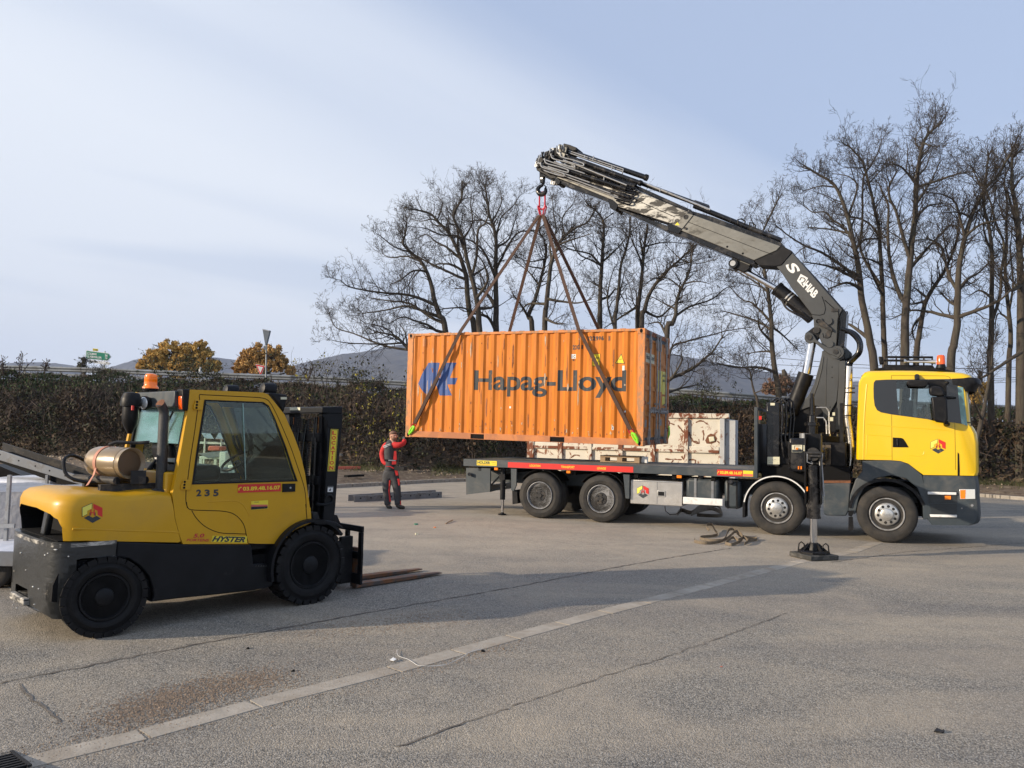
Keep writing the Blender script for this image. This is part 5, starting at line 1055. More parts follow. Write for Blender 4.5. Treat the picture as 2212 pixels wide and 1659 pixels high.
def crane(t, TF):
 Pc = TF.wld((-1.35, 1.25, 0)); hook = at_depth(1171, 400, 19.28)
 d = Vector((hook.x - Pc.x, hook.y - Pc.y, 0)).normalized()
 F = Frame(Pc, d, Vector((-d.y, d.x, 0)))
 tl = lambda v: TF.loc(F.wld(v))                  # crane coordinates -> lorry coordinates
 def tr(mb): mb.v = [tuple(tl(v)) for v in mb.v]; return mb
 def ob(name, mb, m, parent=t, **k): return obj(name, tr(mb), m, parent, **k)
 def pl(k, pts, w): return F.poly(k, pts, w)
 def p3(k, x, y, w=0.0): return F.at3(k, x, y, w)
 col = pl('I', [(372,250),(560,200),(600,320),(570,335),(550,560),(540,770),(395,1015),(370,900),(320,830),(240,835),(100,900),(10,960),(10,1110),(560,1110),(600,1110),(560,760),(600,330)], .0)
 c1 = pl('I', [(390,215),(590,230),(625,300),(600,520),(580,800),(560,1112),(0,1112),(5,960),(60,910),(160,800),(235,700),(290,590),(320,480),(350,370),(372,280)], .20)
 ob('column', MB().prism(c1, -.20, .16), M['black'], bevel=.01)
 fr = pl('I', [(380,225),(590,240),(620,300),(568,335),(560,560),(538,775),(395,1018),(385,880),(350,832),(300,822),(235,838),(105,885),(235,700),(290,590),(320,480),(350,370),(372,280)], .20)
 cg = ob('column_side_plate', MB().prism(fr, .164, .20), M['crane_grey'], bevel=.006)
 fold = MB().tube([p3('I',x,y,.203) for x,y in ((392,290),(375,420),(330,590),(270,760),(258,815))], .012, 6).tube([p3('I',x,y,.203) for x,y in ((430,300),(420,500),(418,820))], .007, 6)
 obj('weld_fold', tr(fold), M['crane_grey'], cg)
 dots = MB()
 for x, y in ((488,403),(488,515),(398,838),(467,838)): dots.cyl(p3('I',x,y,.203), p3('I',x,y,.199), .012, 10)
 obj('bolt_hole', tr(dots), M['dark_in'], cg)
 wp = MB()
 for x0,y0,x1,y1 in ((440,948,500,990),(422,1028,466,1090),(492,895,520,930)): wp.slab([p3('I',x0,y1,.168),p3('I',x1,y1,.168),p3('I',x1,y0,.168),p3('I',x0,y0,.168)], (0,.004,0))
 ob('warning_plate', wp, M['label_cream'])
 ob('heat_shield', MB().prism(pl('I', [(568,335),(632,332),(625,640),(612,800),(598,1082),(520,1085),(545,760),(560,560)], .30), .27, .30), M['crane_grey'], bevel=.004)
 def disc(k, x, y, r, w0, w1): c = p3(k, x, y, w1); return MB().lathe((c.x, w0, c.z), (0,1,0), [(0,r),(w1-w0,r)], 24)
 hd = MB().lathe((p3('I',540,240,.26).x, -.28, p3('I',540,240,.26).z), (0,1,0), [(0,.13),(.54,.13)], 28)
 ph = ob('pivot_barrel', hd, M['crane_grey'], smooth=35)
 ob('pivot_block', MB().prism(pl('I', [(560,165),(640,190),(690,240),(680,300),(620,330),(585,300)], .1), -.25, .1), M['anthracite'], bevel=.02)
 ob('pivot_pin', disc('I',525,235,.05,.26,.285), M['hub_dark'])
 lk = pl('M', [(1430,1050),(1440,1000),(1480,985),(1520,1005),(1560,1070),(1640,1130),(1700,1160),(1760,1150),(1820,1180),(1835,1225),(1800,1270),(1740,1240),(1690,1225),(1600,1150),(1540,1100),(1480,1115),(1445,1095)], .27)
 ob('link_arm', MB().prism(lk, .22, .27), M['crane_grey'], bevel=.01)
 ob('link_pin', disc('M',1480,1045,.055,.27,.30), M['hub_dark'])
 ob('knee_link', MB().prism(pl('M', [(1440,1000),(1520,940),(1560,920),(1610,950),(1615,1010),(1580,1070),(1540,1120),(1470,1115),(1430,1070)], .20), .12, .20), M['black'], bevel=.02)
 ob('link_pin', disc('M',1560,968,.065,.20,.235), M['hub_dark'])
 ib = pl('M', [(1110,150),(1290,112),(1560,420),(1845,742),(1820,785),(1795,850),(1782,1150),(1700,1175),(1640,1160),(1580,1020),(1535,950),(1530,860),(1500,780),(1430,690),(1300,520),(1180,340),(1125,272)], .20)
 ibo = ob('inner_boom', MB().prism(ib, -.16, .20), M['crane_grey'], bevel=.012)
 bk = pl('M', [(1285,104),(1570,408),(1855,735),(1892,785),(1862,1150),(1790,1152),(1800,850),(1822,790),(1845,748),(1560,428),(1275,120)], .14)
 ob('inner_boom_back', MB().prism(bk, -.24, .14), M['gloss_black'], bevel=.01)
 ob('side_cover', MB().prism(pl('M', [(1660,1000),(1720,930),(1730,980),(1715,1040),(1680,1060),(1650,1040)], .20), .203, .215), M['hub_dark'], bevel=.004)
 ob('valve_block', MB().prism(pl('M', [(1570,860),(1620,850),(1740,960),(1735,985),(1600,920)], .25), .21, .27), M['hub_dark'], bevel=.01)
 ob('boss', MB().add(*(lambda m: (m.v, m.f))(disc('M',1585,868,.075,.20,.25))).add(*(lambda m: (m.v, m.f))(disc('M',1690,868,.075,.20,.24))).add(*(lambda m: (m.v, m.f))(disc('M',1705,1120,.07,.20,.24))), M['crane_grey'])
 ob('boss_bore', MB().add(*(lambda m: (m.v, m.f))(disc('M',1582,870,.048,.251,.254))), M['dark_in'])
 cl = MB().tube([p3('M',x,y,.205) for x,y in ((1480,790),(1540,800),(1600,805),(1645,790),(1660,740),(1650,680),(1620,600))], .006, 6).tube([p3('M',x,y,.205) for x,y in ((1630,1000),(1640,1050),(1680,1055),(1715,1040),(1725,985),(1700,930))], .006, 6).tube([p3('M',x,y,.205) for x,y in ((1650,640),(1740,720),(1800,770),(1810,900),(1775,1140))], .008, 6)
 ob('cable', cl, M['dark_in'])
 ob('cable_clip', MB().slab([p3('M',x,y,.205) for x,y in ((1725,730),(1800,735),(1800,765),(1725,768))], (0,.02,0)), M['hub_dark'])
 def on_boom(name, s_, a, b, ha, m, bold=.02, shear=0, w=.203):     # a: start baseline, b: end baseline, ha: start top (picture points)
  A_ = p3('M', *a, w); B_ = p3('M', *b, w); C_ = p3('M', *ha, w); return obj(name, tr(text_on(MB(), s_, [A_, B_, B_ + (C_-A_), C_], bold, shear)), m, ibo, smooth=0)
 on_boom('writing', 'HIAB', (1412,495), (1530,625), (1470,425), M['white'], .04)
 on_boom('writing', 'S', (1215,260), (1280,355), (1330,230), M['white'], .03)
 on_boom('writing', 'X', (1155,200), (1225,270), (1235,150), M['crane_grey'], .01)
 em = MB().add([p3('M',x,y,.2035) for x,y in ((1390,355),(1470,400),(1415,500),(1350,430))], [(0,1,2,3)]); emo = obj('boom_badge', tr(em), M['white'], ibo, smooth=0)
 e2 = MB(); cc = p3('M',1408,425,.205)
 e2.tube([p3('M',x,y,.2052) for x,y in ((1378,425),(1395,395),(1425,400),(1440,420),(1420,445),(1400,450),(1415,480))], .010, 6); obj('badge_curl', tr(e2), M['crane_grey'], emo)
 kn = pl('M', [(880,205),(1125,70),(1180,42),(1300,108),(1290,130),(1180,260),(1110,274),(930,262)], .22)
 ob('knee_box', MB().prism(kn, -.20, .22), M['black'], bevel=.012)
 def section(name, bot, side, top, w, m_side, bev=.012):
  ob(name, MB().prism(pl('H', side, w), -w, w), m_side, bevel=bev)
  if bot: ob(name.replace('section', 'lower_flange'), MB().prism(pl('H', bot, w-.03), -w+.03, w-.03), M['gloss_black'], bevel=.01)
  if top: ob(name.replace('section', 'upper_flange'), MB().prism(pl('H', top, w-.05), -w+.05, w-.05), M['gloss_black'], bevel=.01)
 section('boom_section', [(975,635),(1450,828),(1462,850),(1435,858),(975,668)], [(1062,542),(1618,740),(1592,768),(1452,830),(978,636),(1005,600)], [(1040,515),(1200,560),(1628,722),(1618,742),(1062,545)], .24, M['boom_steel'])
 ob('boom_collar', MB().prism(pl('H', [(1048,520),(1075,535),(1000,640),(985,665),(920,650),(912,612),(925,600),(975,598)], .255), -.255, .255), M['gloss_black'], bevel=.01)
 cpl = ob('collar_plate', MB().prism(pl('H', [(1030,535),(1072,548),(1005,632),(940,602),(978,598)], .262), .256, .262), M['boom_steel'], smooth=0)
 cb = MB();
 for x, y, r in ((1028,560,.055),(1025,630,.028)): c = p3('H', x, y, .262); cb.lathe(c, (0,1,0), [(0,r),(.012,r),(.012,r*.6),(.004,r*.5)], 18)
 obj('collar_bolt', tr(cb), M['hub_dark'], cpl)
 tri = [p3('H',x,y,.2635) for x,y in ((975,592),(990,612),(960,610))]; obj('warning_sign', tr(MB().add(tri, [(0,1,2)])), M['sticker_yellow'], cpl, smooth=0)
 bl = MB()
 for x, y in ((1285,745),(1382,787)): bl.cyl(p3('H',x,y,.242), p3('H',x,y,.25), .022, 10)
 ob('side_bolt', bl, M['dark_in'])
 ob('boom_seam', MB().tube([p3('H',x,y,.241) for x,y in ((1045,592),(1250,672),(1500,770),(1560,790))], .006, 6), M['dark_in'])
 section('boom_section', [(590,495),(925,620),(915,650),(575,500)], [(600,430),(700,385),(1045,528),(1000,592),(930,600),(590,490)], [(690,372),(720,362),(1060,515),(1045,530)], .205, M['boom_bright'])
 ob('boom_seam', MB().tube([p3('H',x,y,.206) for x,y in ((690,440),(800,490),(960,560))], .008, 6), M['gloss_black'])
 ob('boom_collar', MB().prism(pl('H', [(556,446),(610,470),(598,508),(588,520),(556,505),(545,465)], .215), -.215, .215), M['gloss_black'], bevel=.01)
 ob('collar_plate', MB().prism(pl('H', [(570,450),(640,430),(640,470),(605,480)], .218), .2155, .218), M['boom_steel'], smooth=0)
 section('boom_section', [(225,318),(560,448),(550,470),(215,340)], [(240,270),(560,395),(610,440),(570,455),(225,315)], None, .17, M['boom_steel'])
 section('boom_section', None, [(190,215),(330,235),(700,390),(640,440),(560,410),(180,275)], None, .14, M['boom_bright'])
 section('boom_section', [(120,285),(210,325),(200,335),(120,295)], [(110,200),(190,190),(240,280),(215,320),(115,282)], None, .115, M['black'])
 def tube(name, k, a, b, r, w, m, n=12): return ob(name, MB().cyl(p3(k, *a, w), p3(k, *b, w), r, n), m)
 for a, b, r, w in (((300,150),(790,318),.062,.10),((300,150),(790,318),.062,-.10),((290,185),(752,352),.055,.19),((350,255),(712,372),.060,.22),((250,205),(712,352),.050,-.02),((235,265),(700,405),.055,.17),((150,225),(660,388),.045,.26),((130,262),(680,440),.040,.26)):
  c = tube('extension_ram', 'H', a, b, r, w, M['gloss_black'], 16)
  A_, B_ = p3('H', *a, w), p3('H', *b, w); e = MB()
  for f in (.02, .97): q = A_.lerp(B_, f); e.cyl(q, q + (B_-A_).normalized()*.06, r*1.25, 16)
  obj('end_cap', tr(e), M['black'], c)
 tube('extension_ram', 'H', (735,345), (1170,505), .050, .05, M['gloss_black'], 16); tube('extension_ram', 'H', (1080,490), (1622,708), .060, .0, M['gloss_black'], 16); tube('extension_ram', 'H', (1080,470), (1165,500), .06, -.1, M['black'], 16)
 for a, b, r, w in (((760,345),(1180,515),.022,.12),((345,235),(660,362),.016,.30),((370,200),(720,330),.016,.0),((300,148),(640,262),.014,.20),((300,160),(640,276),.014,.20),((140,200),(400,290),.014,.33),((130,240),(430,345),.014,.33),((250,300),(640,445),.014,.24),((270,318),(660,462),.014,.24),((230,290),(600,425),.014,.24),((160,262),(560,412),.014,.30),((880,390),(1170,515),.014,.13)):
  tube('hard_pipe', 'H', a, b, r, w, M['alu'] if r > .015 else M['galv'], 8)
 for pts in ([(570,238),(566,272)],[(520,312),(516,340)],[(455,180),(450,205)],[(870,385),(866,402)],[(400,175),(396,200)],[(640,262),(632,292)],[(330,225),(322,262)]):
  ob('pipe_clamp', MB().tube([p3('H', *pts[0], .28), p3('H', *pts[1], .28)], .014, 6), M['galv'])
 def bend(pts, w, r=.013, m=None): ob('hose_bend', MB().tube(smooth_poly([tuple(p3('H', x, y, w)) for x, y in pts], 4), r, 8), m or M['gloss_black'])
 for i, (x, y) in enumerate(((330,235),(385,225),(290,265),(265,290))):
  bend([(x-140,y-70),(x-130,y-40),(x-60,y-20),(x,y),(x+8,y+12),(x-5,y+16),(x-80,y-6),(x-120,y-20)], .30 + .02*i, .016, M['galv'])
 for x, y in ((690,375),(680,405),(668,432),(655,455)): bend([(x-70,y-12),(x,y+5),(x+28,y+5),(x+30,y+22),(x+5,y+24),(x-60,y+2)], .27, .018)
 def plate(name, k, pts, w0, w1, m, bev=.008): return ob(name, MB().prism(pl(k, pts, w1), w0, w1), m, bevel=bev)
 plate('head_plate', 'N', [(440,100),(490,108),(500,180),(470,290),(415,240),(420,180)], .20, .24, M['boom_steel'])
 plate('head_plate', 'N', [(520,140),(565,150),(520,300),(455,285),(470,230)], .24, .30, M['boom_steel'])
 plate('head_block', 'N', [(515,90),(600,110),(700,150),(690,190),(620,200),(560,280),(500,290),(470,200)], -.2, .20, M['black'])
 plate('head_plate', 'N', [(330,160),(400,150),(420,200),(400,290),(340,290),(310,240)], -.12, .22, M['black'])
 plate('head_plate', 'N', [(235,215),(310,190),(330,250),(300,340),(240,330),(225,270)], -.10, .24, M['hub_dark'])
 plate('head_plate', 'N', [(165,290),(245,265),(260,350),(235,440),(170,430),(150,350)], -.09, .26, M['black'])
 plate('head_plate', 'N', [(92,400),(120,305),(165,295),(175,380),(150,440),(110,445)], .05, .16, M['hub_dark'])
 plate('head_block', 'N', [(115,420),(200,430),(330,520),(420,545),(400,600),(330,600),(240,540),(180,510),(120,480)], -.10, .12, M['black'])
 for x, y, w in ((460,150,.242),(352,180,.225),(118,410,.162),(128,375,.162),(345,662,.06),(372,668,.06)):
  c = p3('N', x, y, w); ob('head_pin', MB().lathe(c, (0,1,0), [(-.06,.035),(-.02,.045),(.012,.045),(.014,.028),(.004,.022)], 16), M['galv'])
 plate('tip_lug', 'N', [(318,650),(340,610),(400,600),(440,640),(430,690),(390,690),(350,690)], -.03, .05, M['boom_steel'])
 plate('tip_shoe', 'N', [(400,560),(470,640),(450,680),(420,690),(395,660),(380,600)], -.17, .17, M['gloss_black'])
 rr = random.Random(9)
 for i in range(16):
  x = 150 + i*24; y = 330 - i*11 + rr.uniform(-30, 30); w = rr.uniform(.20, .34); dx_, dy_ = rr.uniform(-30, 25), rr.uniform(25, 70)
  pts = [p3('N', x, y-60, w), p3('N', x+dx_*.4, y-20, w+.03), p3('N', x+dx_, y+dy_, w), p3('N', x+dx_+60, y+dy_+28, w)]
  ob('tip_hose', MB().tube(smooth_poly([tuple(p) for p in pts], 5), rr.choice((.012,.016,.02)), 8), rr.choice((M['gloss_black'], M['hub_dark'], M['galv'])))
 for pts in ([(1355,605),(1352,575),(1375,572),(1398,588),(1392,605)],[(1425,622),(1425,595),(1445,598),(1462,612),(1458,630)]): ob('lifting_eye', MB().tube([p3('H',x,y,.05) for x,y in pts], .018, 8), M['black'])
 hp = lambda x, y, w=0.0: p3('N', x, y, w)
 a = F.loc(at_depth(*P('N',205,520), 19.26)); hx = a.x; hwv = a.y
 def hpt(x, y, dw=0): v = F.at3('N', x, y, hwv); return Vector((v.x, v.y + dw, v.z))
 hb = ob('hook_block', MB().prism(F.poly('N', [(172,500),(240,505),(242,590),(232,680),(180,672),(172,600)], hwv), hwv-.05, hwv+.05), M['gloss_black'], bevel=.02)
 obj('block_hole', tr(MB().prism(F.poly('N', [(190,600),(205,592),(222,600),(222,615),(190,618)], hwv), hwv+.051, hwv+.055)), M['alu'], hb, smooth=0)
 hk = [(205,680),(204,700),(172,715),(142,752),(145,795),(180,828),(225,822),(252,785),(250,750),(258,715)]
 pts = [tuple(hpt(x, y)) for x, y in hk]; rs = [.03,.035,.045,.055,.062,.066,.062,.05,.035,.008]
 pp = smooth_poly(pts, 4); rs2 = [rs[min(i//4, 8)] + (rs[min(i//4+1, 9)] - rs[min(i//4, 8)]) * ((i % 4)/4) for i in range(len(pp))]
 ob('hook', MB().tube(pp, rs2, 12), M['gloss_black'])
 ob('hook_latch', MB().tube([hpt(215,690,.02), hpt(240,700,.02), hpt(262,718,.02)], .012, 6), M['black'])
 rl = p3('M',652,240,.17)
 ro = ob('roller_bracket', MB().prism(pl('M', [(640,180),(700,175),(840,250),(830,300),(770,340),(690,300),(650,300)], .12), -.12, .12), M['black'], bevel=.015)
 ob('roller', MB().lathe((rl.x,-.20,rl.z), (0,1,0), [(0,.10),(.37,.10)], 28), M['gloss_black']); ob('roller_cap', MB().lathe((rl.x,.17,rl.z), (0,1,0), [(0,.06),(.012,.06),(.012,0)], 24), M['galv'])
 ob('bracket_plate', MB().prism(pl('M', [(735,205),(840,250),(835,262),(730,218)], .13), .121, .14), M['boom_steel'], smooth=0)
 a, b = p3('M',735,298,.0), p3('M',1125,515,.0); ob('boom_piston_rod', MB().cyl(a, b, .060, 24), M['chrome'])
 a, b = p3('M',1130,512,.0), p3('M',1520,835,.0); bc = ob('boom_cylinder', MB().cyl(a, b, .145, 32).cyl(a, a.lerp(b,.05), .155, 32), M['black'])
 bnd = MB()
 for f in (.31, .38): q = a.lerp(b, f); bnd.cyl(q, q + (b-a).normalized()*.028, .150, 32)
 obj('clamp_band', tr(bnd), M['alu'], bc)
 ob('hydraulic_hose', MB().tube(smooth_poly([tuple(p3('M',x,y,.12)) for x,y in ((1180,625),(1200,670),(1250,740),(1400,820),(1510,860))], 6), .022, 8).tube(smooth_poly([tuple(p3('M',x,y,.14)) for x,y in ((1190,620),(1260,665),(1400,760),(1500,845))], 6), .018, 8), M['gloss_black'])
 a, b = p3('I',45,900,.16), p3('I',205,474,.16); lc = ob('lift_cylinder', MB().cyl(a, b, .150, 32).cyl(a.lerp(b,.72), b, .158, 32), M['black'])
 c_, d_ = b, p3('I',268,130,.16); obj('lift_piston_rod', tr(MB().cyl(c_, d_, .088, 28)), M['chrome'], lc)
 for k, (r, w) in enumerate(((.055,.05),(.05,-.03),(.045,.12),(.03,-.12))):
  pts = [(600,0-8*k),(690,20),(760,70+6*k),(795,150),(785,240),(735,300),(690,345),(678,390)]
  ob('hose_bundle', MB().tube(smooth_poly([tuple(p3('I', x-6*k, y, w)) for x, y in pts], 5), r, 12), M['gloss_black'])
 ob('small_hoses', MB().tube(smooth_poly([tuple(p3('M',x,y,.0)) for x,y in ((1870,985),(1960,990),(2030,1040),(2050,1100))], 5), .02, 8).tube([p3('M',x,y,.0) for x,y in ((1885,765),(1900,770),(1900,795),(1885,800))], .012, 6), M['gloss_black'])
lorry()
def forklift():
 F = FLT; t = thing('forklift', 'yellow and black diesel forklift number 235 with its forks resting on the ground', 'forklift', F, (-1.1, .7, 0))
 w0 = .05; W2 = 1.38; A = lambda k, x, y, w=w0: F.at(k, x, y, w)
 def pl(k, pts, w=w0): return F.poly(k, pts, w)
 def on(name, k, pts, m, par, w=w0, th=.003, gap=.001, **kw): return obj(name, MB().prism(pl(k, pts, w), w-gap-th, w-gap), m, par, smooth=0, **kw)
 rf = .415; rr_ = .350
 cf = F.at3('p', 671, 1224, 0); cr_ = F.at3('p', 226, 1300, .02)
 wheel(t, (cf.x, -.02, rf), rf, .27, 'fork_front'); wheel(t, (cr_.x, .01, rr_), rr_, .24, 'fork_rear', steer=R(-7))
 for c, r in ((cf.x, rf), (cr_.x, rr_)):
  obj('wheel', MB().lathe((c, W2-.22, r), (0,1,0), [(0,0),(0,r-.05),(.02,r),(.25,r),(.27,r-.05),(.27,0)], 36), M['tyre_black'], t, label='wheel on the far side')
 lrear = -2.50
 def plan(l, w, z, Rr=.22):
  d = min(w - w0, W2 - w); off = Rr - math.sqrt(max(0, Rr*Rr - (Rr-d)**2)) if d < Rr else 0
  q = min(1, max(0, ((lrear + .45) - l) / .45)); return l + (off*.95 + .035*((w-.71)/.66)**2) * q
 def fn(l, w, z):
  d = min(w - w0, W2 - w); R2 = .10; o2 = R2 - math.sqrt(max(0, R2*R2 - (R2-d)**2)) if d < R2 else 0
  kz = min(1, max(0, (z - 1.12) / .10)); crown = .035 * (1 - ((w - .71) / .66) ** 2)
  return (plan(l, w, z), w, z + (crown - o2*.6) * kz)
 def fnc(l, w, z):
  d = min(w - w0, W2 - w); off = .16 - math.sqrt(max(0, .0256 - (.16-d)**2)) if d < .16 else 0
  return (max(l, lrear - .03 + off + .05*((w-.71)/.66)**2), w, z)
 ht = A('L', 1000, 664)[1]; zj = A('p', 160, 1171)[1]
 hood = [(lrear+.02, zj+.005), (lrear-.0, zj+.15), (lrear+.0, ht-.10), (lrear+.025, ht-.05), (lrear+.08, ht-.018), (lrear+.22, ht)] + pl('L', [(1350,664),(1659,672)]) + pl('C', [(1700,112),(1870,118),(1905,400),(1955,590),(1968,640),(1940,652),(1280,640),(900,650)])
 h = obj('rear_hood', MB().soft(hood, w0, W2, fn, 18, .07), M['fl_yellow'], t, smooth=40)
 def cut(o, cutter_mb, m):
  me = mesh_from('cutter', cutter_mb, m, BASE[o.name], 0); co_ = bpy.data.objects.new('cutter', me); COL.objects.link(co_); co_.parent = o.parent
  md = o.modifiers.new('b', 'BOOLEAN'); md.object = co_; md.operation = 'DIFFERENCE'; md.solver = 'EXACT'; md.material_mode = 'TRANSFER'
  bpy.context.view_layer.update(); nm = bpy.data.meshes.new_from_object(o.evaluated_get(bpy.context.evaluated_depsgraph_get())); o.modifiers.clear(); o.data = nm; bpy.data.objects.remove(co_)
 zt0 = F.atl('p', 82, 1101, lrear).z; opn = [(.135, zj-.02), (.135, zt0-.12), (.17, zt0-.055), (.27, zt0-.015), (.60, zt0+.015), (1.12, zt0+.01), (1.22, zt0-.03), (1.26, zt0-.12), (1.26, zj-.02)]
 mbc = MB().slab([Vector((lrear-.3, a, b)) for a, b in opn], (.62, 0, 0)); cut(h, mbc, M['dark_in'])
 obj('recess_pillar', MB().slab([Vector((lrear+.07, a, b)) for a, b in ((.60,zj),(.72,zj),(.62,zt0+.01),(.50,zt0+.01))], (.06,0,0)), M['scuffed'], h, bevel=.02)
 obj('radiator_grille', MB().bx(lrear+.27, lrear+.29, .14, 1.25, zj, ht-.12), M['dark_in'], h); obj('recess_floor_shade', MB().bx(lrear+.05, lrear+.30, .145, 1.25, zj+.001, zj+.007), M['dark_in'], h)  # thin black sheet darkens the sunlit recess floor in place of shade
 crease = MB().tube(smooth_poly([tuple(F.at3('C', x, y, w0+.006)) for x, y in ((790,505),(1000,508),(1400,525),(1800,535),(1955,545))], 4), .010, 8); obj('pressed_crease', crease, M['fl_yellow'], h)
 logo([F.at3('C',897,440,w0),F.at3('C',1115,440,w0),F.at3('C',1115,225,w0),F.at3('C',897,225,w0)], t, 0)
 cwt = [(lrear-.01, zj), (lrear-.02, zj-.12), (lrear-.035, .42), (lrear-.01, .24), (lrear+.04, .20)] + pl('C', [(500,1466),(552,1440),(545,1300),(565,1120),(615,1000),(695,905),(800,845),(900,825),(1100,815),(1262,818),(1275,642),(900,652)])
 cw = obj('counterweight', MB().soft(cwt, w0, W2, fnc, 18, .08), M['scuffed'], t, smooth=38)
 cut(cw, MB().slab([Vector((lrear-.3, a, b)) for a, b in ((.62,.31),(1.02,.31),(1.02,.375),(.95,.385),(.62,.385))], (.55, 0, 0)), M['dark_in'])
 obj('worn_lip', MB().bx(lrear-.060, lrear+.1, .60, 1.04, .245, .308), M['lip_worn'], cw, bevel=.01)
 obj('upper_lip', MB().soft([(lrear-.035, zj-.045),(lrear-.035, zj-.012),(lrear+.5, zj-.012),(lrear+.5, zj-.045)], w0-.006, W2+.006, lambda l,w,z: (fnc(l, max(w0,min(W2,w)), z)[0], w, z), 16, .1), M['lip_worn'], cw)
 ch = MB(); rnd_ = random.Random(6)
 for x, y, s_ in ((1100,842,13),(545,735,10),(510,770,9),(488,790,11),(250,763,12),(745,803,9),(310,948,7),(388,1323,6),(205,1360,10),(380,1130,13),(430,1155,8),(150,1330,9),(170,1290,11)):
  q = s_ * .0007
  if x > 560: c = F.at3('C', x, y, w0); base = [Vector((c.x + q*math.cos(a)*rnd_.uniform(.6,1.4), w0-.002, c.z + q*math.sin(a)*rnd_.uniform(.4,1.0))) for a in (0,1,2,3,4,5)]; ch.slab(base, (0,.004,0))
  else:
   c = F.atl('C', x, y, lrear - .01); base = []
   for a in (0,1,2,3,4,5): w_ = min(W2-.03, max(w0+.03, c.y + q*math.cos(a)*rnd_.uniform(.6,1.8))); z_ = c.z + q*math.sin(a)*rnd_.uniform(.4,1.0); base.append(Vector((fnc(lrear-.03, w_, z_)[0]-.006, w_, z_)))
   ch.slab(base, (.012,0,0))
 obj('paint_chip', ch, M['white'], cw, smooth=0)
 obj('wheel_arch', MB().bx(cr_.x-.30, cr_.x+.42, w0+.25, W2-.25, .2, .70), M['dark_in'], t)
 obj('inner_wing', MB().prism(pl('C', [(560,1300),(575,1120),(630,1000),(720,905),(900,840),(1100,830),(1350,845),(1500,905),(1610,1020),(1660,1180),(1650,1300),(1600,1250),(1500,1000),(1200,880),(900,900),(700,1050),(620,1300)], w0+.05), w0+.05, w0+.30), M['dark_in'], t)
 sk = pl('C', [(1282,645),(1262,812),(1400,830),(1510,900),(1620,1020),(1668,1170),(1672,1240),(1640,1300)]) + pl('D', [(0,918),(250,893),(600,855),(750,822),(762,650),(640,640),(600,648),(582,492),(42,488)])
 obj('side_skirt', MB().prism(sk, w0-.004, W2+.004), M['fl_black'], t, bevel=.012)
 on('skirt_gap', 'C', [(1278,640),(1286,640),(1272,815),(1262,815)], M['dark_in'], t, w0-.006)
 stp = MB()
 for i in range(7): x = 615 + i*20; stp.prism(pl('D', [(x,658),(x+10,656),(x+10,664),(x,666)], w0-.006), w0-.012, w0-.005)
 obj('step_edge', stp, M['scuffed'], t)
 obj('chassis', MB().bx(lrear+1.0, .22, .28, W2-.28, .20, .84), M['dark_in'], t)
 out = pl('B', [(130,370),(930,404),(985,425),(1040,490),(1160,640),(1260,860),(1330,1050),(1385,1280),(1440,1659)]) + pl('D', [(1052,200),(1060,318),(1000,345),(930,372),(870,430),(810,487),(42,487)]) + pl('C', [(1960,590),(1910,400),(1875,120)]) + pl('A', [(1885,1475),(1945,1180),(2045,600)])
 win = pl('B', [(290,480),(930,506),(990,545),(1060,690),(1180,1000),(1255,1230),(1305,1370),(152,1405),(200,1050)])
 def ringed(outer, inner, wa, wb):
  me = bpy.data.meshes.new('x'); b = bmesh.new()
  for pts in (outer, inner):
   vs = [b.verts.new((p[0], wa, p[1])) for p in pts]
   for i in range(len(vs)): b.edges.new((vs[i], vs[(i+1) % len(vs)]))
  r = bmesh.ops.triangle_fill(b, edges=b.edges[:], use_beauty=True, use_dissolve=False)
  ex = bmesh.ops.extrude_face_region(b, geom=b.faces[:]); bmesh.ops.translate(b, vec=(0, wb-wa, 0), verts=[v for v in ex['geom'] if isinstance(v, bmesh.types.BMVert)])
  mb = MB(); b.verts.index_update(); mb.v = [tuple(v.co) for v in b.verts]; mb.f = [tuple(v.index for v in f.verts) for f in b.faces]; b.free(); bpy.data.meshes.remove(me); return mb
 cf_ = obj('cab_side', ringed(out, win, w0, w0+.06), M['fl_yellow'], t, smooth=0)
 obj('cab_side', ringed(out, [(l, z) for l, z in win], W2-.06, W2), M['fl_yellow'], t, smooth=0, label='cab side frame on the far side')
 winc = (sum(p[0] for p in win)/len(win), sum(p[1] for p in win)/len(win)); wi = [(winc[0]+(l-winc[0])*.965, winc[1]+(z-winc[1])*.965) for l, z in win]
 obj('window_rubber', ringed(win, wi, w0-.004, w0+.02), M['black'], cf_, smooth=0)
 obj('door_glass', MB().prism(wi, w0+.008, w0+.013), M['glass'], cf_, smooth=0)
 obj('window_rubber', ringed(win, wi, W2-.02, W2+.004), M['black'], t, smooth=0)
 obj('far_door_glass', MB().prism(wi, W2-.013, W2-.008), M['glass'], t, smooth=0)
 sl_ = MB()
 a = A('B',705,520); b = A('B',735,1350); sl_.slab([Vector((a[0],w0+.002,a[1])),Vector((a[0]+.012,w0+.002,a[1])),Vector((b[0]+.012,w0+.002,b[1])),Vector((b[0],w0+.002,b[1]))], (0,.004,0))
 obj('glass_edge', sl_, M['glass_teal'], cf_, smooth=0)
 sm = MB()
 def seam(k, pts, wd=.007, w=w0):
  P_ = [F.at3(k, x, y, w) for x, y in pts]
  if len(P_) > 2: P_ = smooth_poly([tuple(p) for p in P_], 4)
  for a, b in zip(P_, P_[1:]):
   d = (b-a).normalized(); s = Vector((-d.z,0,d.x))*wd/2; sm.slab([Vector((p.x, w-.0015, p.z)) for p in (a-s, b-s, b+s, a+s)], (0,.001,0))
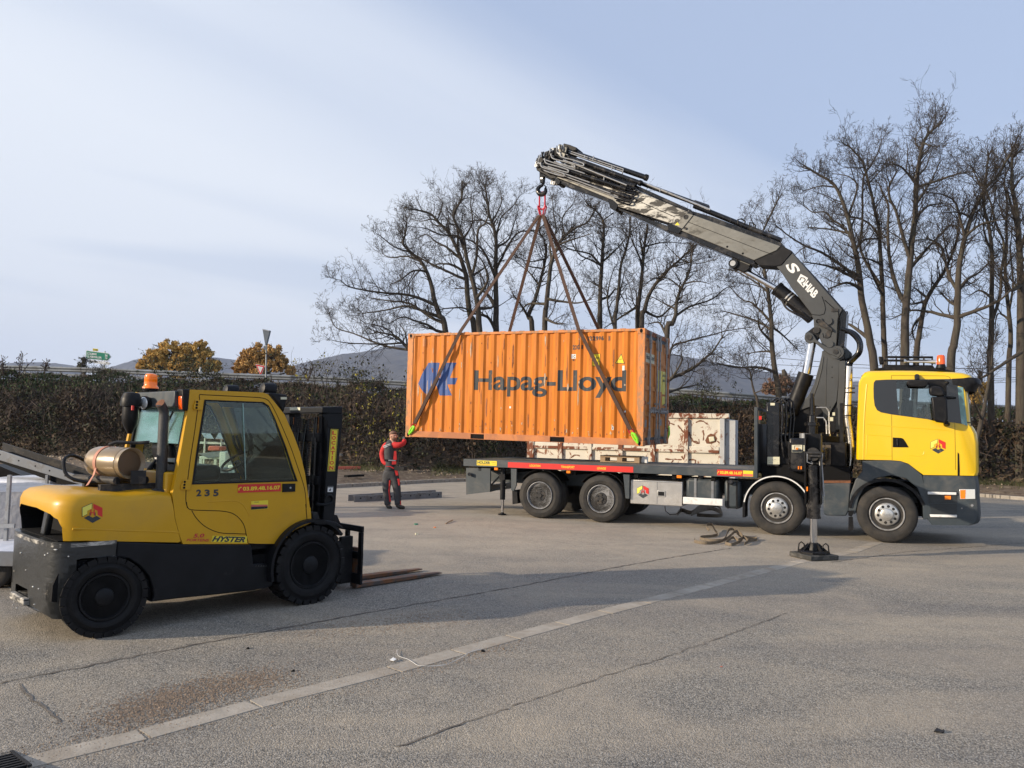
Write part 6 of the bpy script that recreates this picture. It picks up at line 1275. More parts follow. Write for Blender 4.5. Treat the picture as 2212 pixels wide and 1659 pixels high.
 seam('B', [(240,590),(238,480),(238,428),(300,428),(700,448),(900,460),(985,490),(1050,590),(1130,760),(1230,1000),(1300,1200),(1380,1450),(1400,1655)]); seam('B', [(215,595),(180,850),(140,1100),(108,1350)]); seam('B', [(90,1465),(88,1580),(105,1659)])
 seam('Z', [(48,985),(60,1050),(110,1085),(300,1095),(530,1105),(680,1150),(790,1270),(830,1420),(850,1500),(890,1530),(1250,1535)]); seam('Z', [(115,1095),(180,1200),(300,1310),(480,1385),(700,1398),(825,1403)]); seam('Z', [(1605,1010),(1625,1260)], .009)
 obj('door_seam', sm, M['dark_in'], cf_, smooth=0)
 cr2 = MB().tube(smooth_poly([tuple(F.at3('Z',x,y,w0+.004)) for x,y in ((320,985),(480,975),(670,970),(760,1000),(820,1070),(870,1170))], 5), .008, 8); obj('pressed_crease', cr2, M['fl_yellow'], cf_)
 for k, x0, y0 in (('B',165,485),('B',30,1355)):
  hg = MB().prism(pl(k, [(x0+20,y0),(x0+110,y0+2),(x0+100,y0+110),(x0,y0+105),(x0+5,y0+45),(x0+18,y0+40)], w0), w0-.018, w0-.001); hgo = obj('hinge', hg, M['fl_yellow'], cf_, bevel=.004)
  bl = MB()
  for j in range(3): c = F.at3(k, x0+45-3*j, y0+20+32*j, w0-.018); bl.cyl(c, c - Vector((0,.004,0)), .011, 10)
  obj('hinge_bolt', bl, M['dark_in'], hgo)
 ps = on('phone_sticker', 'Z', [(717,865),(1278,843),(1278,740),(718,755)], M['red'], cf_)
 def txt(s_, k, q, m, par, bold=.02, shear=0, w=w0-.0045, space=1.0): return obj('writing', text_on(MB(), s_, [F.at3(k, x, y, w) for x, y in q], bold, shear, space), m, par, smooth=0)
 txt('03.89.48.16.07', 'Z', [(785,838),(1272,820),(1272,768),(785,786)], M['sticker_yellow'], ps, .03)
 obj('handset_mark', MB().tube([F.at3('Z',x,y,w0-.005) for x,y in ((735,832),(728,812),(745,800),(765,790))], .006, 6), M['sticker_yellow'], ps)
 hn = on('door_handle', 'Z', [(1297,855),(1462,848),(1464,742),(1298,746)], M['black'], cf_, th=.010); obj('lock', MB().cyl(F.at3('Z',1407,798,w0-.011), F.at3('Z',1407,798,w0-.018), .010, 10), M['galv'], hn)
 for s_, x0, x1 in (('2',175,243),('3',283,352),('5',397,467)):
  n_ = txt(s_, 'Z', [(x0,913),(x1,908),(x1,818),(x0,822)], M['letter_black'], cf_, .045, w=w0-.002)
  st = MB(); xm = (x0+x1)/2
 gap = MB()
 for x0, x1 in ((175,243),(283,352),(397,467)): xm = (x0+x1)/2; gap.slab([F.at3('Z',x,y,w0-.0024) for x,y in ((xm-4,862),(xm+3,862),(xm+3,826),(xm-4,826))], (0,.0002,0))
 adv = on('advert_sticker', 'Z', [(889,1090),(1110,1072),(1112,960),(892,975)], M['sticker_yellow'], cf_)
 obj('picture_band', MB().slab([F.at3('Z',x,y,w0-.005) for x,y in ((892,1086),(1108,1068),(1108,1020),(892,1022))], (0,.0005,0)), M['hub_dark'], adv, smooth=0)
 obj('picture_band', MB().slab([F.at3('Z',x,y,w0-.0055) for x,y in ((892,1046),(1108,1040),(1108,1018),(892,1018))], (0,.0005,0)), M['pink_bin'], adv, smooth=0)
 txt('HOLDER', 'Z', [(935,992),(995,990),(995,979),(935,981)], M['letter_black'], adv)
 txt('5.0', 'Z', [(133,1452),(283,1448),(283,1396),(137,1398)], M['sling_red'], cf_, .03, .25, w0-.002)
 txt('FORTENS', 'Z', [(46,1496),(340,1502),(345,1466),(55,1464)], M['sling_red'], cf_, .02, .2, w0-.002)
 hy = on('name_sticker', 'Z', [(370,1508),(835,1518),(838,1434),(388,1425)], M['sticker_yellow'], cf_, th=.001)
 txt('HYSTER', 'Z', [(374,1502),(805,1512),(822,1440),(392,1428)], M['letter_black'], hy, .045, .28, w0-.003)
 rt = F.at3('B',130,372,w0); ft_ = F.at3('B',960,410,w0)
 obj('roof', MB().bx(rt.x+.02, ft_.x-.06, w0+.06, W2-.06, rt.z-.085, rt.z-.030), M['black'], t, bevel=.02)
 zr = rt.z; lr = rt.x
 obj('rear_header', MB().bx(lr-.10, lr+.02, w0+.10, W2-.04, zr-.17, zr-.012), M['anthracite'], t, bevel=.01)
 obj('corner_cap', MB().prism(pl('A', [(1975,365),(2060,365),(2040,600),(1995,602),(1985,585)], w0+.02), w0-.004, w0+.13), M['black'], t, bevel=.012)
 obj('tail_lamp', MB().prism(pl('A', [(1970,440),(1994,440),(2000,585),(1978,588),(1970,560)], w0+.03), w0+.02, w0+.09), M['amber_dark'], t, bevel=.006, label='red lamp')
 lsill = A('U',985,1310)[0]
 ra = F.at3('U',1010,1310,w0+.06); rb = F.at3('A',2045,600,w0+.06)
 def acr(u, w, s=0): p = ra.lerp(Vector((lr+.03, 0, zr-.15)), u); return Vector((p.x - s, w, p.z))
 obj('rear_glass', MB().slab([acr(.40,w0+.08), acr(.40,W2-.10), acr(1,W2-.10), acr(1,w0+.08)], (.008,0,0)), M['glass_teal'], t, smooth=0)
 for w in (w0+.055, W2-.095): obj('rear_window_post', MB().slab([acr(-.02,w,.02), acr(-.02,w+.045,.02), acr(1.02,w+.045,.02), acr(1.02,w,.02)], (.05,0,0)), M['black'], t, smooth=0)
 obj('rear_window_rail', MB().slab([acr(-.02,w0+.1,.02), acr(-.02,W2-.1,.02), acr(.07,W2-.1,.02), acr(.07,w0+.1,.02)], (.05,0,0)), M['black'], t, smooth=0)
 obj('far_rear_post', MB().slab([acr(-.6,W2-.05,.05), acr(-.6,W2,.05), acr(1.02,W2,.04), acr(1.02,W2-.05,.04)], (.06,0,0)), M['fl_yellow'], t, smooth=0)
 obj('wiper', MB().cyl(acr(.5,.55,.03), acr(.9,.38,.03), .010, 8), M['black'], t)
 obj('seat_deck', MB().bx(lr-.16, lr+.06, w0+.07, W2-.07, .84, ra.z-.02), M['fl_yellow'], t, bevel=.02); obj('engine_cover', MB().bx(lr+.062, lr+.66, w0+.09, W2-.09, .60, 1.22), M['black'], t, bevel=.03)
 obj('floor_pan', MB().bx(lr+.70, .08, w0+.07, W2-.07, .42, .56), M['dark_in'], t)
 fp0 = F.at3('B',1275,1300,w0+.06); fp1 = F.at3('B',1000,560,w0+.06)
 obj('front_glass', MB().slab([Vector((fp0.x+.12,w0+.08,fp0.z-.3)), Vector((fp0.x+.12,W2-.08,fp0.z-.3)), Vector((fp1.x+.05,W2-.08,fp1.z)), Vector((fp1.x+.05,w0+.08,fp1.z))], (.006,0,0)), M['glass'], t, smooth=0)
 obj('dashboard', MB().bx(fp0.x-.20, fp0.x+.05, .25, W2-.12, .6, fp0.z-.10), M['black'], t, bevel=.05)
 for wa, wb in ((w0+.062, w0+.075), (W2-.075, W2-.062)): obj('door_trim', MB().prism([(win[-2][0]-.02, .62), (win[6][0]+.0, .62), (win[6][0]-.0, win[6][1]+.03), (win[-2][0], win[-2][1]+.03)], wa, wb), M['black'], t)
 a_ = F.at3('B',500,560,1.1); b_ = F.at3('B',690,1060,1.1); obj('overhead_strut', MB().slab([a_, a_+Vector((.13,0,0)), b_+Vector((.10,0,0)), b_], (0,.05,0)), M['fl_yellow'], t, bevel=.008)
 obj('grab_bar', MB().tube([F.at3('B',x,y,1.02) for x,y in ((600,870),(615,950),(680,1070),(700,1065),(640,870))], .016, 8), M['black'], t)
 sc_ = F.at3('B',640,1150,.75)
 obj('steering_wheel', MB().tube([sc_ + Vector((.14*math.cos(a), .19*math.sin(a), .10*math.cos(a))) for a in [i/24*6.2832 for i in range(25)]], .015, 8, cap=False).cyl(sc_, sc_ + Vector((.16,0,-.28)), .03, 10), M['black'], t)
 st_ = MB().bx(lr+.10, lr+.58, .48, .98, ra.z-.14, ra.z+.02); s_ = obj('seat', st_, M['black'], t, bevel=.05); obj('backrest', MB().box((lr+.08,.73,ra.z+.10),(.10,.44,.30), Matrix.Rotation(R(-12),3,'Y')), M['black'], s_, bevel=.05)
 for k in range(3): q = F.at3('B',760+14*k,1100,.62+.1*k); obj('control_lever', MB().cyl(q, q+Vector((.03,0,.20)), .010, 8).lathe(q+Vector((.03,0,.20)),(0,0,1),[(-.02,0),(0,.02),(.02,0)],10), M['black'], t)
 for w, xx in ((w0+.25, 1150), (W2-.25, 1150)):
  p = F.at3('B', 1150, 370, w0) ; p = Vector((p.x-.03, w, p.z+.0)); wl = obj('work_lamp', MB().lathe(p, (1,0,-.15), [(-.09,.02),(-.08,.06),(.02,.085),(.05,.085),(.05,.0)], 18), M['black'], t); obj('lamp_bracket', MB().cyl(p+Vector((-.03,0,-.02)), p+Vector((-.10,0,-.12)), .014, 8), M['galv'], wl)
 hdp = pl('B', [(985,405),(1190,425),(1188,470),(1150,625),(1130,600),(1070,500)], w0+.05); obj('front_header', MB().prism(hdp, w0+.04, W2-.04), M['black'], t, bevel=.015)
 obj('maker_badge', MB().slab(quadof(F,'B',1120,452,1186,478,w0+.038),(0,-.002,0)), M['label_cream'], t, smooth=0)
 bb = F.atl('U', 690, 288, lr-.02); bw = max(.45, min(1.2, bb.y)); bc = Vector((lr-.03, bw, bb.z))
 bs = obj('beacon_base', MB().lathe(bc+Vector((0,0,-.01)), (0,0,1), [(-.02,.065),(.0,.076),(.008,.076)], 28).bx(bc.x-.03, bc.x+.05, bw-.07, bw-.0, bc.z-.14, bc.z-.02), M['black'], t)
 k_ = .80; obj('beacon_lens', MB().lathe(bc, (0,0,1), [(a*k_+.001, b*k_) for a, b in ((0,.100),(.018,.096),(.035,.080),(.045,.078),(.085,.0785),(.088,.075),(.092,.078),(.135,.077),(.138,.074),(.142,.076),(.165,.074),(.185,.062),(.192,.040),(.193,0))], 40), M['amber'], bs, smooth=40)
 obj('beacon_cable', MB().tube([bc+Vector((-.02,-.02,-.02)), bc+Vector((-.05,-.03,-.08)), bc+Vector((-.03,-.05,-.16)), bc+Vector((-.01,-.12,-.20))], .008, 6), M['black'], bs)
 wl = F.atl('U', 640, 470, lr-.12); wl = Vector((wl.x, wl.y, wl.z)); lo = obj('rear_work_lamp', MB().lathe(wl, (-1,-.25,-.05), [(-.07,.0),(-.06,.045),(.02,.072),(.045,.072)], 20).cyl(wl, wl+Vector((.12,-.02,.03)), .02, 8), M['black'], t); obj('lamp_lens', MB().lathe(wl, (-1,-.25,-.05), [(.044,.064),(.058,.045),(.062,0)], 20), M['lens'], lo)
 lai = lr - .28; ia = F.atl('U', 432, 520, lai); iw = ia.y
 def iz(x, y): return F.atl('U', x, y, lai).z
 zc0, zc1, zb_ = iz(432,510), iz(432,338), iz(490,858); rc = .092
 ai = obj('air_intake', MB().lathe((lai, iw, zb_), (0,0,1), [(0,.02),(.06,.05),((zc0-zb_)*.35,rc*.72),((zc0-zb_)*.6,rc*.86),(zc0-zb_,rc*.80)], 28), M['black'], t, smooth=60)
 obj('intake_cap', MB().lathe((lai, iw, zc0), (0,0,1), [(-.005,rc*.75),(0,rc*1.04),(.02,rc*1.06),((zc1-zc0)*.55,rc*1.02),((zc1-zc0)*.62,rc*.98),((zc1-zc0)*.95,rc*.78),(zc1-zc0,rc*.6),(zc1-zc0+.004,0)], 32), M['black'], ai, smooth=35)
 obj('intake_indicator', MB().cyl(Vector((lai-.02, iw-.10, zc0-.04)), Vector((lai-.02, iw-.10, zc0+.005)), .014, 8), M['red'], ai)
 e0 = F.at3('U', 805, 1575, .22); e1 = F.at3('U', 850, 640, .22); e2 = F.at3('U', 858, 520, .22)
 ep = obj('exhaust_pipe', MB().tube([e0, e1, e1.lerp(e2,.6)+Vector((-.005,0,0)), e2+Vector((-.05,-.02,.03))], [.050,.049,.046,.042], 24).lathe(e0, (0,0,1), [(-.01,.085),(.015,.085),(.025,.055)], 24), M['exh_sleeve'], t, smooth=50)
 obj('pipe_mouth', MB().lathe(e2+Vector((-.055,-.022,.035)), (-.6,-.25,.45), [(0,.046),(.001,.0)], 20), M['rust'], ep)
 z_h = F.at3('p',250,1062,.5).z
 g0 = F.atl('U', 405, 1235, lr-.62)       # near end cap centre (facing the camera side)
 c0 = F.at3('U', 410, 1225, .34);
 rb_ = .148; axd = Vector((-.28, 1, 0)).normalized()
 bt = obj('gas_bottle', MB().lathe(c0, axd, [(0,.0),(0,rb_*.80),(.012,rb_*.86),(.02,rb_*.97),(.035,rb_),(.42,rb_),(.47,rb_*.93),(.51,rb_*.70),(.53,rb_*.3),(.535,0)], 36), M['tank'], t, smooth=50)
 obj('bottle_foot', MB().lathe(c0, axd, [(.006,rb_*.80),(-.012,rb_*.80),(-.035,rb_*.93),(-.038,rb_*.99),(.0,rb_*.99),(.02,rb_*.97)], 36), M['tank'], bt, smooth=30); obj('bottle_end', MB().lathe(c0, axd, [(-.002,0),(-.004,rb_*.5),(-.001,rb_*.83)], 36), M['tank_end'], bt, smooth=60)
 obj('bottle_strap', MB().lathe(c0+axd*.30, axd, [(-.02,rb_+.002),(-.02,rb_+.006),(.02,rb_+.006),(.02,rb_+.002)], 36), M['strap_pink'], bt)
 zbase = c0.z - rb_
 bz = MB();
 for s_ in (-.12, .14): p = c0 + Vector((s_,-.05,-rb_-.012)); bz.cyl(p, p + axd*.62, .038, 16)
 bz.slab([c0+Vector((x,-.06,z)) for x,z in ((.0,-rb_-.05),(.14,-rb_-.05),(.14,-rb_+.08),(.0,-rb_+.08))], (0,.012,0)).bx(c0.x-.25, c0.x+.3, c0.y-.02, c0.y+.05, z_h-.02, zbase-.045).bx(c0.x-.25, c0.x+.3, c0.y+.40, c0.y+.46, z_h-.02, zbase-.045)
 cr3 = obj('bottle_cradle', bz, M['hub_dark'], t, bevel=.003);
 obj('pipe_bore', MB().add(*(lambda m:(m.v,m.f))(MB().cyl(c0+Vector((-.12,-.0505,-rb_-.012)), c0+Vector((-.12,-.052,-rb_-.012)), .031, 16))).add(*(lambda m:(m.v,m.f))(MB().cyl(c0+Vector((.14,-.0505,-rb_-.012)), c0+Vector((.14,-.052,-rb_-.012)), .031, 16))), M['dark_in'], cr3)
 obj('bottle_latch', MB().tube([c0+Vector((-.10,.25,rb_+.02)), c0+Vector((-.05,.2,rb_+.045)), c0+Vector((.1,.1,rb_+.04)), c0+Vector((.2,.05,rb_+.05))], .016, 8), M['hub_dark'], t)
 obj('gas_hose', MB().tube(smooth_poly([tuple(c0+Vector(v)) for v in ((-.12,.55,-.05),(-.30,.55,.05),(-.42,.45,.02),(-.42,.35,-.12),(-.30,.25,-.18),(-.1,.15,-.19))], 5), .016, 8), M['black'], t)
 obj('tie_strap', MB().ribbon([c0+Vector(v) for v in ((-.02,.30,rb_),(-.18,.28,.02),(-.24,.2,-.12),(-.34,.05,-.2))], .03, .004, (0,1,0)), M['strap_pink'], t, smooth=0)
 obj('hood_latch', MB().bx(c0.x-.20, c0.x+.02, .30, .36, z_h-.01, z_h+.02).cyl(Vector((c0.x-.25,.3,z_h)), Vector((c0.x+.1,.42,z_h+.02)), .012, 8), M['black'], t)
 obj('hood_cover', MB().slab([F.at3('U',350,1520,.42), F.at3('U',620,1560,.30), F.at3('U',750,1520,.35), F.at3('U',740,1430,.9), F.at3('U',420,1480,.9)], (0,0,-.03)), M['fl_yellow'], t, bevel=.008)
 obj('lever_boot', MB().tube([F.at3('U',x,y,.6) for x,y in ((650,1380),(670,1300),(720,1220),(750,1180))], [.035,.028,.016,.012], 8), M['black'], t)
 obj('papers', MB().slab([F.at3('U',885,1165,.5),F.at3('U',992,1160,.5),F.at3('U',980,1215,.5),F.at3('U',890,1205,.5)], (0,.3,.0)), M['white'], t, smooth=0)
 fw = MB().arc_band((cf.x, rf), .455, .485, 38, 195, -.03, .33, 26); fo = obj('front_wing', fw, M['fl_black'], t)
 obj('wing_tip', MB().prism(pl('D', [(1060,318),(1100,300),(1180,298),(1240,310),(1290,345),(1292,362),(1200,335),(1080,332)], .02), -.02, .33), M['fl_black'], fo, bevel=.01)
 def M3(x, y, w): return F.at3('W', x, y, w)
 lz0 = 0; near = F.poly('W', [(430,100),(555,92),(553,260),(520,620),(500,900),(487,1010),(474,1140),(395,1140),(400,1000),(420,700),(432,400)], .22)
 mz0 = min(p[1] for p in near); ls = sorted(p[0] for p in near);
 ms = obj('mast_channel', MB().prism(near, .22, .30), M['fl_black'], t, bevel=.006)
 dw_ = .95
 obj('mast_channel', MB().prism(near, 1.09, 1.17), M['fl_black'], t, bevel=.006)
 top = max(p[1] for p in near); lt = F.at('W',490,100,.22)[0]; lb_ = F.at('W',440,1100,.22)[0]; zb2 = F.at('W',440,1100,.22)[1]
 def mx_(z): return lt + (lb_-lt)*(top-z)/(top-zb2)
 for w in (.305, 1.015):
  obj('inner_channel', MB().prism([(lt-.10,top-.03),(lt-.01,top-.03),(lb_-.01,zb2-.25),(lb_-.10,zb2-.25)], w, w+.07), M['black'], t, bevel=.004)
 obj('mast_crosshead', MB().prism([(lt-.16,top-.075),(lt+.11,top-.075),(lt+.11,top+.012),(lt-.16,top-.005)], .215, 1.175), M['fl_black'], t, bevel=.01)
 cp = obj('crosshead_plate', MB().prism(F.poly('W', [(385,150),(555,145),(548,262),(440,250),(425,200)], .213), .205, .213), M['fl_black'], t, smooth=0)
 for zf in (.40, .75, .05): z = zb2 + (top-zb2)*zf; obj('mast_crossbar', MB().bx(mx_(z)-.12, mx_(z)-.05, .30, 1.09, z-.05, z+.05), M['fl_black'], t, bevel=.006)
 for w in (.42, .95): obj('lift_ram', MB().cyl((mx_(zb2)-.10,w,zb2-.2),(mx_(top-.35)-.10,w,top-.35),.042,18).cyl((mx_(top-.35)-.10,w,top-.35),(mx_(top-.12)-.10,w,top-.12),.025,14), M['gloss_black'], t)
 for w in (.50, .62, .76, .86):
  chn = MB(); n = 46
  for i in range(n): z = zb2 + (top-.12-zb2)*i/n; chn.box((mx_(z)-.06,w,z),(.028,.034,.022))
  obj('lift_chain', chn, M['hub_dark'], t)
 for w, r in ((.60,.012),(.74,.010),(.88,.012)): obj('mast_hose', MB().tube([(mx_(top-.2)-.12,w,top-.2),(mx_(top-.7)-.15,w+.03,top-.7),(mx_(zb2+.6)-.16,w-.02,zb2+.6),(mx_(zb2)-.2,w,zb2-.1)], r, 8), M['gloss_black'], t)
 obj('centre_ram', MB().cyl((mx_(zb2)-.02,.73,zb2-.3),(mx_(top-.9)-.02,.73,top-.9),.055,18).cyl((mx_(top-.9)-.02,.73,top-.9),(mx_(top-.15)-.02,.73,top-.15),.03,14), M['chrome'] if False else M['gloss_black'], t)
 sg = obj('mast_sticker', MB().slab([M3(434,612,.219),M3(494,612,.219),M3(522,270,.219),M3(462,268,.219)], (0,-.002,0)), M['sticker_yellow'], ms, smooth=0)
 for i, ch_ in enumerate('LOCATION'):
  f0 = (i + .14) / 8; f1 = (i + .90) / 8
  def pt(u, f):
   x0 = 462 + (434-462)*f; x1 = 522 + (494-522)*f; y = 270 + (612-270)*f; return M3(x0 + (x1-x0)*u, y, .2155)
  u0, u1 = ((.22,.78) if ch_ != 'I' else (.42,.56)); f0b, f1b = f0*.95+.025, f1*.95+.025
  obj('writing', text_on(MB(), ch_, [pt(u0,f1b), pt(u1,f1b), pt(u1,f0b), pt(u0,f0b)], .04), M['red'], ms, smooth=0)
 fb_ = MB()
 for a, b in (((438,606),(490,606)),((465,276),(518,277))): p, q = M3(*a,.2165), M3(*b,.2165); fb_.slab([p, q, q+Vector((0,0,.006)), p+Vector((0,0,.006))], (0,-.0005,0))
 for a, b in (((440,606),(467,276)),((489,606),(516,277))): p, q = M3(*a,.2165), M3(*b,.2165); fb_.slab([p, p+Vector((.006,0,0)), q+Vector((.006,0,0)), q], (0,-.0005,0))
 obj('sticker_border', fb_, M['letter_black'], ms, smooth=0)
 ws = obj('warning_sticker', MB().slab([M3(434,782,.219),M3(478,782,.219),M3(480,735,.219),M3(437,735,.219)], (0,-.002,0)), M['white'], ms, smooth=0)
 obj('sticker_mark', MB().slab([M3(437,745,.2165),M3(479,745,.2165),M3(480,736,.2165),M3(438,736,.2165)], (0,-.0005,0)).slab([M3(445,770,.2165),M3(460,775,.2165),M3(463,750,.2165),M3(452,760,.2165)], (0,-.0005,0)), M['letter_black'], ms, smooth=0)
 obj('cast_hook', MB().tube(smooth_poly([tuple(M3(x,y,.214)) for x,y in ((345,880),(400,885),(455,875),(478,845),(465,815),(435,808),(422,830))], 5), .016, 8), M['fl_black'], ms)
 obj('tilt_bracket', MB().prism(F.poly('W', [(305,950),(350,945),(370,1000),(350,1020),(310,1020)], .25), .24, .34), M['hub_dark'], t, bevel=.01)
 obj('top_decal', MB().slab([F.atl('W',128,115,lt-.165),F.atl('W',212,115,lt-.165),F.atl('W',212,92,lt-.165),F.atl('W',128,92,lt-.165)], (-.002,0,0)), M['label_cream'], t, smooth=0)
 lc = F.at('p',785,1200,.20)[0]
 zt = F.at('p',788,1137,.20)[1]; ztm = zt - .09; zbt = .10
 wn = .20; wf = 1.20
 cg = obj('carriage', MB().bx(lc-.03, lc+.0, wn, wf, zt-.07, zt).bx(lc-.03, lc+.0, wn, wf, .36, .44).bx(lc-.035, lc+.0, wn, wf, .07, .19), M['fl_black'], t, bevel=.005)
 for w in (wn, .47, .97, wf-.07): obj('backrest_bar', MB().bx(lc-.032, lc-.002, w, w+.07, .19, zt-.071), M['fl_black'], cg, bevel=.004)
 for w_ in (.36, .98): obj('carriage_plate', MB().bx(lc-.20, lc-.035, w_, w_+.06, .08, .62), M['black'], t, bevel=.01)
 obj('carriage_gusset', MB().prism(F.poly('D', [(1240,255),(1262,258),(1290,325),(1240,315)], .3), .3, .33), M['black'], t)
 for (px0, py0), (px1, py1) in (((779,1258),(952,1238)), ((779,1249),(910,1230))):
  tip = F.atn('p', px1, py1, .02); hl_ = F.at('p', px0, py0, 0); w = tip.y; L = tip.x
  mb = MB(); ww = .13; prof = [(lc+.002,.012),(L-.5,.012),(L-.02,.022),(L,.028),(L-.02,.036),(L-.5,.052),(lc+.055,.060),(lc+.045,.48),(lc+.002,.48)]
  mb.prism(prof, w-ww/2, w+ww/2)
  for i, v in enumerate(mb.v):
   if v[0] > L-.12: k = 1 - (v[0]-(L-.12))/.12*.45; mb.v[i] = (v[0], w+(v[1]-w)*k, v[2])
  obj('fork', mb, M['fork_steel'], t, bevel=.004)
 return t
M['exh_sleeve'] = mat('exh_sleeve', (.035,.037,.040), .45, metal=.3, var=.3, scale=60, bump=.004, bscale=160, dirt=(.10,.09,.08), damt=.5, dscale=5)
forklift()
def person():
 Fq = WORLD; ft = gnd(*P('Q', 330, 1468)); bx, by = ft.x, ft.y + .05
 D = by; sc = D / FPX * CR['Q'][2]           # metres per Q pixel
 def p(x, y, dy=0.0):                        # Q-crop point at the figure's distance plus dy
  v = at_depth(*P('Q', x, y), D + dy); return v
 t = thing('person', 'worker in dark grey and red workwear reaching up to the corner of the orange container', 'person', WORLD, (p(270,1460).x, by, 0))
 def skin(name, joints, bones, m, sub=2, par=t):
  me = bpy.data.meshes.new(name); base = BASE[t.name]
  me.from_pydata([tuple(Vector(j[0]) - base) for j in joints], bones, [])
  o = bpy.data.objects.new(name, me); COL.objects.link(o); o.parent = par; BASE[o.name] = base
  o.modifiers.new('s', 'SKIN'); sm_ = me.skin_vertices[0].data
  for i, j in enumerate(joints): sm_[i].radius = (j[1], j[2] if len(j) > 2 else j[1])
  sm_[0].use_root = True
  s2 = o.modifiers.new('d', 'SUBSURF'); s2.levels = s2.render_levels = sub
  bpy.context.view_layer.update(); nm = bpy.data.meshes.new_from_object(o.evaluated_get(bpy.context.evaluated_depsgraph_get())); o.modifiers.clear(); o.data = nm; nm.materials.clear(); nm.materials.append(m)
  nm.polygons.foreach_set('use_smooth', [True]*len(nm.polygons)); return o
 J = []; B = []
 def j(x, y, dy, r, r2=None, par=None): J.append((p(x, y, dy), r, r2 if r2 else r));
 def add(x, y, dy, r, par, r2=None):
  J.append((p(x, y, dy), r, r2 or r)); i = len(J)-1
  if par is not None: B.append((par, i))
  return i
 pel = add(245, 850, 0, .10, None, .08); wa = add(240, 690, 0, .10, pel, .08); chs = add(228, 520, 0, .13, wa, .10); nk0 = add(245, 385, 0, .075, chs, .07); nk = add(272, 335, -.01, .056, nk0); hd = add(290, 285, -.02, .100, nk, .112); ht = add(292, 236, -.01, .085, hd, .100)
 rs = add(300, 420, -.08, .062, nk0); re = add(395, 425, -.15, .050, rs); re2 = add(465, 390, -.10, .040, re); rh = add(458, 335, .0, .030, re2); rh2 = add(455, 312, .04, .022, rh)
 ls = add(170, 435, .05, .050, nk0); le = add(98, 570, .08, .048, ls); lw = add(125, 700, -.02, .038, le); lh = add(180, 740, -.10, .030, lw)
 lk0 = add(190, 900, .02, .092, pel, .10); lk = add(170, 1140, .0, .064, lk0); la = add(195, 1390, .04, .042, lk); lt_ = add(225, 1445, -.06, .035, la)
 rk0 = add(300, 900, .0, .094, pel, .10); rk = add(345, 1130, -.03, .066, rk0); ra = add(362, 1390, .0, .043, rk); rt = add(440, 1450, -.06, .035, ra)
 body = skin('body', J, B, M['skin'], 2)
 J = []; B = []
 a = add(243, 880, 0, .185, None, .15); b = add(240, 790, 0, .185, a, .15); c = add(238, 690, 0, .17, b, .14); d = add(225, 560, 0, .195, c, .15); e = add(228, 450, 0, .20, d, .14); f = add(245, 392, 0, .15, e, .12); add(262, 330, 0, .080, f)
 ja = skin('jacket', J, B, M['work_grey'])
 J = []; B = []
 a = add(255, 425, -.02, .10, None); b = add(320, 428, -.10, .085, a); c = add(395, 428, -.15, .075, b); d = add(468, 392, -.10, .062, c); add(460, 335, -.0, .050, d); skin('sleeve', J, B, M['work_red'])
 J = []; B = []
 z = add(225, 425, .02, .11, None); a = add(160, 432, .05, .095, z); b = add(98, 565, .07, .075, a); c = add(122, 695, -.02, .064, b); add(185, 745, -.10, .050, c); skin('sleeve', J, B, M['work_red'])
 J = []; B = []
 tp_ = add(243, 770, 0, .17, None, .14); pv = add(245, 850, 0, .19, tp_, .16); l0 = add(190, 945, .02, .130, pv, .14); l1 = add(170, 1140, .0, .100, l0); l2 = add(188, 1300, .03, .088, l1); l3 = add(195, 1425, .03, .082, l2)
 r0 = add(300, 945, .0, .132, pv, .14); r1 = add(345, 1130, -.03, .102, r0); r2 = add(356, 1300, .0, .090, r1); add(362, 1425, .0, .084, r2); skin('trousers', J, B, M['work_grey'])
 for x0, x1, dy, ln in ((195, 255, .03, .10), (358, 470, .0, .16)):
  J = []; B = []; a = add(x0, 1370, dy, .068, None); b = add(x0+4, 1432, dy, .072, a, .060); c = add((x0+x1)/2, 1440, dy-.06, .062, b, .050); add(x1, 1448, dy-.11, .048, c, .036); skin('boot', J, B, M['boot'])
 def strip(name, pts, m, dy): obj(name, MB().slab([p(x, y, dy) for x, y in pts], (0, -.012, 0)), m, t, smooth=0, bevel=.004)
 strip('red_side_panel', [(300,520),(335,525),(345,670),(285,665)], M['work_red'], -0.165); strip('red_side_panel', [(265,690),(335,690),(335,740),(262,745)], M['work_red'], -0.165)
 strip('red_pocket', [(300,815),(355,815),(370,920),(330,925)], M['work_red'], -0.165); strip('red_stripe', [(218,1000),(240,1000),(225,1180),(250,1350),(222,1350),(205,1180)], M['work_red'], -0.105); strip('red_stripe', [(350,975),(390,975),(392,1080),(372,1090)], M['work_red'], -0.145); strip('red_stripe', [(395,1330),(412,1340),(414,1400),(400,1400)], M['work_red'], -0.115)
 strip('belt', [(140,655),(345,672),(345,700),(140,690)], M['black'], -0.155); strip('buckle', [(205,665),(330,670),(330,688),(205,684)], M['galv'], -0.167)
 strip('back_print', [(118,440),(238,400),(240,412),(118,455)], M['white'], -0.165); strip('back_print', [(122,462),(238,424),(238,430),(122,470)], M['white'], -0.165); strip('back_print', [(140,462),(190,448),(192,456),(142,470)], M['white'], -0.167)
 strip('red_tape', [(160,768),(240,768),(300,800),(290,815),(235,785),(160,778)], M['work_red'], -0.180)
 fc = MB(); f0 = p(318, 285, -.10)
 fr_ = Vector((.62,-.78,0)); hc = p(290, 280, -.02)
 obj('nose', MB().lathe(hc + fr_*.095 + Vector((0,0,-.015)), (.62,-.78,-.3), [(-.01,.018),(.012,.012),(.02,0)], 10), M['skin'], body, smooth=60)
